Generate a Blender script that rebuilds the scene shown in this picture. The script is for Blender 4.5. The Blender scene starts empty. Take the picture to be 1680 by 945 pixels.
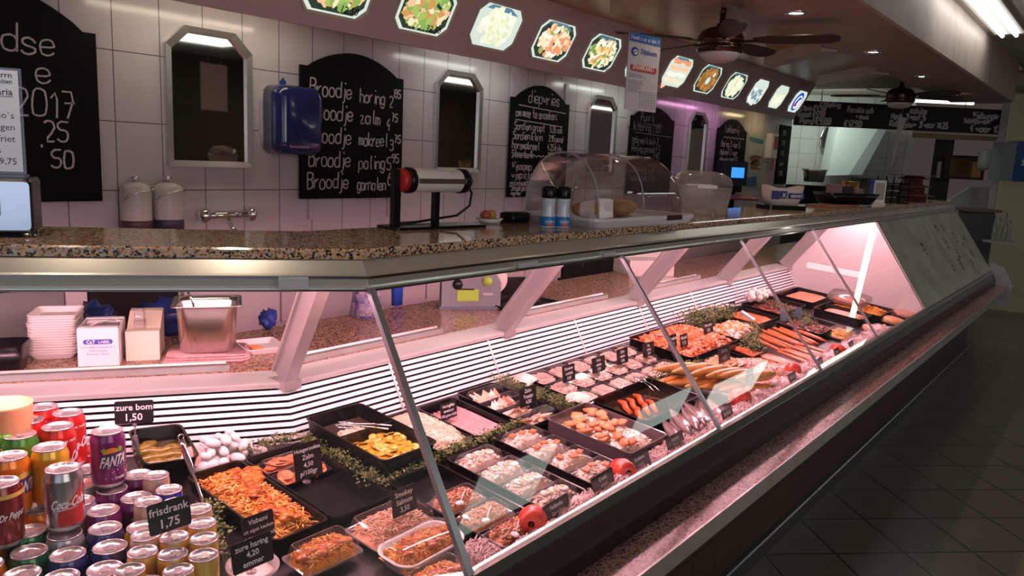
import bpy, math, random
from mathutils import Matrix, Vector, noise
PI = math.pi
D = bpy.data
SC = bpy.context.scene
COL = SC.collection

# ---------------------------------------------------------------- camera, world, exposure
CX, CY, FPX, CAMZ = 840.0, 472.5, 1268.6, 1.60
CR = ((0.6259, -0.1021, 0.7732), (-0.7785, -0.1407, 0.6117), (0.0463, -0.9848, -0.1676))
cd = D.cameras.new('camera'); cam = D.objects.new('camera', cd); COL.objects.link(cam)
cd.sensor_width = 36.0; cd.lens = FPX / 1680.0 * 36.0; cd.clip_start = 0.02; cd.clip_end = 60
M3 = Matrix(((CR[0][0], -CR[0][1], -CR[0][2]), (CR[1][0], -CR[1][1], -CR[1][2]), (CR[2][0], -CR[2][1], -CR[2][2])))
cam.matrix_world = Matrix.Translation((0, 0, CAMZ)) @ M3.to_4x4()
SC.camera = cam
SC.view_settings.view_transform = 'Standard'
SC.view_settings.look = 'None'
SC.view_settings.gamma = 1.0
SC.view_settings.use_curve_mapping = False
SC.view_settings.exposure = 0.0
SC.cycles.transparent_max_bounces = 24
SC.cycles.max_bounces = 8
SC.cycles.sample_clamp_indirect = 4.0
w = D.worlds.new('world'); SC.world = w; w.use_nodes = True
WB = w.node_tree.nodes['Background']
WB.inputs['Color'].default_value = (0.80, 0.62, 0.60, 1)
WB.inputs['Strength'].default_value = 0.065
CASE_E = 145.0      # fluorescent tubes under the canopy of the display
STRIP_E = 11.0      # strip lights under the bulkhead
PRINT_E = 1.15      # backlit menu photographs
SPOT_W = 7.0       # recessed downlights
CEIL_E = 4.0       # ceiling light panels on the customer side
def area(name, loc, target, sx, sy, power, color):
    l = D.lights.new(name, 'AREA'); l.shape = 'RECTANGLE'; l.size = sx; l.size_y = sy
    l.energy = power; l.color = color
    o = D.objects.new(name, l); COL.objects.link(o); o.location = loc
    o.rotation_euler = (Vector(target) - Vector(loc)).to_track_quat('-Z', 'Y').to_euler()
    return o
area('shop_cool_fill', (-3.2, -2.0, 1.7), (2.5, 1.6, 1.2), 3.6, 2.0, 26.0, (0.80, 0.86, 1.0))  # unseen cool fill lamp, added to the left behind the camera
area('shop_warm_fill', (1.0, -3.6, 1.7), (3.4, 2.6, 1.5), 4.0, 1.6, 60.0, (1.0, 0.90, 0.86))  # added warm fill lamp, unseen; the front wall has no windows

# ---------------------------------------------------------------- projection helpers: a pixel's ray met with a real plane of the room
def ray(u, v):
    c = ((u - CX) / FPX, (v - CY) / FPX, 1.0)
    return Vector([CR[i][0] * c[0] + CR[i][1] * c[1] + CR[i][2] * c[2] for i in range(3)])
EYE = Vector((0, 0, CAMZ))
def onz(u, v, z):
    r = ray(u, v); return EYE + r * ((z - CAMZ) / r.z)
def ony(u, v, y):
    r = ray(u, v); return EYE + r * (y / r.y)
FWD = Vector((0.784, 0.620, 0)); RGT = Vector((0.620, -0.784, 0))
def onfar(u, v, d):
    r = ray(u, v); return EYE + r * (d / r.dot(FWD))
TH = math.radians(32); CT, ST = math.cos(TH), math.sin(TH)
MA, MB_ = 0.738, 0.286          # the mitre of the counter: X = MA + MB_*Y
TILT = math.atan(0.1)
def mitre(y): return MA + MB_ * y + 0.062 * min(1.0, max(0.0, (1.06 - y) / 0.12))
def norm_y(x, y):               # distance coordinate across the left wing
    return ST * x + CT * y - 0.391
def deckz(x, y):
    yy = norm_y(x, y) if x < MA + MB_ * y and y > 1.0 and x < 0.85 else y
    return 0.73 + 0.1 * (yy - 0.95)
def ondeck(u, v, dz=0.0):
    r = ray(u, v)
    t = (0.635 + dz - CAMZ) / (r.z - 0.1 * r.y); p = EYE + r * t
    if p.x < MA + MB_ * p.y and p.x < 0.85:
        n = ST * r.x + CT * r.y
        t = (0.635 + dz - 0.0391 - CAMZ) / (r.z - 0.1 * n); p = EYE + r * t
    return p
def indeck(u, v, dz=0.0, ymin=0.985):
    p = ondeck(u, v, dz)
    if p.y < ymin: p = Vector((p.x * ymin / p.y, ymin, 0)); p.z = deckz(p.x, p.y) + dz
    return p
def leftp(s, y, z):             # point of the left wing: s metres left of the mitre, across-coordinate y
    th = math.radians(31 + 5 * min(1, max(0, (z - 0.98) / 0.30)))   # the ledge runs at a slightly wider angle than the deck
    return Vector((mitre(y) - math.cos(th) * s, y + math.sin(th) * s, z))

# ---------------------------------------------------------------- materials
MATS = {}
def _new(name):
    m = D.materials.new(name); m.use_nodes = True
    nt = m.node_tree; b = nt.nodes['Principled BSDF']
    return m, nt, b
def P(name, col, rough=0.5, metal=0.0, var=0.0, scale=30.0, col2=None, bump=0.0, bscale=None, coat=0.0, emit=0.0, sss=0.0, spec=0.5, ecol=None):
    if name in MATS: return MATS[name]
    m, nt, b = _new(name)
    b.inputs['Roughness'].default_value = rough; b.inputs['Metallic'].default_value = metal
    b.inputs['Specular IOR Level'].default_value = spec
    if coat: b.inputs['Coat Weight'].default_value = coat; b.inputs['Coat Roughness'].default_value = 0.08
    if emit:
        b.inputs['Emission Strength'].default_value = emit; b.inputs['Emission Color'].default_value = (ecol or col) + (1,)
    tc = nt.nodes.new('ShaderNodeTexCoord')
    n = nt.nodes.new('ShaderNodeTexNoise'); n.inputs['Scale'].default_value = scale; n.inputs['Detail'].default_value = 4
    nt.links.new(tc.outputs['Object'], n.inputs['Vector'])
    if col2 is None and var: col2 = tuple(max(0, c * (1 - var)) for c in col)
    if col2 is not None:
        r = nt.nodes.new('ShaderNodeValToRGB')
        r.color_ramp.elements[0].position = 0.36; r.color_ramp.elements[1].position = 0.64
        r.color_ramp.elements[0].color = col2 + (1,); r.color_ramp.elements[1].color = col + (1,)
        nt.links.new(n.outputs['Fac'], r.inputs['Fac']); nt.links.new(r.outputs['Color'], b.inputs['Base Color'])
    else:
        b.inputs['Base Color'].default_value = col + (1,)
    if bump:
        n2 = n
        if bscale:
            n2 = nt.nodes.new('ShaderNodeTexNoise'); n2.inputs['Scale'].default_value = bscale
            nt.links.new(tc.outputs['Object'], n2.inputs['Vector'])
        bp = nt.nodes.new('ShaderNodeBump'); bp.inputs['Strength'].default_value = bump; bp.inputs['Distance'].default_value = 0.004
        nt.links.new(n2.outputs['Fac'], bp.inputs['Height']); nt.links.new(bp.outputs['Normal'], b.inputs['Normal'])
    MATS[name] = m; return m
def EM(name, col, s):
    if name in MATS: return MATS[name]
    m = D.materials.new(name); m.use_nodes = True; nt = m.node_tree; nt.nodes.clear()
    e = nt.nodes.new('ShaderNodeEmission'); e.inputs[0].default_value = col + (1,); e.inputs[1].default_value = s
    o = nt.nodes.new('ShaderNodeOutputMaterial'); nt.links.new(e.outputs[0], o.inputs[0])
    MATS[name] = m; return m
def CLEAR(name, tint=(1, 1, 1), gl=1.0, rough=0.03, ior=1.45, body=0.0, bodycol=(0.8, 0.8, 0.8)):
    """thin clear plastic or pane: see-through, with Fresnel gloss and a little body colour"""
    if name in MATS: return MATS[name]
    m = D.materials.new(name); m.use_nodes = True; nt = m.node_tree; nt.nodes.clear()
    t = nt.nodes.new('ShaderNodeBsdfTransparent'); t.inputs[0].default_value = tint + (1,)
    g = nt.nodes.new('ShaderNodeBsdfGlossy'); g.inputs['Roughness'].default_value = rough
    lw = nt.nodes.new('ShaderNodeLayerWeight'); lw.inputs[0].default_value = 0.5
    pw = nt.nodes.new('ShaderNodeMath'); pw.operation = 'POWER'; pw.inputs[1].default_value = 4.5
    f = nt.nodes.new('ShaderNodeMath'); f.operation = 'MULTIPLY_ADD'; f.inputs[1].default_value = 0.95; f.inputs[2].default_value = ((ior - 1) / (ior + 1)) ** 2 + .008
    nt.links.new(lw.outputs['Facing'], pw.inputs[0]); nt.links.new(pw.outputs[0], f.inputs[0])
    mx = nt.nodes.new('ShaderNodeMixShader'); o = nt.nodes.new('ShaderNodeOutputMaterial')
    mul = nt.nodes.new('ShaderNodeMath'); mul.operation = 'MULTIPLY'; mul.inputs[1].default_value = gl
    nt.links.new(f.outputs[0], mul.inputs[0]); nt.links.new(mul.outputs[0], mx.inputs[0])
    src = t
    if body:
        d = nt.nodes.new('ShaderNodeBsdfDiffuse'); d.inputs[0].default_value = bodycol + (1,)
        m2 = nt.nodes.new('ShaderNodeMixShader'); m2.inputs[0].default_value = body
        nt.links.new(t.outputs[0], m2.inputs[1]); nt.links.new(d.outputs[0], m2.inputs[2]); src = m2
    nt.links.new(src.outputs[0], mx.inputs[1]); nt.links.new(g.outputs[0], mx.inputs[2])
    nt.links.new(mx.outputs[0], o.inputs[0]); MATS[name] = m; return m
def GRANITE(name, cols, scale=160.0, rough=0.12):
    m, nt, b = _new(name)
    tc = nt.nodes.new('ShaderNodeTexCoord')
    v = nt.nodes.new('ShaderNodeTexVoronoi'); v.inputs['Scale'].default_value = scale
    n = nt.nodes.new('ShaderNodeTexNoise'); n.inputs['Scale'].default_value = scale * 0.55; n.inputs['Detail'].default_value = 3
    nt.links.new(tc.outputs['Object'], v.inputs['Vector']); nt.links.new(tc.outputs['Object'], n.inputs['Vector'])
    sp = nt.nodes.new('ShaderNodeSeparateColor'); nt.links.new(v.outputs['Color'], sp.inputs[0])
    ad = nt.nodes.new('ShaderNodeMath'); ad.operation = 'MULTIPLY_ADD'; ad.inputs[1].default_value = 0.55
    nt.links.new(sp.outputs[0], ad.inputs[0])
    ad2 = nt.nodes.new('ShaderNodeMath'); ad2.operation = 'MULTIPLY'; ad2.inputs[1].default_value = 0.45
    nt.links.new(n.outputs['Fac'], ad2.inputs[0]); nt.links.new(ad2.outputs[0], ad.inputs[2])
    r = nt.nodes.new('ShaderNodeValToRGB'); r.color_ramp.interpolation = 'CONSTANT'
    el = r.color_ramp.elements
    while len(el) < len(cols): el.new(0.5)
    for i, (p, c) in enumerate(cols): el[i].position = p; el[i].color = c + (1,)
    nt.links.new(ad.outputs[0], r.inputs['Fac']); nt.links.new(r.outputs['Color'], b.inputs['Base Color'])
    b.inputs['Roughness'].default_value = rough; MATS[name] = m; return m
def TILES(name, axes, w, h, ox, oy, c1, c2, grout, gw=0.004, rough=0.2, bias=0.0, rotdeg=0.0, bump=0.3, nvar=0.12):
    m, nt, b = _new(name)
    g = nt.nodes.new('ShaderNodeNewGeometry')
    s = nt.nodes.new('ShaderNodeSeparateXYZ'); nt.links.new(g.outputs['Position'], s.inputs[0])
    c = nt.nodes.new('ShaderNodeCombineXYZ')
    nt.links.new(s.outputs[axes[0]], c.inputs[0]); nt.links.new(s.outputs[axes[1]], c.inputs[1])
    mp = nt.nodes.new('ShaderNodeMapping'); mp.vector_type = 'POINT'
    mp.inputs['Location'].default_value = (-ox, -oy, 0); mp.inputs['Rotation'].default_value = (0, 0, math.radians(rotdeg))
    nt.links.new(c.outputs[0], mp.inputs[0])
    br = nt.nodes.new('ShaderNodeTexBrick'); br.offset = 0.0; br.squash = 1.0
    br.inputs['Scale'].default_value = 1.0; br.inputs['Mortar Size'].default_value = gw
    br.inputs['Mortar Smooth'].default_value = 0.1; br.inputs['Bias'].default_value = bias
    br.inputs['Brick Width'].default_value = w; br.inputs['Row Height'].default_value = h
    br.inputs['Color1'].default_value = c1 + (1,); br.inputs['Color2'].default_value = c2 + (1,); br.inputs['Mortar'].default_value = grout + (1,)
    nt.links.new(mp.outputs[0], br.inputs['Vector'])
    n = nt.nodes.new('ShaderNodeTexNoise'); n.inputs['Scale'].default_value = 9; n.inputs['Detail'].default_value = 5
    nt.links.new(g.outputs['Position'], n.inputs['Vector'])
    mr = nt.nodes.new('ShaderNodeMapRange'); mr.inputs[3].default_value = 1 - nvar; mr.inputs[4].default_value = 1 + nvar * 0.4
    nt.links.new(n.outputs['Fac'], mr.inputs[0])
    mx = nt.nodes.new('ShaderNodeMix'); mx.data_type = 'RGBA'; mx.blend_type = 'MULTIPLY'; mx.inputs[0].default_value = 1.0
    nt.links.new(br.outputs['Color'], mx.inputs[6]); nt.links.new(mr.outputs[0], mx.inputs[7])
    nt.links.new(mx.outputs[2], b.inputs['Base Color'])
    b.inputs['Roughness'].default_value = rough
    bp = nt.nodes.new('ShaderNodeBump'); bp.inputs['Strength'].default_value = bump; bp.inputs['Distance'].default_value = 0.002; bp.invert = True
    nt.links.new(br.outputs['Fac'], bp.inputs['Height']); nt.links.new(bp.outputs['Normal'], b.inputs['Normal'])
    MATS[name] = m; return m
def WOOD(name, c1, c2, axis=0, plank=0.12, rough=0.35, rotdeg=0.0):
    m, nt, b = _new(name)
    g = nt.nodes.new('ShaderNodeNewGeometry')
    mp = nt.nodes.new('ShaderNodeMapping'); mp.inputs['Rotation'].default_value = (0, 0, math.radians(rotdeg))
    nt.links.new(g.outputs['Position'], mp.inputs[0])
    br = nt.nodes.new('ShaderNodeTexBrick'); br.inputs['Scale'].default_value = 1
    br.inputs['Brick Width'].default_value = 4.0; br.inputs['Row Height'].default_value = plank; br.inputs['Mortar Size'].default_value = 0.003
    br.inputs['Color1'].default_value = c1 + (1,); br.inputs['Color2'].default_value = c2 + (1,)
    br.inputs['Mortar'].default_value = tuple(x * 0.35 for x in c2) + (1,)
    nt.links.new(mp.outputs[0], br.inputs['Vector'])
    mp2 = nt.nodes.new('ShaderNodeMapping'); mp2.inputs['Scale'].default_value = (1.5, 22, 22)
    nt.links.new(mp.outputs[0], mp2.inputs[0])
    n = nt.nodes.new('ShaderNodeTexNoise'); n.inputs['Scale'].default_value = 1.5; n.inputs['Detail'].default_value = 5
    nt.links.new(mp2.outputs[0], n.inputs['Vector'])
    mr = nt.nodes.new('ShaderNodeMapRange'); mr.inputs[3].default_value = 0.7; mr.inputs[4].default_value = 1.15
    nt.links.new(n.outputs['Fac'], mr.inputs[0])
    mx = nt.nodes.new('ShaderNodeMix'); mx.data_type = 'RGBA'; mx.blend_type = 'MULTIPLY'; mx.inputs[0].default_value = 1.0
    nt.links.new(br.outputs['Color'], mx.inputs[6]); nt.links.new(mr.outputs[0], mx.inputs[7])
    nt.links.new(mx.outputs[2], b.inputs['Base Color']); b.inputs['Roughness'].default_value = rough
    MATS[name] = m; return m

# ---------------------------------------------------------------- mesh builder
_TXT = {}
def text_geo(body, bold=0.0):
    k = (body, bold)
    if k not in _TXT:
        cu = D.curves.new('t', 'FONT'); cu.body = body; cu.size = 1.0; cu.resolution_u = 2; cu.offset = bold
        ob = D.objects.new('t', cu); me = ob.to_mesh()
        vs = [(v.co.x, v.co.y) for v in me.vertices]; fs = [tuple(p.vertices) for p in me.polygons]
        ob.to_mesh_clear(); D.objects.remove(ob); D.curves.remove(cu); _TXT[k] = (vs, fs)
    return _TXT[k]
GL = dict(a="45 36 16 05 03 12 32 43/46 42", b="09 02/05 16 36 45 43 32 12 03", c="45 36 16 05 03 12 32 43", d="49 42/45 36 16 05 03 12 32 43",
  e="04 44 45 36 16 05 03 12 32 43", f="48 39 29 18 12/06 36", g="45 36 16 05 03 12 32 43/46 41 30 10 01", h="09 02/05 16 36 45 42", i="26 22/28 29",
  j="26 21 10 00/28 29", k="09 02/46 04 42", l="29 23 32", m="06 02/05 16 25 22/25 36 45 42", n="06 02/05 16 36 45 42", o="16 05 03 12 32 43 45 36 16",
  p="06 00/05 16 36 45 43 32 12 03", r="06 02/04 15 26 36", s="45 36 16 05 14 34 43 32 12 03", t="29 23 32 42/06 46", u="06 03 12 32 43/46 42",
  v="06 22 46", w="06 12 25 32 46", x="06 42/46 02", z="06 46 02 42", B="09 02/09 39 48 47 36 06/36 45 43 32 02", S="48 39 19 08 07 16 36 45 43 32 12 03",
  V="09 22 49", K="09 02/49 05 42", P="09 02/09 39 48 46 35 05", F="09 02/09 49/06 36", G="48 39 19 08 03 12 32 43 45 25", H="09 02/49 42/06 46",
  L="09 02 42", M="02 09 25 49 42", A="02 29 42/15 35", R="09 02/09 39 48 46 35 05/25 42", U="09 03 12 32 43 49", E="49 09 02 42/06 36")
GL.update({'0': "19 08 03 12 32 43 48 39 19", '1': "07 29 22", '2': "08 19 39 48 46 02 42", '3': "08 19 39 48 47 36 16/36 45 43 32 12 03", '4': "39 05 45/36 32",
  '5': "49 09 06 36 45 43 32 12 03", '6': "39 18 05 03 12 32 43 45 36 16 05", '7': "09 49 22/16 46", '8': "19 08 07 16 36 45 43 32 12 03 05 16/36 47 48 39 19",
  '9': "47 36 16 07 08 19 39 48 45 22", '€': "49 29 08 03 22 42/06 36/05 35", ',': "12 01", '.': "12 13", ':': "12 13/16 17", '+': "23 27/05 45", '-': "05 45", '~': "04 16 24 36 44"})
class MB:
    def __init__(s): s.v = []; s.f = []; s.m = []; s.s = []
    def add(s, vs, fs, mi=0, sm=False, M=None):
        b = len(s.v)
        if M is None: s.v.extend(tuple(v) for v in vs)
        else: s.v.extend(tuple(M @ Vector(v)) for v in vs)
        for f in fs: s.f.append(tuple(b + i for i in f)); s.m.append(mi); s.s.append(sm)
        return s
    def box(s, x0, x1, y0, y1, z0, z1, mi=0, M=None):
        vs = [(x, y, z) for z in (z0, z1) for y in (y0, y1) for x in (x0, x1)]
        return s.add(vs, [(0, 2, 3, 1), (4, 5, 7, 6), (0, 1, 5, 4), (2, 6, 7, 3), (0, 4, 6, 2), (1, 3, 7, 5)], mi, False, M)
    def loft(s, rings, mi=0, sm=False, cap=(True, True), closed=True, M=None):
        n = len(rings[0]); vs = [p for r in rings for p in r]; fs = []
        for k in range(len(rings) - 1):
            for i in range(n if closed else n - 1):
                j = (i + 1) % n; fs.append((k * n + i, k * n + j, (k + 1) * n + j, (k + 1) * n + i))
        if cap[0]: fs.append(tuple(range(n - 1, -1, -1)))
        if cap[1]: fs.append(tuple((len(rings) - 1) * n + i for i in range(n)))
        return s.add(vs, fs, mi, sm, M)
    def lathe(s, prof, seg=20, mi=0, sm=True, cap=(True, True), M=None):
        rings = [[(r * math.cos(2 * PI * i / seg), r * math.sin(2 * PI * i / seg), z) for i in range(seg)] for r, z in prof]
        return s.loft(rings, mi, sm, cap, True, M)
    def rl(s, prof, mi=0, sm=True, cap=(True, True), n=3, M=None):
        """loft of rounded rectangles (w, d, z, r)"""
        return s.loft([[(x, y, z) for x, y in rrect(w, d, r, n)] for w, d, z, r in prof], mi, sm, cap, True, M)
    def tube(s, pts, r, seg=6, mi=0, sm=True, closed=False, M=None):
        pts = [Vector(p) for p in pts]; n = len(pts); rings = []
        up = None
        for i, p in enumerate(pts):
            a = pts[(i - 1) % n] if (i or closed) else p; b = pts[(i + 1) % n] if (i < n - 1 or closed) else p
            t = (b - a).normalized() if (b - a).length > 1e-9 else Vector((0, 0, 1))
            if up is None: up = t.orthogonal()
            x = (up - t * up.dot(t))
            x = x.normalized() if x.length > 1e-6 else t.orthogonal().normalized()
            up = x; y = t.cross(x)
            rr = r[i] if isinstance(r, (list, tuple)) else r
            rings.append([tuple(p + (x * math.cos(2 * PI * k / seg) + y * math.sin(2 * PI * k / seg)) * rr) for k in range(seg)])
        if closed: rings.append(rings[0])
        return s.loft(rings, mi, sm, (not closed, not closed), True, M)
    def prism(s, poly, h0, h1, mi=0, M=None):
        """polygon in x,y raised from h0 to h1"""
        return s.loft([[(x, y, h0) for x, y in poly], [(x, y, h1) for x, y in poly]], mi, False, (True, True), True, M)
    def blob(s, c, rx, ry, rz, mi=0, sub=1, jit=0.0, rnd=random, M=None):
        vs, fs = ICO[sub]; R = Matrix.Rotation(rnd.uniform(0, 6.28), 3, 'Z')
        o = []
        for v in vs:
            k = 1 + rnd.uniform(-jit, jit); q = R @ Vector((v[0] * rx * k, v[1] * ry * k, v[2] * rz * k))
            o.append((c[0] + q.x, c[1] + q.y, c[2] + q.z))
        return s.add(o, fs, mi, True, M)
    def text(s, body, size, M, mi=0, al='C', bold=0.0, wrap=None, width=None, th=0.0):
        vs, fs = text_geo(body, bold)
        if not vs: return s
        x0 = min(v[0] for v in vs); x1 = max(v[0] for v in vs); kx = size
        if width: kx = width / (x1 - x0)
        off = {'C': (x0 + x1) / 2, 'L': x0, 'R': x1}[al]
        q = [((x - off) * kx, y * size, th) for x, y in vs]
        if wrap: q = [(wrap * math.sin(x / wrap), -wrap * math.cos(x / wrap), y) for x, y, z in q]
        return s.add(q, fs, mi, False, M)
    def chalk(s, body, size, M, mi=0, wd=0.006, kx=1.0, jit=0.25, rnd=random, slant=0.05):
        """hand-drawn strokes, height 'size' for a capital"""
        u = size / 7.0; x = 0.0
        for ch in body:
            if ch == ' ': x += 2.6 * u * kx; continue
            g = GL.get(ch)
            if g is None: x += 3 * u * kx; continue
            jy = rnd.uniform(-jit, jit)
            wide = max(int(t[0]) for st in g.split('/') for t in st.split())
            for st in g.split('/'):
                pts = [(x + (int(t[0]) + rnd.uniform(-jit, jit) * .6) * u * kx, (int(t[1]) - 2 + jy + rnd.uniform(-jit, jit) * .6) * u) for t in st.split()]
                pts = [(a + b * slant, b) for a, b in pts]
                s.ribbon(smooth2(pts), wd * rnd.uniform(.85, 1.1), M, mi)
            x += (wide + 1.15) * u * kx
        return x
    def ribbon(s, pts, wd, M, mi=0, th=0.0012):
        n = len(pts); L = []; Rr = []
        for i in range(n):
            a = Vector(pts[max(i - 1, 0)]); b = Vector(pts[min(i + 1, n - 1)]); t = b - a
            t = t.normalized() if t.length > 1e-9 else Vector((1, 0)); nn = Vector((-t.y, t.x)) * wd / 2
            p = Vector(pts[i]); L.append(p + nn); Rr.append(p - nn)
        vs = [(p.x, p.y, 0.0) for p in L] + [(p.x, p.y, 0.0) for p in Rr] + [(p.x, p.y, th) for p in L] + [(p.x, p.y, th) for p in Rr]
        fs = []
        for i in range(n - 1):
            fs += [(2 * n + i, 3 * n + i, 3 * n + i + 1, 2 * n + i + 1), (i, 2 * n + i, 2 * n + i + 1, i + 1), (3 * n + i, n + i, n + i + 1, 3 * n + i + 1)]
        return s.add(vs, fs, mi, False, M)
    def mesh(s, name, mats):
        me = D.meshes.new(name); me.from_pydata(s.v, [], s.f)
        for m in mats: me.materials.append(m)
        me.polygons.foreach_set('material_index', s.m); me.polygons.foreach_set('use_smooth', s.s); me.update()
        return me
    def build(s, name, mats, parent=None, label=None):
        if not isinstance(mats, (list, tuple)): mats = [mats]
        o = D.objects.new(name, s.mesh(name, mats)); COL.objects.link(o)
        if parent is not None: o.parent = parent
        if label: o['label'] = label
        return o
def smooth2(pts):
    if len(pts) < 3: return pts
    out = [pts[0]]
    for i in range(1, len(pts) - 1):
        a, b, c = pts[i - 1], pts[i], pts[i + 1]
        out += [((a[0] + 2 * b[0]) / 3, (a[1] + 2 * b[1]) / 3), ((c[0] + 2 * b[0]) / 3, (c[1] + 2 * b[1]) / 3)]
    return out + [pts[-1]]
def rrect(w, d, r, n=3):
    r = min(r, w / 2 - 1e-5, d / 2 - 1e-5); o = []
    for cx, cy, a0 in ((w / 2 - r, d / 2 - r, 0), (-w / 2 + r, d / 2 - r, PI / 2), (-w / 2 + r, -d / 2 + r, PI), (w / 2 - r, -d / 2 + r, 1.5 * PI)):
        for k in range(n + 1):
            a = a0 + PI / 2 * k / n; o.append((cx + r * math.cos(a), cy + r * math.sin(a)))
    return o
def _ico():
    import bmesh
    r = {}
    for k in (1, 2, 3):
        bm = bmesh.new(); bmesh.ops.create_icosphere(bm, subdivisions=k, radius=1.0)
        bm.verts.ensure_lookup_table()
        r[k] = ([tuple(v.co) for v in bm.verts], [tuple(v.index for v in f.verts) for f in bm.faces]); bm.free()
    return r
ICO = _ico()
def tag(o, label=None, cat=None, group=None, kind=None):
    if label: o['label'] = label
    if cat: o['category'] = cat
    if group: o['group'] = group
    if kind: o['kind'] = kind
    return o
def thing(name, label, cat, loc=(0, 0, 0), rot=None, group=None):
    o = D.objects.new(name, None); COL.objects.link(o); o.empty_display_size = 0.05
    o.location = loc
    if rot is not None: o.rotation_euler = rot.to_euler() if isinstance(rot, Matrix) else rot
    return tag(o, label, cat, group)
KIDS = {}
def kids(o):
    return [c for c in D.objects if c.parent == o]
def dup(root, loc, rot=None, label=None, group=None, scale=None):
    ch = KIDS.get(root.name)
    if ch is None:
        ch = KIDS[root.name] = [(c, kids(c)) for c in kids(root)]
    r = root.copy(); COL.objects.link(r); r.location = loc
    if rot is not None: r.rotation_euler = rot.to_euler() if isinstance(rot, Matrix) else rot
    if scale: r.scale = scale
    if label: r['label'] = label
    if group: r['group'] = group
    for c, gs in ch:
        c2 = c.copy(); COL.objects.link(c2); c2.parent = r
        for g in gs:
            g2 = g.copy(); COL.objects.link(g2); g2.parent = c2
    return r
def struct(name, mb, mats, parent=None):
    o = mb.build(name, mats, parent)
    if parent is None: o['kind'] = 'structure'
    return o
RX = lambda a: Matrix.Rotation(a, 3, 'X')
RZ = lambda a: Matrix.Rotation(a, 3, 'Z')
RY = lambda a: Matrix.Rotation(a, 3, 'Y')
def deckrot(yaw=0.0): return RX(TILT) @ RZ(yaw)
T = Matrix.Translation
def WALLM(x, y, z):  # drawing plane facing the shop: x along the wall, y up
    return Matrix(((1, 0, 0, x), (0, 0, -1, y), (0, 1, 0, z), (0, 0, 0, 1)))

# ================================================================ THE SETTING
YW = 3.42
tile = TILES('wall_tile', (0, 2), 0.2025, 0.292, 1.557, 1.377, (0.56, 0.52, 0.55), (0.60, 0.55, 0.58), (0.10, 0.09, 0.10), 0.0022, 0.16)
floor_m = TILES('floor_tile', (0, 1), 0.315, 0.315, 1.772, 3.193, (0.135, 0.118, 0.09), (0.155, 0.135, 0.105), (0.012, 0.011, 0.01), 0.004, 0.30, 0.0, 45.0)
wood_m = WOOD('ceiling_wood', (0.52, 0.31, 0.20), (0.42, 0.245, 0.155), plank=0.14, rotdeg=45)
soffit_m = WOOD('soffit_panel', (0.42, 0.27, 0.225), (0.40, 0.255, 0.215), plank=1.1, rotdeg=90, rough=0.45)
beam_m = P('beam_paint', (0.58, 0.48, 0.42), 0.5, var=0.15, scale=6)
mauve = P('bulkhead_laminate', (0.52, 0.43, 0.44), 0.4, var=0.06, scale=4)
cust_ceil = TILES('metal_ceiling', (0, 1), 1.2, 0.6, 0.3, 0.2, (0.46, 0.43, 0.38), (0.52, 0.47, 0.41), (0.85, 0.82, 0.78), 0.012, 0.3)
brown_wall = P('brown_wall', (0.10, 0.06, 0.035), 0.6, var=0.4, scale=1.2)
beige = P('beige_wall', (0.42, 0.36, 0.25), 0.6, var=0.1, scale=3)
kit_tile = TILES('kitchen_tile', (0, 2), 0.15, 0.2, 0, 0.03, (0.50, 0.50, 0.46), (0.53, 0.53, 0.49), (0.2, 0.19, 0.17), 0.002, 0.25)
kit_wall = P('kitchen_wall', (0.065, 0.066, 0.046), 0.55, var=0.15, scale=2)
steel = P('brushed_steel', (0.66, 0.63, 0.60), 0.33, 0.8, var=0.12, scale=14, bump=0.02)
steel_pol = P('polished_steel', (0.78, 0.77, 0.76), 0.12, 1.0)
steel_blue = P('anodised_strip', (0.50, 0.52, 0.56), 0.3, 0.8)
chrome = P('chrome', (0.85, 0.85, 0.86), 0.06, 1.0)
black = P('black_plastic', (0.006, 0.005, 0.006), 0.28, spec=0.3)
blackm = P('black_matt', (0.007, 0.006, 0.006), 0.6, spec=0.2)
white = P('white_plastic', (0.80, 0.78, 0.76), 0.4)
cream = P('cream_plastic', (0.78, 0.68, 0.55), 0.45)

b = MB(); b.box(-3, 14, -4, 6, -0.1, 0); struct('floor', b, floor_m)
b = MB(); b.box(-1.5, 9.72, YW, YW + 0.12, 0, 2.9); struct('wall_back', b, tile)
b = MB(); b.box(-3, 14, -4.0, -3.9, 0, 2.9)
struct('wall_front', b, brown_wall)
b = MB(); b.box(-1.5, 9.3, 1.24, YW, 2.52, 2.56); struct('ceiling', b, wood_m)
b = MB(); b.box(-1.5, 10.2, 1.22, 1.80, 2.44, 2.5205); struct('trim_1', b, soffit_m)
b = MB(); b.box(-1.5, 10.2, 1.19, 1.2195, 2.44, 2.86); struct('trim_2', b, beam_m)
b = MB(); b.box(-3, 20, -4, 1.19, 2.83, 2.87); struct('ceiling_customer', b, cust_ceil)
# the lit bulkhead over the wall, with its raked face
prof = [(3.08, 2.15), (2.875, 2.522), (3.30, 2.522), (3.42, 2.522), (3.42, 2.212), (3.10, 2.212), (3.10, 2.15)]
b = MB(); b.loft([[(x, y, z) for y, z in prof] for x in (-1.0, 8.78)]); struct('wall_bulkhead', b, mauve)
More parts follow.
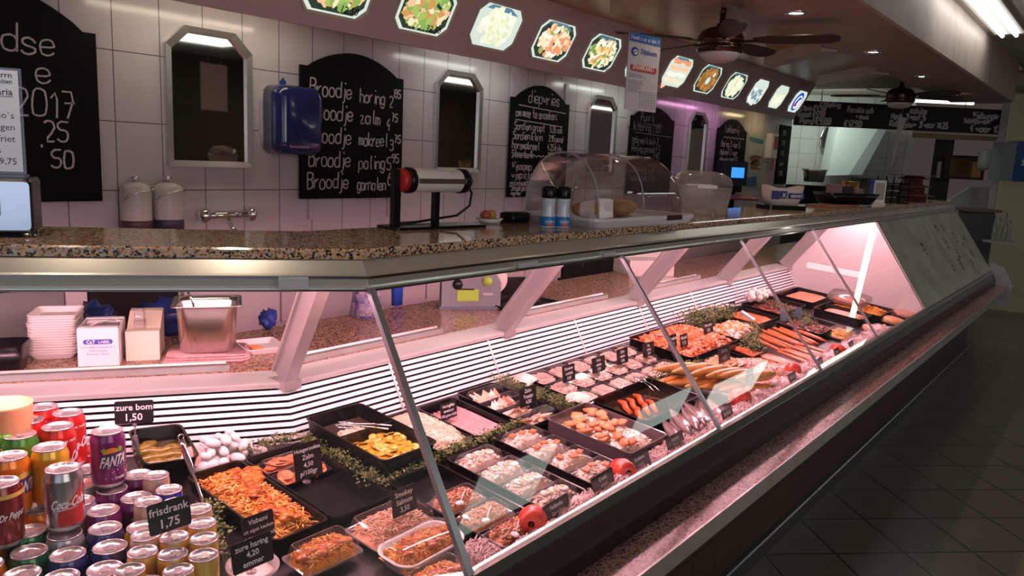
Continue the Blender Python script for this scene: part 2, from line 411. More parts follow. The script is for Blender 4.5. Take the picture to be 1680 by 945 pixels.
# angled ceiling beams
def beam(p, q, n):
    p = Vector(p); q = Vector(q); d = (q - p).normalized(); s = Vector((-d.y, d.x, 0)) * 0.06
    b = MB(); b.loft([[tuple(e + s + Vector((0, 0, h0))), tuple(e - s + Vector((0, 0, h0))), tuple(e - s + Vector((0, 0, h1))), tuple(e + s + Vector((0, 0, h1)))] for e, h0, h1 in ((p, 2.43, 2.519), (q, 2.43, 2.519))])
    return struct('trim_%d' % n, b, beam_m)
beam((4.05, 2.50, 0), (3.30, 1.82, 0), 3); beam((6.45, 2.50, 0), (5.75, 1.82, 0), 4); beam((8.0, 2.55, 0), (7.2, 1.82, 0), 5); beam((2.3, 2.5, 0), (1.6, 1.82, 0), 6)

# far end: kitchen behind the counter
def FM(p):  # drawing plane facing back along the shop
    return Matrix(((RGT.x, 0, -FWD.x, p[0]), (RGT.y, 0, -FWD.y, p[1]), (0, 1, 0, p[2]), (0, 0, 0, 1)))
def farbox(mb, u0, v0, u1, v1, d, th, mi=0):
    """upright slab whose near face covers the given outline, d metres away along the shop"""
    a = onfar(u0, v0, d); c = onfar(u1, v1, d)
    l0 = a.dot(RGT); l1 = c.dot(RGT); z0, z1 = sorted((a.z, c.z))
    M = FM(FWD * d)
    return mb.box(min(l0, l1), max(l0, l1), z0, z1, -th, 0, mi, M)
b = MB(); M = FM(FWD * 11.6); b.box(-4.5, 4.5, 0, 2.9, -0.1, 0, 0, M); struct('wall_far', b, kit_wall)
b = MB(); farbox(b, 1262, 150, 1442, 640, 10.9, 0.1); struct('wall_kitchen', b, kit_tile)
b = MB(); b.box(9.3, 12.6, 1.6, 5.5, 2.62, 2.66); b.box(10.2, 14, 1.0, 1.6, 2.62, 2.66); struct('ceiling_kitchen', b, P('kitchen_ceiling', (0.35, 0.31, 0.25), 0.6))

# ================================================================ THE DISPLAY COUNTER
granite = GRANITE('granite_ledge', [(0.0, (0.02, 0.016, 0.016)), (0.33, (0.24, 0.13, 0.075)), (0.42, (0.50, 0.29, 0.16)), (0.54, (0.62, 0.42, 0.26)), (0.68, (0.44, 0.40, 0.40))], 210, 0.10)
granite_w = GRANITE('granite_worktop', [(0.0, (0.06, 0.035, 0.03)), (0.34, (0.22, 0.11, 0.07)), (0.45, (0.36, 0.19, 0.12)), (0.62, (0.50, 0.31, 0.21))], 190, 0.22)
granite_p = GRANITE('granite_bumper', [(0.0, (0.05, 0.03, 0.03)), (0.34, (0.16, 0.075, 0.07)), (0.42, (0.30, 0.15, 0.14)), (0.62, (0.35, 0.20, 0.185))], 190, 0.22)
glass_m = CLEAR('case_glass', (0.97, 0.98, 0.97), 1.0, 0.015, 1.5)
XE, XS = 5.27, 8.05   # end of the open display; end of the closed unit
SL = 1.9
def station(kind, v):
    if kind == 'M': return lambda y, z: (mitre(y), y, z)
    if kind == 'R': return lambda y, z: (v, y, z)
    if kind == 'S': return lambda y, z: (v[0] + (v[1] - v[0]) * (y - .916) / .346, y, z)
    return lambda y, z: tuple(leftp(v, y, z))
def sweep(mb, prof, st, mi=0, sm=False):
    fs = [station(*s) for s in st]
    mb.loft([[f(y, z) for y, z in prof] for f in fs], mi, sm)
    return mb
FULL = [('L', SL), ('M', 0), ('R', XS)]; CASE = [('L', SL), ('M', 0), ('R', XE)]
counter = thing('display_counter', 'long steel and granite fish display counter bending away at its near end', 'display counter', (1.5, 1.3, 0))
def cpart(name, mb, mats, label=None):
    o = mb.build(name, mats, counter, label); o.location = (-1.5, -1.3, 0); return o
b = MB(); sweep(b, [(1.298, 1.363), (1.66, 1.363), (1.66, 1.385), (1.302, 1.385), (1.298, 1.381)], FULL); cpart('ledge_top', b, granite, 'polished speckled granite ledge on top of the counter')
b = MB(); sweep(b, [(1.306, 1.3625), (1.300, 1.361), (1.276, 1.334), (1.268, 1.328), (1.270, 1.304), (1.282, 1.303), (1.292, 1.330), (1.405, 1.335), (1.405, 1.307), (1.415, 1.307), (1.415, 1.335), (1.60, 1.337), (1.60, 1.3625)], FULL); cpart('canopy_trim', b, P('canopy_steel', (0.74, 0.71, 0.64), 0.24, 0.7))  # rear lip of the profile is added to keep tube light off the tiles
b = MB(); sweep(b, [(1.262, 1.331), (1.2675, 1.331), (1.2675, 1.325), (1.262, 1.325)], FULL); sweep(b, [(1.255, 1.3035), (1.275, 1.3035), (1.275, 1.299), (1.255, 1.299)], FULL); cpart('canopy_rail', b, steel_pol)
lampm = EM('case_tube', (1.0, 0.50, 0.595), CASE_E)
for nm, st in (('L', [('L', 1.7), ('L', 0.08)]), ('a', [('R', 1.22), ('R', 2.15)]), ('b', [('R', 2.26), ('R', 3.14)]), ('c', [('R', 3.26), ('R', 4.17)]), ('d', [('R', 4.29), ('R', 5.20)])):
    b = MB(); sweep(b, [(1.335 + 0.011 * math.cos(a), 1.316 + 0.011 * math.sin(a)) for a in [2 * PI * k / 8 for k in range(8)]], st, 0, True); cpart('light_tube', b, lampm)
# front glass, one pane per bay, and the strips over the joints
gl = [(0.918, 0.788), (0.923, 0.785), (1.267, 1.300), (1.262, 1.303)]
def pane(st):
    fs = [station(*s) for s in st]
    b = MB(); q = [fs[0](*gl[0]), fs[1](*gl[0]), fs[1](*gl[3]), fs[0](*gl[3])]
    b.add(q, [(0, 1, 2, 3)]); return b
for st in ([('L', SL), ('M', 0)], [('M', 0), ('S', (2.234, 2.144))], [('S', (2.237, 2.147)), ('S', (3.239, 3.109))], [('S', (3.242, 3.112)), ('S', (4.129, 4.029))], [('S', (4.131, 4.031)), ('R', XE)]):
    cpart('glass_pane', pane(st), glass_m)
def strip(c, half, m, c2=None):
    b = MB(); rows = []
    for (y, z), cc in (((0.914, 0.785), c), ((1.262, 1.303), c2 or c)):
        base = Vector(station(*cc)(y, z)); n = Vector((0, -0.832, 0.555))
        rows.append([tuple(base + Vector((dx, 0, 0)) + n * dn) for dx, dn in ((-half, -0.003), (half, -0.003), (half, 0.009), (-half, 0.009))])
    b.loft(rows); cpart('joint_strip', b, m)
strip(('M', 0), 0.0085, steel_blue); strip(('R', 2.235), 0.0052, steel_blue, ('R', 2.145)); strip(('R', 3.24), 0.0018, steel_blue, ('R', 3.11)); strip(('R', 4.13), 0.0012, steel_blue, ('R', 4.03))
# closed unit behind stickered grey glass
b = MB(); b.loft([[(x, y, z) for y, z in ((0.916, 0.790), (0.926, 0.784), (1.268, 1.296), (1.260, 1.303))] for x in (XE + 0.01, XS)])
cpart('cover_panel', b, P('grey_cover_glass', (0.36, 0.36, 0.31), 0.25, var=0.25, scale=5), 'grey frosted cover glass with small black opening stickers')
rnd = random.Random(3); sk = {}
nrm = Matrix(((1, 0, 0, 0), (0, 0.555, -0.832, 0), (0, 0.832, 0.555, 0), (0, 0, 0, 1)))
for fx, fy, k in ((5.75, .62, 2), (6.5, .80, 1), (6.75, .80, 1), (6.55, .62, 2), (7.0, .66, 2), (6.75, .45, 2), (7.15, .48, 1), (6.3, .33, 2), (6.65, .30, 2), (7.1, .25, 1), (7.3, .34, 1), (7.35, .55, 1)):
    base = T((fx + .3, 0.916 + 0.344 * fy, 0.790 + 0.513 * fy)) @ nrm @ T((0, 0, 0.002))
    b = MB()
    for j in range(k + 1): b.text(['07:30', '18:00', 'ma di', 'wo do', 'vr za'][rnd.randrange(5)], 0.035, base @ T((0, -0.036 * j, 0)), 0, 'L', 0.012)
    cpart('sticker_lettering', b, blackm)
# base rail, front panel, bumper shelf, plinth, kick rail
b = MB(); sweep(b, [(0.926, 0.790), (0.906, 0.787), (0.896, 0.766), (0.930, 0.762), (0.930, 0.784)], FULL); cpart('base_rail', b, P('rail_steel', (0.30, 0.30, 0.26), 0.3, 0.9)); b = MB(); sweep(b, [(0.897, 0.7655), (0.893, 0.764), (0.876, 0.732), (0.871, 0.712), (0.930, 0.712), (0.930, 0.7618)], FULL); cpart('rail_skirt', b, P('rail_skirt', (0.055, 0.035, 0.032), 0.3, 0.3))
b = MB(); sweep(b, [(0.8715, 0.7115), (0.885, 0.7115), (0.885, 0.60), (0.8715, 0.60)], FULL); cpart('front_panel', b, P('dark_front', (0.016, 0.006, 0.005), 0.25, spec=.3))
b = MB(); sweep(b, [(0.765, 0.668), (0.871, 0.668), (0.871, 0.635), (0.765, 0.635)], FULL); cpart('bumper_shelf', b, granite_p, 'narrow pinkish granite bag shelf along the front')
b = MB(); sweep(b, [(0.759, 0.671), (0.7648, 0.671), (0.7648, 0.618), (0.759, 0.618)], FULL); cpart('bumper_edge', b, steel)
b = MB(); sweep(b, [(1.03, 0.63), (1.06, 0.63), (1.06, 0.0), (1.03, 0.0)], FULL)
cpart('plinth', b, TILES('plinth_tile', (0, 2), 0.20, 0.20, 0, 0.05, (0.05, 0.018, 0.009), (0.06, 0.022, 0.011), (0.006, 0.005, 0.004), 0.004, 0.3))
b = MB(); sweep(b, [(1.000, 0.0), (1.035, 0.0), (1.035, 0.075), (1.005, 0.075), (1.000, 0.070)], FULL); cpart('kick_rail', b, P('kick_rail_steel', (0.16, 0.16, 0.17), 0.3, 0.9))
# end plate of the bumper shelf
b = MB(); b.prism([(0.75, 0.50), (0.74, 0.68), (0.82, 0.83), (0.93, 0.86), (0.95, 0.50)], 0, 0.02, 0, T((XS, 0, 0)) @ Matrix(((0, 0, 1, 0), (1, 0, 0, 0), (0, 1, 0, 0), (0, 0, 0, 1)))); cpart('end_plate', b, P('end_plate_grey', (0.40, 0.39, 0.42), 0.4))
# deck, raked slatted back, service shelf, worktop
b = MB(); sweep(b, [(0.932, 0.7255), (1.72, 0.8035), (1.72, 0.795), (0.932, 0.717)], CASE); cpart('deck', b, P('deck_steel', (0.05, 0.045, 0.045), 0.35, 0.6))
b = MB(); sweep(b, [(0.9305, 0.783), (0.9335, 0.783), (0.9335, 0.7265), (0.9305, 0.7265)], CASE); cpart('inner_lip', b, white)
b = MB(); sweep(b, [(1.697, 0.785), (1.785, 0.945), (1.80, 0.94), (1.712, 0.785)], CASE); cpart('slat_backing', b, blackm)
slat = P('slat_white', (0.86, 0.83, 0.83), 0.35)
b = MB()
for i in range(9):
    f = 0.03 + i / 9.0 * 0.97; y = 1.688 + 0.08 * f; z = 0.790 + 0.148 * f
    sweep(b, [(y, z), (y + 0.008, z - 0.002), (y + 0.0125, z + 0.0075), (y + 0.0045, z + 0.0095)], CASE)
cpart('slatted_back', b, slat)
b = MB()
for X in (1.62, 2.10, 2.66, 3.2, 3.75, 4.3):
    b = MB(); b.loft([[(X + dx, 1.6845 + dy, 0.788), (X + dx + 0.006, 1.6845 + dy, 0.788), (X + dx + 0.006, 1.7655 + dy, 0.94), (X + dx, 1.7655 + dy, 0.94)] for dx, dy in ((0, 0), (0, 0.004))]); cpart('slat_bracket', b, steel)
b = MB(); sweep(b, [(1.760, 0.950), (1.766, 0.953), (1.864, 0.9605), (1.864, 0.941), (1.775, 0.941), (1.762, 0.938)], CASE); cpart('service_shelf', b, P('service_steel', (0.80, 0.77, 0.75), 0.34, 0.5))
b = MB(); sweep(b, [(1.865, 0.930), (2.33, 0.930), (2.33, 0.962), (1.865, 0.962)], [('L', 1.15), ('M', 0), ('R', XS)]); cpart('worktop', b, granite_w, 'brown granite worktop behind the display')
b = MB(); sweep(b, [(1.90, 0.0), (2.28, 0.0), (2.28, 0.929), (1.90, 0.929)], [('L', 1.15), ('M', 0), ('R', XS)]); cpart('under_cabinet', b, P('under_cabinet', (0.25, 0.22, 0.21), 0.5))
pm = P('post_steel', (0.66, 0.62, 0.62), 0.35, 0.75)
def post(c):
    b = MB(); f = station(*c)
    a0 = Vector(f(1.80, 0.953)); a1 = Vector(f(1.50, 1.345)); d = (a1 - a0).normalized()
    pl = Vector((0, d.z, -d.y)) if c[0] == 'R' else Vector((0, d.z, -d.y))
    for hx, d0, d1 in ((0.020, -0.036, -0.026), (0.006, -0.026, 0.03), (0.016, 0.03, 0.038)):
        b.loft([[tuple(e + Vector((sx * hx, 0, 0)) + pl * dd) for sx, dd in ((-1, d0), (1, d0), (1, d1), (-1, d1))] for e in (a0, a1)])
    b.box(a0.x - 0.028, a0.x + 0.028, a0.y - 0.05, a0.y + 0.03, 0.932, 0.957)
    cpart('canopy_post', b, pm)
post(('M', 0))
for X in (2.22, 3.21, 4.24, 5.24): post(('R', X))
b = MB(); b.prism([(0.935, 0.72), (0.925, 0.788), (1.264, 1.296), (1.30, 1.334), (1.60, 1.334), (1.82, 0.96), (1.80, 0.80)], 0, 0.012, 0, T((XE - 0.004, 0, 0)) @ Matrix(((0, 0, 1, 0), (1, 0, 0, 0), (0, 1, 0, 0), (0, 0, 0, 1))))
cpart('end_panel', b, P('end_panel_white', (0.74, 0.66, 0.65), 0.25), 'pale end panel closing the display')
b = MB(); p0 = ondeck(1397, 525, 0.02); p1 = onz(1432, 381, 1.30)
b.tube([p0, p1], 0.016, 10); cpart('reflection_streak', b, EM('streak_glow', (1.0, 0.90, 0.84), 2.2), 'glowing streak added for a reflection near the far end')  # glowing rod added in place of a bright reflection on the end glass
# glossy latch blocks under the canopy
b = MB()
for s in (0.16,): 
    o = leftp(s, 1.256, 1.316); b.box(-0.03, 0.03, -0.006, 0.004, -0.012, 0.012, 0, T(o) @ RZ(-TH).to_4x4())
LG = P('latch_grey', (0.5, 0.5, 0.52), 0.4); cpart('latch', b, LG)
for x0, x1 in ((1.62, 1.70), (2.05, 2.11)):
    b = MB(); b.box(x0, x1, 1.258, 1.2675, 1.306, 1.320); cpart('latch', b, LG)

# ================================================================ BACK COUNTER AND CABINETS
frontm = P('cabinet_front', (0.62, 0.53, 0.53), 0.45, var=0.05, scale=3)
CAB = [(0.74, 1.50, 'white base cabinet with black panel for a shaded niche behind the label carton', 0), (1.50, 2.39, 'white base cabinet behind the checkered cloth and blue glove', 1), (2.39, 3.26, 'white base cabinet behind the grey tape machine', 1), (3.26, 4.05, 'white base cabinet behind the second canopy post', 1),
       (4.05, 4.90, 'black fronted appliance cabinet seen under the ledge beyond the second post', 2), (4.90, 5.75, 'white base cabinet behind the white weighing scale', 1), (5.75, 6.60, 'white base cabinet far along the back wall', 1), (6.60, 7.45, 'last white base cabinet under the blue screen terminal', 1)]
for x0, x1, lab, kd in CAB:
    wv = x1 - x0 - .004
    t = thing('base_cabinet', lab, 'cabinet', (x0, 2.8, 0), group='base cabinets along the back wall')
    fm = blackm if kd == 2 else frontm
    b = MB(); b.box(0, wv, 0.03, 0.6, 0.10, 1.099); b.build('body', fm, t)
    b = MB(); b.box(0.02, wv - .02, 0.06, 0.5, 0, 0.0995); b.build('plinth', blackm, t)
    if kd == 0:
        b = MB(); b.box(0.42, wv - .01, 0.0, 0.0295, 0.70, 1.09); b.build('niche_shade', blackm, t, 'black panel standing in for the shade of a niche')  # flush black slab; the shade of the opening is put into its colour
        b = MB(); b.box(0.01, 0.34, 0.0, 0.0295, 0.15, 1.09); b.build('door', P('grey_door', (.22, .22, .20), .5), t, 'grey door'); b = MB(); b.box(0.345, 0.415, 0.0, 0.0295, 0.15, 1.09); b.build('stile', frontm, t)
    else:
        h = (wv - .03) / 2
        for k in (0, 1):
            xa = .01 + k * (h + .01)
            b = MB(); b.box(xa, xa + h, 0.0, 0.0295, 0.85, 1.09); dr = b.build('drawer', fm, t)
            b = MB(); b.box(xa, xa + h, 0.0, 0.0295, 0.15, 0.80); b.build('door', fm, t)
            if kd == 2:
                b = MB(); b.box(xa + h / 2 - .008, xa + h / 2 + .008, -.012, -.0002, .90, .96); b.build('handle', steel_pol, dr)
b = MB(); b.box(0.78, 7.5, 2.77, 3.41, 1.0995, 1.135); tag(b.build('back_worktop', granite_w), 'long granite worktop on the cabinets along the tiled wall', 'worktop')

# ================================================================ ON THE TILED WALL
board_m = P('chalkboard', (0.006, 0.005, 0.006), 0.7, var=0.2, scale=8, spec=0.15)
chalk_m = P('chalk', (0.62, 0.58, 0.60), 0.9, var=0.25, scale=60)
chalk_dim = P('chalk_faint', (0.30, 0.28, 0.29), 0.9, var=0.5, scale=60)
rc = random.Random(11)
def board(x0, x1, z0, zs, zt, label, lines, faint=False, extra=None):
    """arched chalkboard; lines = (x, z, cap height, squeeze, text)"""
    t = thing('chalkboard', label, 'chalkboard', ((x0 + x1) / 2, YW - 0.0306, z0), group='arched chalkboards on the tiled wall')
    wv = x1 - x0; h = wv / 2; arc = []
    for k in range(17):
        u = k / 16.0; x = h - 0.05 - u * (wv - 0.10)
        arc.append((x, zs - z0 + (zt - zs) * math.sin(PI * u) ** 0.85))
    poly = [(-h, 0), (h, 0), (h, zs - z0), (h - 0.05, zs - z0)] + arc[1:-1] + [(-h + 0.05, zs - z0), (-h, zs - z0)]
    b = MB(); b.prism(poly, -0.018, 0.0, 0, WALLM(0, 0, 0)); b.build('board', board_m, t)
    M0 = WALLM(0, -0.0005, 0); cm = chalk_dim if faint else chalk_m
    for x, z, s, kx, tx in lines:
        b = MB(); b.chalk(tx, s, M0 @ T((x - (x0 + x1) / 2, z - z0, 0)), 0, 0.0075 if not faint else 0.008, kx, 0.3, rc); b.build('chalk_writing', cm, t)
    if extra:
        for ln in extra: b = MB(); b.ribbon(ln[0], ln[1], M0); b.build('chalk_line', cm, t)
    return t
# prism z is the drawing plane's normal (towards the shop), so boards are 18 mm behind their face
def rul(b, M, pts, wd=0.006): b.ribbon(pts, wd, M)
board(0.78, 1.478, 1.335, 2.013, 2.14, 'large chalkboard at the left edge with big 2017 behind the menu holder', [(1.135, 1.905, .105, .85, 'dse'), (1.245, 1.80, .10, .9, 'e'), (1.16, 1.665, .105, .85, '2017'), (1.262, 1.575, .08, .85, '25'), (1.245, 1.55, .06, 1, '.'), (1.285, 1.47, .07, .9, '50')])
board(2.477, 3.185, 1.33, 2.01, 2.106, 'chalkboard with five sandwich prices beside the blue dispenser',
      [(2.53, 1.865, .085, .70, 'Broodje'), (2.862, 1.855, .075, .62, 'haring'), (3.075, 1.845, .06, .8, '2'), (3.115, 1.90, .045, .8, '85'),
       (2.54, 1.745, .085, .70, 'Broodje'), (2.862, 1.74, .075, .74, 'zalm'), (3.055, 1.715, .065, .8, '4'), (3.095, 1.765, .045, .8, '75'),
       (2.53, 1.625, .085, .70, 'Broodje'), (2.86, 1.62, .075, .58, 'makreel'), (3.085, 1.60, .06, .8, '3'), (3.12, 1.645, .045, .8, '75'),
       (2.525, 1.50, .085, .70, 'Broodje'), (2.86, 1.495, .075, .66, 'paling'), (3.065, 1.49, .07, .8, '5'), (3.105, 1.53, .05, .8, '95'),
       (2.515, 1.385, .085, .70, 'Broodje'), (2.85, 1.375, .07, .55, 'garnalen'), (3.075, 1.40, .075, .8, '6.'), (3.115, 1.405, .05, .8, '50')])
ex3 = [([(-.27, .632), (0, .622), (.29, .612)], .007), ([(-.30, .532), (0, .522), (.26, .512)], .007), ([(-.32 + .028 * i, .285 + .010 * (i % 2)) for i in range(22)], .007)]
board(4.19, 4.875, 1.32, 2.0, 2.104, 'chalkboard headed diepvries behind the clear bread dome',
      [(4.37, 1.975, .085, .75, 'diepvries'), (4.235, 1.875, .06, .7, 'om mee te snoeken:'), (4.225, 1.785, .055, .75, 'Sardien groot'), (4.64, 1.785, .045, .7, '5.35 zak'),
       (4.215, 1.72, .055, .75, 'Sardien klein'), (4.63, 1.72, .045, .7, '2.95 pond'), (4.21, 1.655, .055, .75, 'horsmakreel'), (4.62, 1.655, .045, .75, '4.25 kilo'), (4.21, 1.595, .052, .75, 'Steenbolk'), (4.63, 1.595, .045, .72, '2.50 kilo'),
       (4.22, 1.51, .055, .85, 'Vissoep'), (4.56, 1.515, .05, .8, '4.95'), (4.22, 1.45, .055, .85, 'vispizza'), (4.56, 1.455, .05, .8, '4.95'), (4.205, 1.40, .042, .72, 'palingmosterds'), (4.22, 1.365, .04, .8, 'Stoofpal'), (4.22, 1.335, .028, .8, 'rogvleu')], False, ex3)
ex4 = [([(-.20, .60), (.15, .595)], .007), ([(-.33, .52), (.34, .51)], .007)]
board(5.80, 6.57, 1.33, 1.99, 2.083, 'dark chalkboard with faint writing partly behind the hanging card',
      [(5.95, 1.955, .07, .9, 'Puur k'), (5.84, 1.87, .07, .85, 'k Haring 2 85'), (5.83, 1.76, .06, .8, 'Makreel klein 2'), (5.83, 1.69, .06, .8, 'Paling gerookt 5'), (5.83, 1.62, .06, .8, 'gamba spies 3 95'), (5.83, 1.52, .06, .8, 'kibbeling 4 50'), (5.83, 1.44, .06, .8, 'lekkerbek 3 50')], True, ex4)
ex5 = [([(-.24 + .045 * i, z + .016 * (i % 2)) for i in range(13)], .009) for z in (.56, .28)]
board(7.54, 8.27, 1.33, 1.985, 2.088, 'chalkboard headed lekkernijs above the blue screen terminal',
      [(7.70, 1.95, .075, .8, 'Lekkernij'), (7.63, 1.80, .065, .8, 'Haring 3 voor 5'), (7.62, 1.72, .06, .8, 'Makreel 2 voor'), (7.60, 1.65, .06, .8, 'Zalm per pond 12')], False, ex5)
# narrow board on the far wall return
t = thing('chalkboard', 'narrow chalkboard at the far end of the tiled wall beside the kitchen', 'chalkboard', (9.47, YW - .0065, 1.42))
b = MB(); b.box(-0.17, 0.20, -0.012, 0.006, 0, 0.70); b.build('board', board_m, t)
for i in range(5): b = MB(); b.chalk(['2 50', '3 75', '4 95', 'zalm', '12 30'][i], .055, WALLM(-.10, -.0135, .58 - i * .12), 0, .009, .8, .3, rc); b.build('chalk_writing', chalk_m, t)

# mirrors with chamfered tops
mirror_m = P('mirror_glass', (0.55, 0.50, 0.46), 0.03, 1.0)
frame_m = P('mirror_frame', (0.72, 0.70, 0.70), 0.25, 0.9)
for i, (x0, x1, lab) in enumerate(((1.772, 2.20, 'large mirror with cut corners left of the blue dispenser'), (3.466, 3.892, 'mirror with cut corners above the white heat lamp'), (5.15, 5.57, 'mirror with cut corners behind the clear bread dome'), (6.90, 7.292, 'mirror with cut corners lit purple under the strip light'))):
    t = thing('wall_mirror', lab, 'mirror', ((x0 + x1) / 2, YW - 0.001, 1.485), group='wall mirrors between the chalkboards')
    hw = (x1 - x0) / 2
    def octo(h, zt, z0, ch): return [(-h, z0), (h, z0), (h, zt - ch * .95), (h - ch, zt), (-h + ch, zt), (-h, zt - ch * .95)]
    out = octo(hw, .622, 0, .09); inn = octo(hw - .028, .594, .028, .083)
    b = MB(); b.loft([[(x, y, 0.0) for x, y in out], [(x, y, .028) for x, y in out], [(x, y, .022) for x, y in inn], [(x, y, 0.006) for x, y in inn]], 0, False, (False, False), True, WALLM(0, 0, 0)); b.build('frame', frame_m, t)
    b = MB(); b.prism(inn, 0.003, 0.008, 0, WALLM(0, 0, 0)); b.build('glass', mirror_m, t, 'dark reflecting glass')
# strip lights beneath the bulkhead
for x0, x1, c, lab in ((1.55, 2.40, (1.0, .86, .62), 'warm strip light over the first mirror'), (3.36, 4.12, (.95, 1.0, .88), 'white strip light over the second mirror'), (5.05, 5.75, (.9, 1.0, .85), 'greenish white strip light over the third mirror'), (6.75, 7.55, (1.0, .45, .85), 'pink strip light over the fourth mirror'), (8.30, 8.75, (1.0, .78, .38), 'yellow strip light at the far end of the wall')):
    t = thing('strip_light', lab, 'strip light', ((x0 + x1) / 2, 3.17, 2.1695), group='strip lights under the bulkhead')
    h = (x1 - x0) / 2
    b = MB(); b.box(-h, h, -0.03, 0.03, 0.018, 0.042); b.build('housing', white, t)
    b = MB(); b.box(-h + .02, h - .02, -0.018, 0.018, 0.0, 0.0175); b.build('diffuser', EM('strip_%.2f' % x0, c, STRIP_E), t)
# white mounting rails left and right of the boards
for x in (2.56, 3.12, 4.24, 4.86, 5.78, 7.50, 9.24):
    b = MB(); b.box(-.02, .02, 0, .0115, 0, .80 if x < 4 else (.25 if x < 9 else .72)); 
    o = b.build('wall_rail', P('rail_white', (.5, .46, .5), .4)); o.location = (x, YW - .012, 1.22 if x < 4 else (1.90 if x < 9 else 1.40))
    tag(o, {2.56: 'white wall rail behind the left side of the sandwich board', 3.12: 'white wall rail behind the right side of the sandwich board', 4.24: 'white wall rail above the left shoulder of the diepvries board', 4.86: 'white wall rail right above the diepvries board', 5.78: 'white wall rail by the hanging card', 7.50: 'white wall rail left of the lekkernijs board', 9.24: 'white upright strip between the paper holder and the narrow far chalkboard'}[x], 'rail', 'rails for the chalkboards')

# backlit menu photographs on the raked face
up = Vector((0, -0.205, 0.372)).normalized(); nf = Vector((0, -up.z, up.y))
def FASC(x, s): # drawing plane on the raked face
    p = Vector((x, 3.08, 2.15)) + up * s + nf * 0.001
    return Matrix(((1, 0, 0, p.x), (0, up.y, nf.y, p.y), (0, up.z, nf.z, p.z), (0, 0, 0, 1)))
def octp(w, h, c): return [(-w + c, -h), (w - c, -h), (w, -h + c), (w, h - c), (w - c, h), (-w + c, h), (-w, h - c), (-w, -h + c)]
PALS = dict(fish=((.75, .35, .12), (.85, .62, .25), (.9, .82, .6), (.2, .35, .08), (.95, .9, .75)), salad=((.35, .5, .12), (.85, .75, .5), (.9, .5, .3), (.25, .4, .1), (.6, .3, .1)), white=((.85, .83, .6), (.8, .82, .65), (.7, .75, .45), (.92, .9, .75)), red=((.9, .3, .15), (.95, .55, .35), (.9, .75, .5), (.3, .4, .1), (.95, .85, .7)), brown=((.35, .15, .04), (.5, .22, .05), (.25, .12, .04)), blue=((.15, .28, .32), (.25, .4, .42), (.7, .75, .7), (.85, .88, .85)))
LABP = ['backlit menu photo of a platter priced 12,50 at the top left', 'backlit menu photo of a salad platter priced 32,50', 'backlit menu photo of pale rice salad with red pepper', 'backlit menu photo of shrimp salad in a black octagonal tray', 'backlit menu photo of fried fish priced 22,50', 'backlit menu photo half hidden behind the hanging card', 'backlit menu photo of rows of pink shrimp', 'backlit menu photo of dark fish with white onion rings', 'backlit menu photo of pale pink fish salad', 'backlit menu photo of blue grey fish before white', 'backlit menu photo of grey white dish, second from the far end', 'backlit sign with round blue fish emblem at the far end']
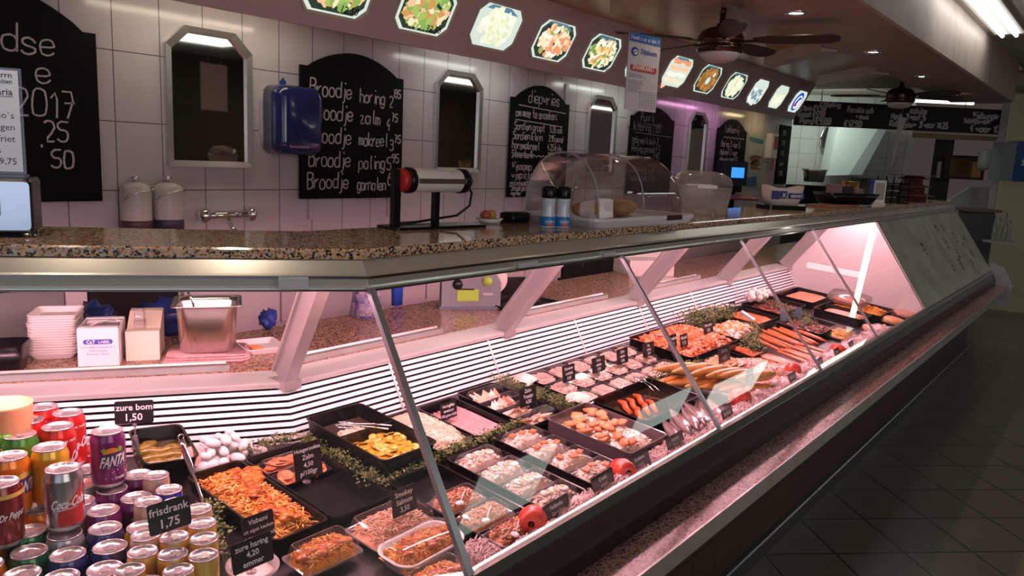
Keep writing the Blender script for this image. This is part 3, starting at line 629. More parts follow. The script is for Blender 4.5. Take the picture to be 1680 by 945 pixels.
for i in range(12):
    xc = 2.39 + i * 0.5605; hw = 0.20 if i < 9 else 0.175; hh = 0.135; s0 = 0.20
    r = random.Random(40 + i)
    t = thing('menu_photo_panel', LABP[i], 'menu photo', FASC(xc, s0).translation, group='backlit menu photos along the bulkhead')
    F = FASC(0, 0); F.translation = (0, 0, 0)
    e = PRINT_E
    b = MB(); o1 = octp(hw, hh, .055); o2 = octp(hw - .012, hh - .012, .05)
    b.loft([[(x, y, 0) for x, y in o1], [(x, y, .010) for x, y in o1], [(x, y, .007) for x, y in o2]], 0, False, (False, False), True, F); b.build('frame', P('print_frame', (.6, .58, .5), .4), t)
    b = MB(); mats = [EM('print_white', (.62, .70, .62), e), EM('print_dark', (.03, .045, .03), e), EM('print_blue', (.10, .22, .30), e)]
    b.prism(o2, 0.001, 0.005, 0, F)
    def flat(pts, mi, h): b.prism(pts, h - .0012, h, mi, F)
    if i < 9: flat([(x, y) for x, y in [(-hw * .7, hh - .04), (-hw * .5, hh - .016), (hw * .3, hh - .016), (hw * .7, hh - .05)]], 2, .0065)
    pal = PALS[['salad', 'salad', 'white', 'red', 'fish', 'salad', 'red', 'brown', 'white', 'blue', 'white', 'blue'][i]]
    base = len(mats); mats += [EM('print_%d_%d' % (['salad', 'salad', 'white', 'red', 'fish', 'salad', 'red', 'brown', 'white', 'blue', 'white', 'blue'].index(['salad', 'salad', 'white', 'red', 'fish', 'salad', 'red', 'brown', 'white', 'blue', 'white', 'blue'][i]), k), c, e) for k, c in enumerate(pal)]
    if i == 11:
        blue = len(mats); mats += [EM('emblem_blue', (.01, .06, .55), e), EM('emblem_white', (1, 1, .95), e), EM('emblem_red', (.7, .03, .04), e)]
        circ = lambda cx, cy, rx, ry, n=28: [(cx + rx * math.cos(2 * PI * k / n), cy + ry * math.sin(2 * PI * k / n)) for k in range(n)]
        flat(circ(0, 0, .105, .105), blue, .0075); flat(circ(.01, -.005, .078, .078), blue + 1, .009)
        flat([(-.06, -.02), (-.02, .045), (.03, .06), (.055, .03), (.02, .025), (.0, -.01), (.02, -.05), (-.03, -.06)], blue, .0105)
        flat([(-.075, -.05), (-.05, .0), (-.035, -.01), (-.045, -.06)], blue + 2, .0115)
        flat([(.02, .01), (.07, .0), (.04, -.045), (.0, -.03)], blue + 1, .0115); flat(circ(.04, -.012, .007, .007, 8), 1, .0125)
    else:
        if i not in (2, 6, 9, 10): flat(octp(hw * .84, hh * .84, .05), 1, .0065)
        n = 150; lay = 0
        for k in range(n):
            if i == 6:
                q = k % 36; row = k // 36; cx = -hw * .7 + hw * 1.4 * (q / 36.0); cy = hh * (.62 - .40 * row) + r.uniform(-.012, .012); sz = .016; mi = base + (0 if row == 0 else (2, 1, 4)[row % 3])
            else:
                a = r.uniform(0, 6.28); rr = math.sqrt(r.random()); cx = hw * .74 * rr * math.cos(a); cy = hh * .72 * rr * math.sin(a) - (.0 if i != 9 else .03); sz = r.uniform(.012, .034); mi = base + r.randrange(len(pal))
                if i in (9, 10) and cy > .02: continue
            m_ = 6; rot = r.uniform(0, 3); el = r.uniform(.35, 1)
            flat([(cx + sz * math.cos(rot) * math.cos(2 * PI * j / m_) - sz * el * math.sin(rot) * math.sin(2 * PI * j / m_), cy + sz * math.sin(rot) * math.cos(2 * PI * j / m_) + sz * el * math.cos(rot) * math.sin(2 * PI * j / m_)) for j in range(m_)], mi, .0075 + .00002 * k)
        if i == 7:
            for cx, cy, q in ((0, -.01, .035), (.06, .05, .02)): flat([(cx + q * math.cos(2 * PI * j / 14), cy + q * math.sin(2 * PI * j / 14)) for j in range(14)], 0, .0115)
    b.build('translucent_print', mats, t)
    pr = {0: '12,50', 1: '32,50', 4: '22,50'}.get(i)
    if pr:
        b = MB(); b.text(pr, .05, F @ T((.09, -.105, .0125)), 0, 'C', .01); b.build('price_lettering', blackm, t)

# blue towel dispenser
t = thing('towel_dispenser', 'blue plastic paper towel dispenser left of the sandwich chalkboard', 'dispenser', (2.385, YW - 0.001, 1.56))
b = MB(); b.rl([(.27, .30, 0, .06), (.27, .30, .03, .06)], 0, False, M=WALLM(0, 0, .165)); b.build('back_plate', P('dispenser_white', (.6, .58, .62), .4), t)
b = MB(); b.rl([(.262, .335, .0305, .05), (.262, .335, .13, .05), (.24, .31, .165, .045), (.19, .26, .178, .03)], 0, True, n=5, M=WALLM(0, 0, .165)); b.build('cover', P('dispenser_blue', (.012, .022, .13), .18, coat=.5), t)
b = MB(); b.prism([(-.012, 0), (.012, 0), (.016, .02), (0, .04), (-.016, .02)], 0, .012, 0, WALLM(0, 0, .335)); b.build('key', P('key_blue', (.02, .06, .3), .3), t)
# sauce pump dispensers
pump_w = P('pump_white', (.66, .62, .58), .35)
for i, (x, lab) in enumerate(((1.592, 'white wall pump dispenser with reddish band, left one of the pair'), (1.735, 'white wall pump dispenser with chrome knob, right one of the pair'))):
    t = thing('pump_dispenser', lab, 'dispenser', (x, YW - .085, 1.14), group='pump dispensers on the wall')
    b = MB(); b.lathe([(.058, .06), (.062, .07), (.062, .235), (.056, .262), (.03, .275), (.008, .277)], 24); b.build('bottle', pump_w, t)
    b = MB(); b.lathe([(.0625, .07), (.0635, .07), (.0635, .115), (.0625, .116)], 24); b.build('band', P('band_%d' % i, (.10, .04, .05) if i == 0 else (.05, .05, .09), .4), t)
    b = MB(); b.lathe([(.012, .276), (.012, .288), (.018, .29), (.018, .300), (.006, .303)], 12); b.build('knob', chrome, t)
    b = MB(); b.tube([(-.068, -.03, .20), (-.05, -.05, .225), (0, -.066, .24), (.05, -.05, .25), (.070, -.03, .255), (.064, -.02, .24), (.071, -.01, .228)], .0025, 6); b.build('wire_bracket', chrome, t)
# wall tap
t = thing('wall_tap', 'chrome two handle wall tap behind the granite ledge', 'tap', (2.04, YW - .001, 1.262))
b = MB(); b.tube([(-.10, -.06, 0), (.10, -.06, 0)], .016, 10); b.tube([(.0, -.06, -.01), (0, -.09, -.06), (0, -.16, -.08)], .010, 8); b.tube([(-.06, -.001, .005), (-.06, -.06, 0)], .014, 8); b.tube([(.06, -.001, .005), (.06, -.06, 0)], .014, 8); b.build('body', chrome, t)
for x in (-.115, .115):
    b = MB(); b.lathe([(.018, -.012), (.034, -.004), (.036, .012), (.026, .028), (.008, .032)], 12, M=T((x, -.06, 0)) @ Matrix.Rotation(math.copysign(PI / 2, x), 4, 'Y')); b.build('handle', chrome, t)
# poster, small sign, switch on the far wall part
t = thing('fish_poster', 'pale poster of a fish dish on the far part of the tiled wall', 'poster', (8.63, YW - .004, 1.36))
b = MB(); b.box(-.24, .24, 0, .003, 0, .62); b.build('sheet', P('poster_pale', (.45, .50, .46), .5, var=.3, scale=5), t)
b = MB(); r = random.Random(5)
for k in range(46): b.prism([(r.gauss(0, .09) + .02 * math.cos(2 * PI * j / 6), .30 + r.gauss(0, .045) * 0 + .016 * math.sin(2 * PI * j / 6) + (k % 7 - 3) * .022) for j in range(6)], .0005, .0012 + .00001 * k, k % 2, WALLM(0, 0, 0))
b.prism([(-.2, .03), (.12, .03), (.1, .15), (-.16, .13)], .0005, .0015, 2, WALLM(0, 0, 0)); b.prism([(-.2, .53), (.2, .51), (.2, .56), (-.2, .575)], .0005, .0015, 2, WALLM(0, 0, 0))
b.build('print', [P('poster_red', (.25, .06, .03), .5), P('poster_brown', (.18, .10, .05), .5), P('poster_blue', (.05, .16, .28), .5)], t)
t = thing('paper_holder', 'white and red paper holder right of the fish poster', 'holder', (9.02, YW - .001, 1.70))
b = MB(); b.box(-.10, .10, -.07, 0, .02, .30); b.build('body', white, t)
b = MB(); b.box(-.03, .09, -.073, -.0705, .12, .27); b.build('red_print', P('holder_red', (.5, .06, .04), .5), t); b = MB(); b.prism([(-.0, -.12), (.05, -.12), (.06, .02), (.01, .02)], .05, .055, 0, WALLM(0, 0, 0)); b.build('red_paper_end', P('holder_red', (.5, .06, .04), .5), t)
b = MB(); b.box(-.03, .03, -.012, 0, 0, .09); o = b.build('wall_switch', P('switch_cream', (.5, .45, .35), .4)); o.location = (8.86, YW - .001, 1.24); tag(o, 'small cream wall switch under the fish poster', 'switch')

# ================================================================ CEILING FITTINGS
for i in range(7):
    x = 0.95 + i * 1.0
    x = (4.36, 5.94, 7.51, 9.13, 3.30, 0.74, 0.37)[i]
    lab = ['recessed ceiling spot nearest the first fan', 'recessed ceiling spot above the second fan approach', 'recessed ceiling spot beside the second fan', 'recessed ceiling spot farthest along the soffit', 'recessed ceiling spot over the near bay of the counter', 'recessed ceiling spot over the left wing, the one nearer its corner', 'recessed ceiling spot over the left wing, the one nearer the wall'][i]
    y = 1.575 if i < 5 else (1.38, 1.72)[i - 5]
    zc = 2.4395 if y < 1.8 else 2.519
    t = thing('recessed_spotlight', lab, 'ceiling light', (x, y, zc), group='recessed spotlights in the ceiling')
    b = MB(); b.lathe([(.062, 0), (.062, -.006), (.045, -.009), (.043, 0.0)], 20, cap=(False, False)); b.build('trim_ring', steel_pol, t)
    b = MB(); b.lathe([(.043, -.001), (.02, -.004)], 16, cap=(False, True)); b.build('lamp', EM('spot_lamp', (1.0, .84, .66), 45.0), t)
    l = D.lights.new('spot_beam', 'SPOT'); l.energy = SPOT_W; l.spot_size = 1.9; l.spot_blend = .6; l.color = (1, .82, .64); l.shadow_soft_size = .03
    o = D.objects.new('spot_beam', l); COL.objects.link(o); o.parent = t; o.location = (0, 0, -.015)
for i, (x, y, hx, hy) in enumerate(((5.1, -2.2, .55, .37), (7.9, -2.12, .62, .22), (10.3, -2.37, .95, .27), (16.5, -3.25, 2.0, .2))):
    lab = ['nearest ceiling light panel over the customer floor', 'second ceiling light panel over the customer floor', 'third ceiling light panel over the customer floor', 'farthest ceiling light panel over the customer floor'][i]
    t = thing('ceiling_light_panel', lab, 'ceiling light', (x, y, 2.829), group='ceiling light panels over the customer floor')
    b = MB(); b.box(-hx - .03, hx + .03, -hy - .03, hy + .03, -.015, 0); b.build('frame', white, t)
    b = MB(); b.box(-hx, hx, -hy, hy, -.018, -.0155); b.build('diffuser', EM('panel_light_%d' % (i > 1), ((.86, 1.0, .90), (1.0, 1.0, .92))[i > 1], CEIL_E * (1, 1.3)[i > 1]), t)
for i, (x0, x1) in enumerate(((5.7, 7.9), (11.6, 12.5))):
    t = thing('fluorescent_fitting', ['long fluorescent fitting on the customer side of the beam', 'fluorescent fitting far behind the steel post', 'pinkish fluorescent fitting above the near bays of the counter front'][i], 'ceiling light', (x0, 1.02 if i < 2 else .70, 2.829))
    b = MB(); b.box(0, x1 - x0, -.11, .11, -.02, 0); b.build('housing', white, t)
    for y in (-.05, .05):
        b = MB(); b.tube([(.03, y, -.036), (x1 - x0 - .03, y, -.036)], .015, 8); b.build('tube', EM('fluor', (1.0, .97, .92), 7.0) if i < 2 else EM('fluor_pink', (1.0, .36, .40), 6.0), t)
for i, (u0, v0, u1, v1, d) in enumerate(((1503, 163, 1598, 172, 10.6), (1380, 139, 1530, 152, 10.9))):
    b = MB(); farbox(b, u0, v0, u1, v1, d, .05); o = b.build('batten_light', EM('batten', (1, .93, .78), 2.5)); tag(o, ['slim batten light above the long kitchen chalkboard', 'cove light along the kitchen ceiling edge'][i], 'ceiling light')

# ceiling fans
fan_br = P('fan_bronze', (.10, .05, .04), .22, .85); blade_m = P('fan_blade', (.045, .022, .02), .35); dome_m = P('fan_opal', (.62, .56, .58), .35)
def make_fan(loc, label, a0):
    t = thing('ceiling_fan', label, 'ceiling fan', loc, group='ceiling fans')
    b = MB(); b.lathe([(.035, .262), (.065, .235), (.06, .215), (.018, .20), (.016, .10), (.03, .095), (.03, .075), (.075, .07), (.115, .05), (.135, .015), (.138, -.02), (.13, -.03), (.14, -.04), (.14, -.055), (.125, -.075)], 32); b.build('motor_housing', fan_br, t)
    b = MB(); b.lathe([(.122, -.075), (.115, -.09), (.09, -.115), (.05, -.128), (.01, -.132)], 28); b.build('lamp_shade', dome_m, t, 'opal glass lamp bowl')
    for k in range(5):
        a = math.radians(a0 + 72 * k); M = Matrix.Rotation(a, 4, 'Z') @ Matrix.Rotation(math.radians(-13), 4, 'X')
        b = MB(); pts = [(.19, .03), (.30, .055), (.50, .065), (.62, .058), (.66, .03), (.665, 0)]
        b.prism(pts + [(x, -y) for x, y in pts[::-1][1:]], -.006, .002, 0, M); bl = b.build('blade', blade_m, t); b = MB(); b.box(.10, .22, -.014, .014, -.012, -.006, 0, M); b.build('bracket', fan_br, bl)
    return t
def fan_ang(deg):  # degrees counted from the picture's right, away from the eye
    v = RGT * math.cos(math.radians(deg)) + FWD * math.sin(math.radians(deg)); return math.degrees(math.atan2(v.y, v.x))
p = ony(1182, 72, 2.06); make_fan((p.x, p.y, p.z + .02), 'bronze five blade ceiling fan with opal lamp, the nearer one', fan_ang(-25))
p = ony(1477, 160, 2.0); make_fan((p.x, p.y, p.z + .02), 'bronze ceiling fan farther back before the long chalkboard', fan_ang(5))
# hanging loyalty card
c0 = ony(1035, 50, 1.72); c1 = ony(1082, 62, 1.72); zb = ony(1050, 182, 1.72).z
t = thing('hanging_card_sign', 'white hanging savings card poster on two strings in front of the menu photos', 'sign', ((c0.x + c1.x) / 2, 1.72, zb), RZ(math.radians(-8)))
wv = (c1.x - c0.x) * .88; hv = c0.z - zb
b = MB(); b.box(-wv / 2, wv / 2, -.002, .002, 0, hv); b.build('card', P('card_white', (.62, .58, .62), .5), t)
W0 = WALLM(0, -.0025, 0)
b = MB(); b.prism([(-wv / 2, hv * .885), (wv / 2, hv * .885), (wv / 2, hv), (-wv / 2, hv)], 0, .0004, 0, W0); b.text('Heeft u er al één ?!', .022, W0 @ T((0, hv * .915, .0006)), 1, 'C', .01, width=wv * .9)
circ = lambda cx, cy, rx, ry, n=20: [(cx + rx * math.cos(2 * PI * k / n), cy + ry * math.sin(2 * PI * k / n)) for k in range(n)]
b.prism(circ(-wv * .31, hv * .76, wv * .115, hv * .058), 0, .0004, 2, W0); b.prism(circ(-wv * .29, hv * .755, wv * .07, hv * .035), .0004, .0006, 1, W0); b.prism([(-wv * .36, hv * .74), (-wv * .27, hv * .78), (-wv * .27, hv * .765), (-wv * .33, hv * .73)], .0006, .0008, 2, W0)
b.text('Dijkshoorn', .03, W0 @ T((wv * .14, hv * .745, .0004)), 2, 'C', .02, width=wv * .52)
b.prism([(x + 0, y + hv * .555) for x, y in rrect(wv * .84, hv * .085, hv * .04, 5)], 0, .0005, 3, W0); b.text('SPAARKAART', .03, W0 @ T((0, hv * .535, .0007)), 1, 'C', .015, width=wv * .7)
for i in range(9): b.text('met deze kaart spaart u voor'[: (20, 26, 0, 22, 24, 18, 20, 16, 20)[i]], .011, W0 @ T((-wv * .45, hv * (.46 - .028 * i), .0004)), 4, 'L')
for i in range(7): b.prism([(-wv * .06, hv * (.05 + .035 * i)), (wv * .42, hv * (.05 + .035 * i)), (wv * .42, hv * (.05 + .035 * i) + .0008), (-wv * .06, hv * (.05 + .035 * i) + .0008)], 0, .0003, 4, W0)
for i in range(6): b.prism([(-wv * .06 + wv * .096 * i, hv * .05), (-wv * .06 + wv * .096 * i + .0008, hv * .05), (-wv * .06 + wv * .096 * i + .0008, hv * .26), (-wv * .06 + wv * .096 * i, hv * .26)], 0, .0003, 4, W0)
b.build('printing', [P('card_blue', (.04, .14, .42), .5), P('card_ink_white', (.85, .85, .85), .5), P('card_navy', (.03, .05, .30), .5), P('card_red', (.55, .04, .04), .5), P('card_grey_ink', (.16, .15, .20), .6)], t)
for sx in (-.2, .25):
    b = MB(); b.tube([(sx * wv, 0, hv - .005), (sx * wv * (1.1 if sx < 0 else 1.6), 0, 2.436 - zb)], .0012, 5); b.build('string', P('string_m', (.45, .33, .25), .8), t)
# pennant by the second fan
b = MB(); p = ony(1480, 196, 1.95); b.loft([[(-.045, -.004, .02), (.045, -.004, .02), (.045, .012, .02), (-.045, .012, .02)], [(-.04, -.002, 0), (.05, 0, 0), (.05, .004, 0), (-.04, .006, 0)], [(-.065, 0, -.46), (-.055, 0, -.46), (-.055, .003, -.46), (-.065, .003, -.46)]], 0, False, M=RZ(math.radians(-35)).to_4x4())
b.tube([(0, .004, .02), (0, .004, 2.50 - p.z)], .0015, 4)
o = b.build('paper_pennant', P('pennant_paper', (.50, .47, .47), .6)); o.location = p; tag(o, 'white pointed paper pennant hanging before the long kitchen chalkboard', 'pennant')

# ================================================================ ON THE GRANITE LEDGE
ZL = 1.3852
clearp = CLEAR('clear_plastic', (.96, .96, .96), 1.0, .05, 1.45, .05, (.8, .75, .72))
cleard = CLEAR('clear_dome', (.86, .82, .82), 1.3, .04, 1.5, .05, (.55, .42, .40))
# napkin dispenser and menu holder, turned with the left wing
LW = RZ(-TH)
nx = onz(62, 386, ZL)
t = thing('napkin_dispenser', 'chrome fronted black napkin dispenser on the ledge at the left edge', 'napkin dispenser', (nx.x - .075, nx.y + .062, ZL), RZ(math.radians(-28)))
b = MB(); b.rl([(.19, .13, .012, .012), (.19, .13, .115, .012), (.18, .12, .122, .012)], 0, False); b.build('case', P('dispenser_black', (.012, .011, .012), .25), t)
b = MB()
o1 = [(x, y + .066) for x, y in rrect(.184, .10, .008)]; o2 = [(x - .01, y + .068) for x, y in rrect(.13, .058, .024)]
b.loft([[(x, y, .0) for x, y in o1], [(x, y, .006) for x, y in o1], [(x, y, .006) for x, y in o2], [(x, y, .001) for x, y in o2]], 0, False, (True, True), True, WALLM(0, -.0655, 0)); b.build('face_plate', P('dispenser_chrome', (.50, .57, .68), .16, 1.0), t)
b = MB(); b.rl([(.105, .02, .046, .006), (.105, .02, .09, .006)], 0, False, M=T((-.015, -.069, 0))); b.build('napkins', P('napkin_white', (.78, .76, .76), .8), t)
for x in (-.08, .08):
    for y in (-.05, .05): b = MB(); b.lathe([(.008, 0), (.008, .0125)], 10, M=T((x, y, 0))); b.build('foot', chrome, t)
t = thing('menu_holder', 'clear menu holder with printed white sheet standing on the napkin dispenser', 'menu holder', (nx.x - .085, nx.y + .062, ZL + .1222), RZ(math.radians(-28)))
b = MB(); b.box(-.15, .088, -.03, .03, 0, .006); b.box(-.15, .088, -.004, .004, .006, .225); b.build('stand', CLEAR('holder_clear', (.85, .85, .95), 1.2, .03, 1.5, .06, (.5, .5, .8)), t)
b = MB(); b.box(-.145, .083, -.0062, -.0045, .012, .22, 0); W1 = WALLM(0, -.0064, 0)
for k, (tx, z, s) in enumerate((('Moderrn', .205, .016), ('bereiten', .193, .013), ('Balisvaria', .170, .019), ('Pampa`s', .146, .019), ('Avocedo`s', .122, .019), ('Haringen', .098, .019), ('Vis friet', .074, .019), ('Saus', .050, .019), ('9,75', .027, .019))):
    b.text(tx, s, W1 @ T((.072 if k not in (3, 7) else .045, z, 0)), 1, 'R', .012 if k < 3 else .0)
b.box(-.05, .072, -.0068, -.0063, .1665, .1675, 1)
b.build('printed_sheet', [P('sheet_white', (.72, .76, .90), .45), P('sheet_ink', (.03, .04, .07), .6)], t)
# heat lamp
h = onz(640, 371, ZL); 
t = thing('heat_lamp', 'white bar heat lamp with red end cap on two black posts', 'heat lamp', (1.605, 1.595, ZL), RZ(math.radians(-6)))
b = MB(); b.rl([(.34, .10, 0, .01), (.34, .10, .008, .01)], 0, False, M=T((.02, -.005, 0))); b.build('base_plate', black, t)
for x, w_ in ((-.115, .022), (.03, .016)):
    b = MB(); b.box(x - w_ / 2, x + w_ / 2, -.008, .012, .008, .165 if x < 0 else .12); b.build('post', black, t)
b = MB(); Mx = T((-.085, 0, .135)) @ Matrix.Rotation(PI / 2, 4, 'Y')
b.lathe([(.032, 0), (.034, .01), (.034, .205), (.026, .225), (.012, .23)], 20, M=Mx); b.build('reflector', P('lamp_white', (.72, .68, .64), .3), t)
b = MB(); b.lathe([(.028, -.022), (.033, -.02), (.033, -.001)], 20, M=Mx); b.build('end_cap', P('cap_red', (.42, .02, .015), .4), t)
b = MB(); b.lathe([(.0345, .0), (.037, .002), (.037, .02), (.0345, .022)], 20, M=Mx); b.lathe([(.0345, .195), (.037, .197), (.037, .22), (.02, .24)], 20, M=Mx); b.build('collar', black, t)
b = MB(); b.box(-.06, .14, -.036, -.033, .128, .142); b.build('grip_strip', P('lamp_brown', (.10, .06, .05), .4), t)
b = MB(); b.tube([(.145, 0, .13), (.17, 0, .10), (.172, .01, .06), (.13, .02, .03), (.05, .03, .02), (-.02, .035, .012), (-.09, .03, .012)], .004, 6); b.build('cord', black, t)
# bowl with fruit, black box behind
p = onz(772, 362, ZL)
t = thing('serving_dish', 'small white dish at the back of the ledge beside the black case', 'dish', (1.90, 1.610, ZL))
b = MB(); b.lathe([(.02, 0), (.03, .001), (.046, .016), (.043, .016), (.028, .005)], 20, cap=(True, True)); b.build('dish', white, t)
for i, (dx, dy, c, lab) in enumerate(((-.018, 0, (.50, .10, .03), 'orange red fruit in the small white dish'), (.016, .006, (.55, .38, .06), 'yellow green fruit in the small white dish'))):
    b = MB(); b.blob((0, 0, .018), .019, .018, .018, 0, 2); o = b.build('fruit', P('fruit_%d' % i, c, .4, var=.3, scale=60)); o.location = (1.90 + dx, 1.610 + dy, ZL + .007); tag(o, lab, 'fruit', 'fruit in the dish')
b = MB(); b.rl([(.09, .06, 0, .012), (.095, .065, .012, .012), (.095, .065, .03, .012), (.07, .045, .036, .01)], 0, True); o = b.build('black_case', black); o.location = (2.02, 1.60, ZL); tag(o, 'flat black plastic case at the back of the ledge left of the shakers', 'case')
# shakers
for i, (u, v, lab) in enumerate(((893, 366, 'blue and white shaker with black top, the left one behind'), (912, 369, 'blue and white shaker with black top, the right one in front'))):
    p = onz(u, v, ZL); t = thing('spice_shaker', lab, 'shaker', (1.965 + .040 * i, 1.425 - .028 * i, ZL), RZ(math.radians(-35)), 'shakers before the bread dome')
    b = MB(); b.lathe([(.024, 0), (.026, .004), (.026, .03), (.019, .055), (.022, .085), (.023, .092)], 20); b.build('body', P('shaker_white', (.55, .62, .70), .25, coat=.5), t)
    b = MB(); b.lathe([(.022, .0925), (.0235, .096), (.0235, .122), (.018, .130)], 16); b.build('top', black, t)
    b = MB(); b.lathe([(.0262, .006), (.0265, .01), (.0265, .03), (.0245, .036)], 20, cap=(False, False)); b.build('label_band', P('shaker_blue', (.02, .16, .45), .3), t)
    b = MB(); b.text('SALERO', .010, T((0, 0, .017)) @ Matrix.Rotation(0, 4, 'X'), 0, 'C', .01, wrap=.0268); 
    b.prism(circ(0, .011, .011, .005), .0266, .0273, 1, Matrix(((1, 0, 0, 0), (0, 0, -1, 0), (0, 1, 0, 0), (0, 0, 0, 1)))); b.build('band_print', [white, P('shaker_red', (.5, .03, .03), .4)], t)
# bread dome
t = thing('bread_dome', 'large clear roll top bread dome on a white tray upon the ledge', 'bread dome', (2.41, 1.475, ZL), RZ(math.radians(-3)))
b = MB(); b.rl([(.60, .33, 0, .03), (.64, .36, .022, .035), (.64, .36, .032, .035), (.62, .34, .030, .03), (.60, .32, .014, .03)], 0, False); b.build('tray', P('tray_white', (.70, .68, .70), .35), t)
sec = []
for k in range(15):
    a = PI * k / 14; sec.append((.155 * math.cos(a), .032 + .205 * math.sin(a) ** .8))
b = MB(); b.loft([[(x, y, z) for y, z in sec] for x in (-.285, -.05, .20)], 0, True, (True, False), False)
ends = []
for j in range(7):
    q = j / 6.0 * PI / 2; ends.append([(.20 + .095 * math.sin(q), y * (1 - .25 * (1 - math.cos(q))), .032 + (z - .032) * (math.cos(q) * .82 + .18 if j < 6 else .0)) for y, z in sec])
b.loft(ends, 0, True, (False, False), False); b.build('dome', cleard, t)
RIM = CLEAR('dome_rim', (.8, .8, .8), 1.6, .1, 1.6, .35, (.7, .66, .66))
b = MB(); b.tube([(-.286, y, z) for y, z in sec], .004, 5); b.build('dome_edge', RIM, t); b = MB(); b.tube([(-.02, y * 1.01, .032 + (z - .032) * 1.01) for y, z in sec], .003, 5); b.build('dome_seam', RIM, t); b = MB(); b.tube([(.0, -.156, .10), (.29, -.12, .10)], .003, 5); b.build('dome_ridge', RIM, t)
b = MB(); b.box(.10, .20, -.185, -.178, .016, .034); b.build('handle', P('handle_brown', (.05, .02, .015), .4), t)
bread = P('bread_crust', (.60, .36, .16), .6, col2=(.48, .24, .09), scale=18)
rb = random.Random(2)
for i, (dx, dy, L, yaw, lab) in enumerate(((-.14, .01, .14, .3, 'bread roll at the left under the clear dome'), (.05, -.02, .16, -.2, 'bread roll in the middle under the clear dome'), (.16, .05, .15, .2, 'bread roll at the back right under the clear dome'))):
    b = MB(); b.blob((0, 0, .028), L / 2, .040, .028, 0, 3, .01, rb); o = b.build('bread_roll', bread); o.location = (2.41 + dx, 1.475 + dy, ZL + .0175); o.rotation_euler = (0, 0, yaw); tag(o, lab, 'bread', 'bread rolls under the dome')
# rounded clear box
t = thing('clear_bin', 'rounded clear plastic bin with lid right of the bread dome', 'container', (3.20, 1.50, ZL), RZ(math.radians(-42)))
b = MB(); b.rl([(.21, .13, 0, .02), (.24, .15, .085, .025), (.245, .155, .125, .025)], 0, True, (True, False)); b.build('body', CLEAR('bin_frost', (.9, .85, .82), 1.0, .15, 1.45, .35, (.62, .54, .52)), t)
b = MB(); b.rl([(.25, .16, .128, .03), (.25, .16, .14, .03), (.235, .145, .165, .04), (.18, .10, .185, .04), (.08, .05, .19, .02)], 0, True, (False, True)); b.build('lid', CLEAR('bin_lid', (.88, .84, .82), 1.1, .1, 1.5, .25, (.6, .52, .5)), t)
b = MB(); b.box(-.05, .04, -.088, -.08, .118, .132); b.build('clasp', white, t)
# serviette basket
t = thing('napkin_basket', 'white and blue paper basket on a black base on the ledge', 'basket', (4.22, 1.50, ZL), RZ(math.radians(-40)))
b = MB(); b.rl([(.23, .15, 0, .02), (.23, .15, .022, .02)], 0, False); b.build('base', black, t)
n_ = 40; rings = []
for z, k, am in ((.0225, .82, 0), (.07, .98, 0), (.115, 1.05, .016)):
    rings.append([(x * k, y * k, z + am * math.cos(2 * math.atan2(y, x))) for x, y in rrect(.21, .13, .05, 9)])
b = MB(); b.loft(rings, 0, True, (True, False)); rings2 = [[(x * .97, y * .97, z) for x, y, z in r_] for r_ in rings]; b.loft(rings2[::-1], 0, True, (False, False)); b.build('paper_bowl', P('basket_white', (.72, .62, .58), .6), t)
b = MB(); b.box(-.098, -.06, -.078, -.066, .055, .10, 0); b.box(-.05, -.015, -.078, -.066, .06, .10, 0); b.box(.0, .085, -.078, -.066, .06, .09, 0); b.text('X', .03, WALLM(-.0325, -.0785, .068), 1, 'C', .02); b.text('SERVET', .02, WALLM(.042, -.0785, .068), 1, 'C', .02, width=.07); b.build('blue_print', [P('basket_blue', (.03, .04, .22), .5), white], t)
# brown board, black tray, card stand, rack, pagoda
b = MB(); b.rl([(.50, .20, 0, .03), (.50, .20, .012, .03)], 0, False); o = b.build('wooden_board', P('board_brown', (.28, .11, .05), .35, var=.3, scale=9)); o.location = (5.02, 1.46, ZL); tag(o, 'brown wooden board under the black tray on the ledge', 'board')
t = thing('display_tray', 'black tray of dark packs with pink fronts on the ledge', 'tray', (5.30, 1.47, ZL + .0122), RZ(math.radians(-30)))
b = MB(); b.rl([(.34, .16, 0, .04), (.42, .22, .07, .05), (.40, .20, .068, .05), (.33, .15, .01, .04)], 0, True); b.build('tray', black, t)
for i in range(3):
    b = MB(); b.box(-.14 + i * .09, -.06 + i * .09, -.03, .03, .012, .125 - .012 * i, 0); b.build('pack', P('pack_%d' % (i % 2), ((.30, .16, .18), (.06, .03, .05))[i % 2], .4), t)
for i, (u, v, w_, h_, nm, mt, lab, cat) in enumerate(((1451, 334, .08, .16, 'price_card_holder', white, 'white card holder with blue side on the ledge beside the black rack', 'card holder'), (1470, 333, .13, .15, 'wire_rack', black, 'black rack of small packets on the ledge beside the white card holder', 'rack'))):
    p = onz(u, v, ZL); t = thing(nm, lab, cat, (5.98 + .42 * i, 1.44, ZL), RZ(math.radians(-45)))
    if i == 0:
        b = MB(); b.box(-.05, .05, -.03, .03, 0, .01); b.box(-.045, .05, -.012, .012, .01, .17); b.build('card', white, t)
        b = MB(); b.box(-.056, -.0455, -.02, .02, .01, .175); b.build('side', P('card_side', (.05, .10, .40), .4), t)
        b = MB(); b.box(-.03, .04, -.0128, -.0122, .03, .15); b.build('print', P('card_print', (.40, .38, .36), .6), t)
    else:
        b = MB()
        for z in (.0, .05, .10, .145): b.box(-.10, .10, -.05, .05, z, z + .008)
        for x in (-.1, -.03, .03, .1): b.box(x - .004, x + .004, -.05, -.045, 0, .16); b.box(x - .004, x + .004, .045, .05, 0, .20)
        b.build('frame', black, t)
        r = random.Random(8)
        for z in (.008, .058, .108):
            for x in (-.06, .0, .06): 
                b = MB(); b.box(x - .022, x + .022, -.04, .03, z, z + .03); b.build('packet', P('packet_grey', (.04, .035, .035), .3), t)
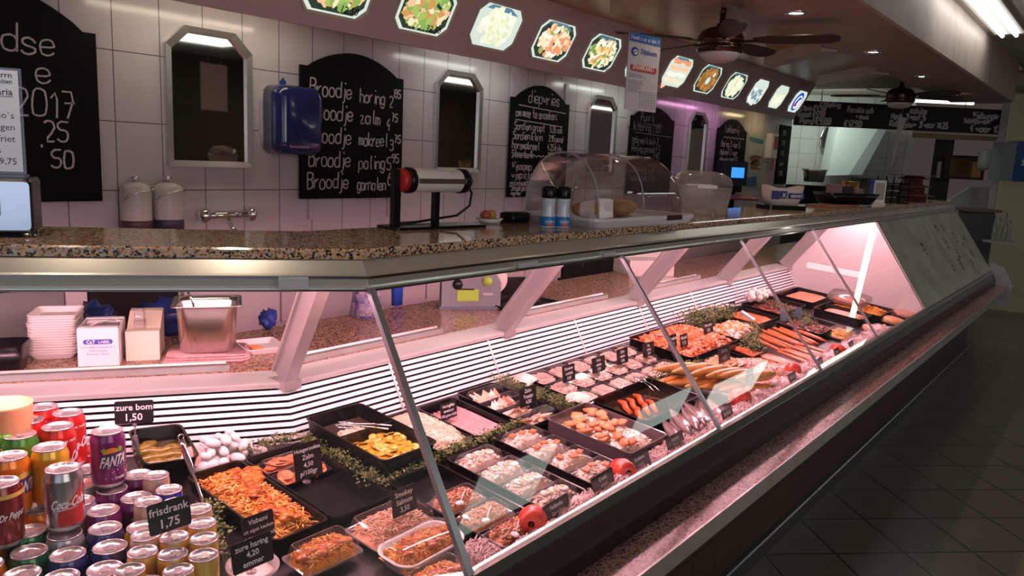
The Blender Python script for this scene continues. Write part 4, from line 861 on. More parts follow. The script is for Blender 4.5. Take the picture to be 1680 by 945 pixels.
t = thing('brass_pot', 'brass pot standing behind the black tray on the ledge', 'pot', (5.78, 1.58, ZL))
b = MB(); b.lathe([(.055, 0), (.06, .004), (.06, .15), (.056, .152), (.054, .01)], 18); b.build('pot', P('brass', (.30, .19, .07), .3, .8), t)
t = thing('pagoda_ornament', 'dark red pagoda shaped stand on the far ledge', 'ornament', (7.05, 1.44, ZL), RZ(math.radians(-40)))
red = P('pagoda_red', (.10, .018, .012), .4)
b = MB()
for z, wv_, h in ((0, .16, .05), (.075, .13, .045), (.145, .10, .04)): b.box(-wv_ / 2, wv_ / 2, -wv_ / 2, wv_ / 2, z, z + h)
b.build('tier', red, t)
b = MB()
for z, wv_ in ((.05, .25), (.12, .20), (.185, .17)): b.rl([(wv_, wv_, z, .005), (wv_ * .98, wv_ * .98, z + .006, .005), (wv_ * .5, wv_ * .5, z + .025, .01)], 0, False)
b.build('roof', P('pagoda_roof', (.07, .02, .015), .45), t)
b = MB(); b.box(-.17, .15, -.10, .10, .2105, .218); b.build('top_plate', P('pagoda_top', (.12, .10, .08), .5), t)

# ================================================================ ON THE WORKTOP BEHIND THE GLASS
ZW = 0.9625
foam = P('foam_white', (.80, .72, .70), .6)
def foamtray(n_):
    b = MB(); b.rl([(.10, .12, 0, .012), (.125, .145, .018, .014), (.125, .145, .020, .014), (.118, .138, .019, .012), (.095, .115, .004, .012)], 0, False)
    return b
p = onz(80, 591, ZW); base = None
st = foamtray(0).mesh('foam_tray', [foam])
for i in range(16):
    o = D.objects.new('foam_tray', st); COL.objects.link(o); q = Vector((p.x + .045, p.y + .055, ZW + .0001)); o.location = q + Vector((rb.uniform(-.002, .002), rb.uniform(-.002, .002), .0074 * i)); o.rotation_euler = LW.to_euler()
    tag(o, 'white foam tray, number %s counted up from the bottom of its nested stack' % ['one', 'two', 'three', 'four', 'five', 'six', 'seven', 'eight', 'nine', 'ten', 'eleven', 'twelve', 'thirteen', 'fourteen', 'fifteen', 'sixteen'][i], 'tray', 'nested stack of foam trays')
# label carton
p = onz(164, 602, ZW)
t = thing('label_carton', 'open white cardboard carton printed CaT LABEL beside the foam trays', 'carton', (p.x + .042, p.y + .075, ZW), LW)
cart = P('carton_white', (.80, .74, .74), .6); blueink = P('carton_blue', (.05, .06, .35), .5)
b = MB(); b.loft([[(x, y, z) for x, y in ((-.052, -.075), (.052, -.075), (.052, .075), (-.052, .075))] for z in (0, .108)], 0, False, (True, False)); b.loft([[(x, y, z) for x, y in ((-.050, -.073), (.050, -.073), (.050, .073), (-.050, .073))] for z in (.108, .004)], 0, False, (False, True))
b.loft([[(x, y, .108) for x, y in ((-.052, -.075), (.052, -.075), (.052, .075), (-.052, .075))], [(x, y, .108) for x, y in ((-.050, -.073), (.050, -.073), (.050, .073), (-.050, .073))]], 0, False, (False, False)); b.build('box', cart, t)
b = MB(); b.box(-.05, .05, -.075, -.052, .1085, .111); b.box(-.05, .05, .052, .075, .1085, .111); b.build('flap', cart, t)
b = MB(); b.prism([(x, y + .070) for x, y in rrect(.075, .014, .007, 4)], 0, .0006, 0, WALLM(0, -.0752, 0)); b.text('CaT', .013, WALLM(-.018, -.0759, .0655), 1, 'C', .03); b.text('LABEL', .011, WALLM(.016, -.0759, .066), 1, 'C', .02)
for z, tx in ((.052, 'CaT LABEL Etiketten B.V.'), (.042, 'Industrieweg'), (.032, 'Etiketten  Papier')): b.text(tx, .0085, WALLM(0, -.0754, z), 0, 'C')
b.build('printing', [blueink, white], t)
b = MB(); b.box(-.04, .04, -.05, .05, .07, .098); b.tube([(-.03, -.03, .102), (0, -.04, .122), (.035, -.01, .118), (.02, .03, .11), (-.03, .0, .103)], .004, 6); b.build('film_packets', P('film_grey', (.45, .40, .40), .2), t)
# cream dispenser
p = onz(237, 592, ZW)
t = thing('tape_dispenser_cream', 'cream plastic dispenser with clear roll holder beside the label carton', 'dispenser', (p.x + .036, p.y + .065, ZW), LW)
b = MB(); b.loft([[(x, y, z) for y, z in ((-.07, .0), (.09, .0), (.09, .125), (.05, .125), (-.03, .088), (-.07, .088))] for x in (-.045, .045)]); b.build('body', P('dispenser_cream', (.80, .66, .52), .4), t)
b = MB(); b.lathe([(.022, -.012), (.026, -.01), (.026, .01), (.022, .012)], 20, M=T((-.01, -.028, .122)) @ Matrix.Rotation(PI / 2, 4, 'Y')); b.box(-.024, .004, -.05, -.012, .0895, .112); b.build('roll_holder', CLEAR('roll_clear', (.9, .88, .86), 1.3, .08, 1.5, .3, (.7, .62, .6)), t)
# steel pan with ladle and cloth
p = onz(352, 588, ZW)
t = thing('folded_cloth', 'folded pink cloth under the steel food pan', 'cloth', (p.x + .0, p.y + .04, ZW), LW)
b = MB(); rr_ = random.Random(4)
for k in range(3):
    rg = []
    for j, (wv_, dv) in enumerate(((.24, .17), (.245, .175))):
        rg.append([(x + .006 * math.sin(9 * y * 10 + k), y + .005 * math.sin(60 * x + k), .0005 + k * .006 + j * .005 + .0015 * (math.sin(40 * x) + 1) * .5) for x, y in rrect(wv_ - .012 * k, dv - .012 * k, .02, 6)])
    b.loft(rg, 0, True)
b.build('cloth', P('cloth_pink', (.66, .36, .36), .9, var=.3, scale=60), t)
px, py = p.x + .012, p.y + .055
t = thing('food_pan', 'deep stainless steel food pan standing on the folded pink cloth', 'food pan', (px, py, ZW + .0205), LW)
b = MB(); b.rl([(.14, .13, 0, .03), (.155, .145, .008, .032), (.168, .158, .135, .034), (.172, .162, .14, .034), (.196, .186, .142, .02), (.196, .186, .146, .02), (.170, .160, .144, .034), (.164, .154, .13, .032), (.15, .14, .01, .03)], 0, True, n=5); b.build('pan', P('pan_steel', (.70, .66, .64), .22, 1.0), t)
b = MB(); b.rl([(.142, .142, .06, .03), (.142, .142, .062, .03)], 0, False); b.build('sauce', P('pan_sauce', (.35, .22, .18), .3), t)
b = MB(); b.tube([(-.03, .01, .07), (-.036, .02, .15), (-.045, .03, .175)], .004, 8); b.lathe([(.02, .045), (.024, .06), (.022, .0605)], 14, M=T((-.028, .008, .004))); o = b.build('ladle', steel_pol); o.location = (px, py, ZW + .0205); tag(o, 'steel ladle leaning in the food pan', 'ladle')
p = onz(431, 577, ZW)
b = foamtray(0); o = b.build('foam_dish', foam); o.location = (p.x + .01, p.y + .03, ZW + .0001); o.rotation_euler = (0, 0, -.3); tag(o, 'single white foam tray right of the steel food pan', 'tray')
b = MB(); b.blob((0, 0, .007), .03, .016, .006, 0, 2, .1, rb); o2 = b.build('salmon_piece', P('salmon_raw', (.85, .28, .07), .4)); o2.location = (p.x - .01, p.y + .02, ZW + .0045); tag(o2, 'orange fish piece lying on the single foam tray', 'fish piece')
# bins, bags, gloves
p = onz(16, 612, ZW)
t = thing('black_tub', 'black plastic tub at the left edge of the worktop', 'tub', (p.x, p.y + .05, ZW), LW)
b = MB(); b.rl([(.10, .10, 0, .02), (.12, .12, .075, .02), (.112, .112, .074, .018), (.095, .095, .006, .02)], 0, True); b.build('tub', black, t)
bag_m = P('bag_blue', (.015, .035, .16), .3, var=.4, scale=30); 
def crumple(name, loc, r, m, lab, cat, seed, group=None):
    q = random.Random(seed); b = MB(); b.blob((0, 0, r[2] * 1.22), r[0], r[1], r[2], 0, 3, .34, q); o = b.build(name, m); o.location = loc; return tag(o, lab, cat, group)
p = onz(440, 541, ZW); crumple('crumpled_glove', (p.x, p.y, ZW), (.045, .028, .032), P('glove_blue', (.02, .04, .26), .5), 'crumpled blue glove on the worktop behind the foam tray', 'glove', 1)
p = onz(285, 552, ZW); crumple('blue_bag', (p.x - .0, p.y + .03, ZW), (.10, .04, .055), bag_m, 'dark blue plastic bag behind the steel food pan', 'bag', 2, 'blue bags on the worktop')
p = onz(165, 560, ZW); crumple('blue_bag', (p.x + .02, p.y + .06, ZW), (.10, .04, .05), bag_m, 'dark blue plastic bag behind the label carton', 'bag', 3, 'blue bags on the worktop')
# checkered cloth and glove
p = onz(604, 520, ZW)
t = thing('checkered_cloth', 'blue and white checkered cloth standing bunched on the worktop', 'cloth', (p.x, p.y + .01, ZW), RZ(-.5))
ck = MATS.get('check') or TILES('check', (0, 2), .012, .012, 0, 0, (.50, .42, .48), (.06, .05, .22), (.25, .2, .3), .0005, .8, 0.0)
b = MB(); rg = []
for z, k in ((0, 1.0), (.05, .92), (.10, .86), (.15, .7)):
    rg.append([((.058 + .010 * math.sin(5 * a + z * 9)) * k * math.cos(a), (.040 + .008 * math.sin(4 * a + 2 + z * 12)) * k * math.sin(a), z) for a in [2 * PI * j / 24 for j in range(24)]])
b.loft(rg, 0, True); b.build('cloth', ck, t)
p = onz(640, 500, ZW)
t = thing('rubber_glove', 'blue rubber glove draped over the checkered cloth', 'glove', (p.x - .03, p.y - .04, ZW))
gm = P('glove_blue2', (.02, .07, .40), .35)
b = MB(); b.rl([(.05, .025, 0, .01), (.055, .03, .08, .012), (.06, .03, .13, .012)], 0, True, M=T((.05, .02, 0)))
for k in range(4): b.tube([(.05 + .012 * k, .02, .12), (.07 + .02 * k, .01, .145 + .004 * k), (.10 + .014 * k, .0, .135 - .006 * k)], [.009, .009, .006], 7)
b.build('glove', gm, t)
# tape machine
p = onz(724, 504, ZW)
t = thing('bag_sealing_tape_machine', 'grey upright tape machine with green label and wide tape roll', 'tape machine', (2.40, 2.12, ZW), RZ(math.radians(-38)))
plate = P('tape_grey', (.26, .25, .27), .3, .5)
b = MB(); b.prism([(-.125, 0), (.125, 0), (.125, .115), (.10, .155), (-.04, .185), (-.125, .185)], 0, .006, 0, WALLM(0, -.02, 0)); b.prism([(-.125, 0), (.125, 0), (.125, .10), (.09, .14), (-.125, .14)], 0, .004, 0, WALLM(0, .04, 0)); b.build('side_plate', plate, t)
b = MB(); b.box(-.135, .13, -.035, .05, 0, .012); b.build('base', P('tape_base', (.12, .13, .17), .4), t)
b = MB(); b.lathe([(.028, -.016), (.068, -.016), (.068, .016), (.028, .016)], 32, cap=(False, False), M=T((.088, .012, .125)) @ Matrix.Rotation(PI / 2, 4, 'X')); b.lathe([(.028, -.0161), (.028, .0161)], 24, cap=(False, False), M=T((.088, .012, .125)) @ Matrix.Rotation(PI / 2, 4, 'X')); b.build('tape_roll', P('tape_cream', (.62, .52, .44), .35), t)
b = MB(); b.box(-.06, .03, -.0285, -.0262, .035, .085); b.lathe([(.02, 0), (.02, .005)], 16, M=T((.065, -.0262, .12)) @ Matrix.Rotation(PI / 2, 4, 'X')); b.build('green_label', P('label_green', (.35, .52, .05), .5), t)
b = MB(); b.lathe([(.022, 0), (.022, .003)], 20, M=T((-.06, -.0262, .105)) @ Matrix.Rotation(PI / 2, 4, 'X')); b.box(-.067, -.060, -.0275, -.0262, .12, .165); b.box(-.055, .01, -.0300, -.0286, .082, .088); b.build('slot', black, t)
b = MB(); b.text('PELIKAN', .014, WALLM(.07, -.0264, .06), 0, 'C', .02, width=.04); b.build('maker_print', P('print_pale', (.7, .68, .68), .5), t)
# dark trays behind, weighing machine, papers
p = onz(838, 508, ZW)
for i, (x, y, z, w_, lab) in enumerate(((2.66, 2.10, 0, .17, 'black shallow crate on the worktop behind the tape machine, lower one'), (2.665, 2.10, .0505, .15, 'black shallow crate on the worktop behind the tape machine, upper one'))):
    t = thing('shallow_crate', lab, 'crate', (x, y, ZW + z), RZ(-.5), 'black crates behind the tape machine')
    b = MB(); b.rl([(w_, w_ * .8, 0, .01), (w_ * 1.05, w_ * .85, .05, .012), (w_, w_ * .8, .0495, .012), (w_ * .96, w_ * .76, .004, .01)], 0, False); b.build('crate', black, t)
t = thing('dark_tray', 'flat dark tray lying on the worktop beyond the second canopy post', 'tray', (2.62, 1.985, ZW), RZ(-.1))
b = MB(); b.rl([(.30, .10, 0, .02), (.32, .12, .018, .02), (.31, .11, .017, .02), (.28, .085, .004, .02)], 0, False); b.build('tray', black, t)
p = onz(1060, 455, ZW)
t = thing('label_scale', 'white weighing scale with dark display at the back of the worktop', 'scale', (3.98, 2.18, ZW), RZ(-.6))
b = MB(); b.loft([[(x, y, z) for y, z in ((-.11, 0), (.11, 0), (.11, .15), (.04, .15), (-.02, .10), (-.11, .09))] for x in (-.14, .14)]); b.build('body', P('scale_white', (.70, .62, .60), .4), t)
b = MB(); b.box(-.05, .06, -.02, .035, .155, .20); b.build('display', black, t)
b = MB(); b.box(-.05, .06, -.012, .028, .1505, .1548); b.lathe([(.03, -.01), (.03, .01)], 16, M=T((.10, .02, .17)) @ Matrix.Rotation(PI / 2, 4, 'Y')); b.build('paper_roll', white, t)
p = onz(1085, 462, ZW)
b = MB(); b.add([(x * .03, y * .03, .0008 + .004 * math.sin(x * 2.1 + y) ** 2) for y in range(6) for x in range(9)], [(j * 9 + i, j * 9 + i + 1, (j + 1) * 9 + i + 1, (j + 1) * 9 + i) for j in range(5) for i in range(8)], 0, True)
o = b.build('wrapping_paper', P('paper_pink', (.75, .60, .55), .6)); o.location = (3.72, 1.93, ZW); o.rotation_euler = (0, 0, -.25); tag(o, 'sheet of pale wrapping paper on the worktop near the white scale', 'paper')
b = MB(); b.rl([(.09, .025, 0, .008), (.09, .025, .012, .008)], 0, True); o = b.build('red_knife_handle', P('knife_red', (.5, .04, .03), .4)); o.location = (3.62, 1.91, ZW + .004); o.rotation_euler = (0, 0, .3); tag(o, 'red knife handle on the worktop by the third canopy post', 'knife')
# steel sliding bar on the shelf of the left wing and a second on the right
for nm, st, lab in (('L', [('L', 1.3), ('L', .12)], 'steel sliding rail along the worktop edge of the left wing'), ('R', [('R', 1.36), ('R', 1.98)], 'steel sliding rail along the worktop edge right of the corner post'), ('R2', [('R', 2.46), ('R', 3.1)], 'steel sliding rail along the worktop edge between second and third posts'), ('R3', [('R', 3.4), ('R', 4.1)], 'steel sliding rail along the worktop edge beyond the third post')):
    b = MB(); sweep(b, [(1.872, .9625), (1.872, .980), (1.88, .984), (1.886, .974), (1.898, .974), (1.904, .984), (1.912, .980), (1.912, .9625)], st); tag(b.build('slide_rail', steel), lab, 'rail', 'slide rails on the worktop')
# terminal with blue screen on the back worktop
t = thing('pay_terminal', 'dark terminal with glowing blue screen below the far chalkboard', 'terminal', (7.38, 3.12, 1.1355), RZ(math.radians(-30)))
b = MB(); b.box(-.02, .02, -.02, .02, 0, .28); b.rl([(.22, .18, 0, .02), (.22, .18, .012, .02)], 0, False); b.build('stand', black, t)
b = MB(); b.box(-.17, .13, -.04, .05, .28, .52); b.build('housing', P('terminal_navy', (.02, .02, .05), .4), t)
b = MB(); b.box(-.06, .09, -.0435, -.0405, .36, .46); b.build('screen', EM('screen_blue', (.05, .32, 1.0), 1.2), t)
b = MB(); b.box(-.30, .12, -.22, -.05, .20, .215, 0, Matrix.Rotation(.2, 4, 'X')); b.build('red_keyboard', P('keyboard_red', (.20, .03, .05), .4), t)

# ================================================================ THE FAR KITCHEN
def fthing(name, label, cat, u, v, d):
    p = onfar(u, v, d); t = thing(name, label, cat, p, FM((0, 0, 0)).to_3x3()); return t
def px2m(d): return d / FPX * 1.0
def chalkline(b, M, x, y, s, kx, tx): b.chalk(tx, s, M @ T((x, y, 0.0005)), 0, .021, kx, .28, rc)
DB = 9.35; a0 = onfar(1302, 205, DB); a1 = onfar(1648, 222, DB); Lb = (a1 - a0).dot(RGT); zt = onfar(1302, 164, DB).z; 
t = thing('long_chalkboard', 'long horizontal chalkboard with kibbeling prices hanging before the kitchen', 'chalkboard', a0, FM((0, 0, 0)).to_3x3())
hb = zt - a0.z
b = MB(); b.box(0, Lb, 0, hb, -.02, 0); b.build('board', P('chalkboard_green', (.014, .018, .014), .7, var=.4, scale=3), t)
b = MB(); I = Matrix.Identity(4); kp = Lb / 346.0
def X_(u): return (u - 1302) * kp
for u, y, s, kx, tx in ((1342, .80, .13, .9, 'Kibbeling'), (1310, .60, .14, .9, 'Klein €4,50'), (1308, .36, .14, .9, 'Groot €5,50'), (1312, .08, .16, 1.0, 'Pond €9,00'), (1388, .62, .14, .9, 'Familie zak'), (1402, .38, .12, .9, '+ saus'), (1385, .04, .16, 1.0, '€12,50'), (1490, .70, .15, .9, 'oekjes'), (1460, .44, .14, .95, 'Hoek  3 voor 5'), (1459, .15, .15, .95, 'Kabeljauw  3 voor 11,25'), (1592, .62, .16, .95, 'Visburger'), (1580, .42, .12, .8, 'kabeljauw sch'), (1590, .08, .17, 1.1, '4 voor 10')):
    b = MB(); chalkline(b, I, X_(u), hb * y, s * hb / .33 * .50, kx * .80, tx); b.build('chalk_writing', chalk_m, t)
for x in (.3, Lb - .5):
    b = MB(); b.tube([(x, hb, -.01), (x, 2.62 - a0.z, -.01)], .004, 5); b.build('hanger', blackm, t)
# range hood
t = thing('range_hood', 'pale green white sloping range hood in the kitchen', 'range hood', onfar(1358, 288, 10.3), FM((0, 0, 0)).to_3x3())
k = px2m(10.3)
def fp(u, v): return ((u - 1358) * k, -(v - 288) * k + (u - 1358) * k * .047)
hm = P('hood_white', (.62, .68, .64), .3)
b = MB(); b.prism([fp(*q) for q in ((1358, 288), (1397, 287), (1437, 205), (1366, 203))], -.30, 0, 0); b.build('hood', hm, t)
b = MB(); b.prism([fp(*q) for q in ((1392, 287), (1413, 287), (1448, 205), (1434, 205))], -.30, .002, 0); b.build('side', P('hood_grey', (.34, .38, .36), .35), t)
t = fthing('hanging_strainer', 'round polished metal strainer hanging on the kitchen tiles', 'strainer', 1360, 230, 10.83)
b = MB(); rings = [[(.125 * q * math.cos(2 * PI * j / 28), .21 * q * math.sin(2 * PI * j / 28), z) for j in range(28)] for q, z in ((1, 0), (.96, .02), (.8, -.01), (.5, -.04), (.1, -.05))]
b.loft(rings, 0, True, (False, True)); b.build('bowl', chrome, t)
b = MB(); b.tube([(0, .2, 0), (0, .25, 0), (.01, .27, -.02)], .008, 6); b.build('hook', chrome, t)
b = MB(); farbox(b, 1236, 300, 1402, 420, 10.0, .35); o = b.build('fryer_unit', blackm); tag(o, 'black cooking unit under the kitchen tiles', 'cooker')
b = MB(); farbox(b, 1412, 292, 1442, 420, 10.42, .3); o = b.build('cooker_block', P('cooker_dark', (.05, .045, .04), .4)); tag(o, 'dark grey cooker block under the range hood', 'cooker')
t = fthing('stock_pan', 'rectangular steel pan on the black cooking unit', 'pan', 1342, 299, 9.8)
b = MB(); Mr = Matrix.Rotation(-PI / 2, 4, 'X'); b.rl([(.20, .18, 0, .03), (.24, .2, .13, .03), (.27, .23, .16, .03), (.23, .19, .155, .03), (.2, .17, .02, .03)], 0, True, M=T((0, 0, -.15)) @ Mr); b.build('pan', P('pan_dull', (.45, .43, .40), .3, 1.0), t)
t = fthing('framed_hatch', 'dark wall cabinet with warm lit brown panel at the kitchen end', 'wall cabinet', 1585, 277, 11.4)
k = px2m(11.4)
b = MB(); b.box(-34 * k, 30 * k, -17 * k, 21 * k, -.1, 0); b.build('frame', P('hatch_dark', (.04, .02, .012), .5), t)
b = MB(); b.box(-27 * k, 8 * k, -13 * k, 16 * k, .0005, .006); b.build('pane', P('hatch_brown', (.16, .08, .035), .25), t)
b = MB(); b.box(9 * k, 24 * k, -13 * k, 12 * k, .0005, .006); b.build('warm_pane', P('hatch_warm', (.55, .28, .11), .3), t)
t = fthing('soap_dispenser', 'rounded white dispenser on the far kitchen wall left of the steel post', 'dispenser', 1623, 262, 11.0)
b = MB(); b.rl([(.16, .30, -.14, .06), (.16, .30, -.12, .07), (.14, .27, -.02, .06), (.10, .2, 0, .05)], 0, True, n=5); b.build('body', P('soap_white', (.45, .48, .48), .4), t)
b = MB(); p_ = onfar(1497, 205, 11.55); farbox(b, 1536, 228, 1540, 420, 11.58, .02); o = b.build('trim_7', P('kitchen_seam', (.05, .045, .035), .6)); o['kind'] = 'structure'
b = MB(); farbox(b, 1444, 215, 1640, 232, 11.4, .05); o = b.build('trim_8', P('kitchen_rail', (.24, .18, .11), .5)); o['kind'] = 'structure'
b = MB(); farbox(b, 1540, 265, 1547, 292, 11.55, .02); o = b.build('wall_thermometer', white); tag(o, 'thin white strip fixed to the kitchen wall above the pagoda', 'thermometer')
t = fthing('kitchen_shelf', 'small dark wall shelf with jars right of the range hood', 'shelf', 1432, 272, 11.3)
b = MB(); b.box(-.20, .26, -.01, .01, -.2, 0); b.build('board', blackm, t)
for x, c in ((-.10, (.10, .08, .02)), (0, (.02, .02, .02)), (.12, (.14, .03, .02))):
    b = MB(); b.lathe([(.04, .0105), (.045, .02), (.045, .12), (.03, .14)], 12, M=T((x, 0, -.08)) @ Mr); b.build('jar', P('jar_%.2f' % x, c, .4), t)
# sloping white partition beyond the counter end
t = fthing('partition_screen', 'low white partition with sloping top beyond the far end of the counter', 'partition', 1560, 345, 9.9)
k = px2m(9.9)
b = MB(); b.prism([((u - 1560) * k, -(v - 345) * k) for u, v in ((1545, 520), (1630, 520), (1630, 304), (1585, 306), (1545, 336))], -.03, 0); b.build('panel', P('partition_white', (.42, .41, .40), .5), t)
# post, wall and fittings at the right
b = MB(); q0 = onfar(1632, 300, 9.3); b.box(q0.x - .035, q0.x + .035, q0.y - .035, q0.y + .035, 0, 2.9); o = b.build('trim_9', P('post_grey', (.36, .34, .35), .4, .4)); o['kind'] = 'structure'
b = MB(); q1 = onfar(1662, 300, 9.5); b.box(q1.x + .02, q1.x + .12, q1.y - .45, q1.y + .16, 0, 2.9); o = b.build('wall_right', beige); o['kind'] = 'structure'
t = fthing('towel_box', 'blue and grey wall dispenser on the beige wall at the right edge', 'dispenser', 1672, 300, 9.0)
k = px2m(9.0)
b = MB(); b.box(-34 * k, -12 * k, 2 * k, 64 * k, -.2, 0); b.build('side', P('towelbox_grey', (.17, .20, .24), .4), t)
b = MB(); b.box(-11.9 * k, 40 * k, 2 * k, 66 * k, -.2, .004); b.build('front', P('towelbox_blue', (.015, .07, .24), .3), t)
b = MB(); b.text('Satino', .09, T((14 * k, 28 * k, .0045)), 0, 'C', .02); b.build('maker_print', white, t)
t = fthing('wall_shelf', 'small white shelf of glass bottles near the right edge', 'shelf', 1640, 395, 8.8)
k = px2m(8.8)
b = MB(); b.prism([(x, y - .05) for x, y in rrect(46 * k, .30, .05)], -.02, .0, 0, Matrix.Rotation(-PI / 2, 4, 'X')); b.build('board', P('shelf_white', (.42, .40, .38), .5), t)
for i, (x, hgt) in enumerate(((-12, 40), (-3, 34), (6, 42), (13, 30))):
    p = onfar(1640 + x, 395, 8.8); tt = thing('glass_bottle', ['leftmost clear bottle on the white wall shelf', 'short clear bottle, second on the white wall shelf', 'tall clear bottle, third on the white wall shelf', 'rightmost clear bottle on the white wall shelf'][i], 'bottle', (p.x, p.y, p.z + .002 + abs(x) * 0), None, 'bottles on the wall shelf')
    b = MB(); h_ = hgt * k; b.lathe([(.022, 0), (.024, .01), (.024, h_ * .6), (.010, h_ * .8), (.010, h_)], 12); b.build('bottle', CLEAR('bottle_clear', (.8, .85, .85), 1.4, .05, 1.5, .12, (.5, .52, .52)), tt)
    b = MB(); b.lathe([(.014, h_ + .0005), (.014, h_ + .03)], 10); b.build('cap', P('cap_grey', (.3, .3, .3), .4), tt)
t = fthing('waste_bin', 'grey bin with brown flat lid behind the counter end', 'bin', 1602, 440, 9.0)
k = px2m(9.0)
b = MB(); b.box(-20 * k, 18 * k, -60 * k, 92 * k, -.28, 0); b.build('body', P('bin_grey', (.13, .13, .15), .35, .5), t)
b = MB(); b.box(-26 * k, 26 * k, 92.5 * k, 97 * k, -.32, .03); b.build('lid', P('bin_lid_brown', (.16, .10, .07), .5), t)
b = MB(); farbox(b, 1663, 330, 1720, 640, 10.5, .1); o = b.build('door_1', P('door_dark', (.015, .012, .01), .5)); o['kind'] = 'structure'
b = MB(); farbox(b, 1662, 130, 1720, 200, 10.4, .05); o = b.build('trim_10', beige); o['kind'] = 'structure'

area('kitchen_fill', tuple(onfar(1345, 175, 9.75)), tuple(onfar(1365, 262, 10.6)), .8, .3, 11.0, (.86, 1.0, .90))  # unseen fill lamp added to brighten the range hood and tiles

# ================================================================ FOOD ON THE DECK
tray_m = P('tray_black', (0.005, 0.004, 0.005), 0.25, spec=.35)
boxclear = CLEAR('box_clear', (.99, .985, .985), 1.1, .05, 1.45, .015, (.8, .76, .76))
boxrim = CLEAR('box_rim', (.95, .95, .95), 1.6, .12, 1.6, .22, (.75, .70, .70))
def F3(nm, c, c2=None, rough=.45, **k): return P(nm, c, rough, col2=c2, scale=k.pop('scale', 90), bump=.3, **k)
FD = dict(
  noodle=[F3('noodle_orange', (.90, .42, .07), (.80, .30, .04)), F3('noodle_yellow', (.94, .62, .22), (.88, .46, .12)), F3('noodle_red', (.72, .18, .03), (.55, .10, .02))],
  chicken=[F3('glazed_brown', (.52, .14, .02), (.30, .06, .01), .25), F3('glazed_orange', (.66, .24, .03), (.42, .10, .01), .25)],
  salmonshred=[F3('shred_salmon', (.92, .50, .32), (.84, .36, .20)), F3('shred_pale', (.94, .64, .48), (.88, .50, .34))],
  shrimp=[F3('shrimp_brown', (.82, .42, .22), (.70, .28, .12)), F3('shrimp_pale', (.92, .64, .46), (.84, .48, .3)), F3('shrimp_dark', (.52, .16, .06), (.38, .10, .04))],
  salad=[F3('salad_cream', (.94, .82, .68), (.90, .70, .54)), F3('salad_white', (.95, .90, .82), (.92, .82, .72)), F3('salad_pink', (.92, .64, .50), (.85, .52, .38))],
  egg=[F3('egg_yolk', (.88, .50, .10), (.9, .68, .34)), F3('egg_white', (.93, .88, .78), (.88, .8, .7))],
  salmonbit=[F3('salmon_bit', (.84, .24, .07), (.70, .15, .04)), F3('salmon_bit2', (.88, .36, .14), (.78, .24, .08))],
  toast=[F3('toast_pale', (.90, .66, .44), (.84, .5, .3)), F3('toast_salmon', (.86, .36, .18), (.78, .24, .1)), F3('toast_white', (.90, .80, .68), (.84, .7, .56))],
  kraut=[F3('kraut_white', (.92, .82, .66), (.84, .68, .48)), F3('kraut_pale', (.88, .74, .52), (.78, .58, .36))],
  red=[F3('mussel_red', (.72, .16, .05), (.55, .09, .03)), F3('mussel_orange', (.82, .30, .10), (.66, .18, .05)), F3('mussel_pale', (.80, .48, .30), (.7, .3, .16))],
  pinksal=[F3('pink_salad', (.90, .62, .52), (.82, .48, .40)), F3('pink_pale', (.94, .76, .66), (.90, .64, .54)), F3('pink_cream', (.92, .72, .54), (.84, .56, .40))],
  pickle=[F3('pickle_yellow', (.72, .42, .04), (.58, .28, .02), .2), F3('pickle_pale', (.80, .60, .16), (.7, .42, .06), .2)])
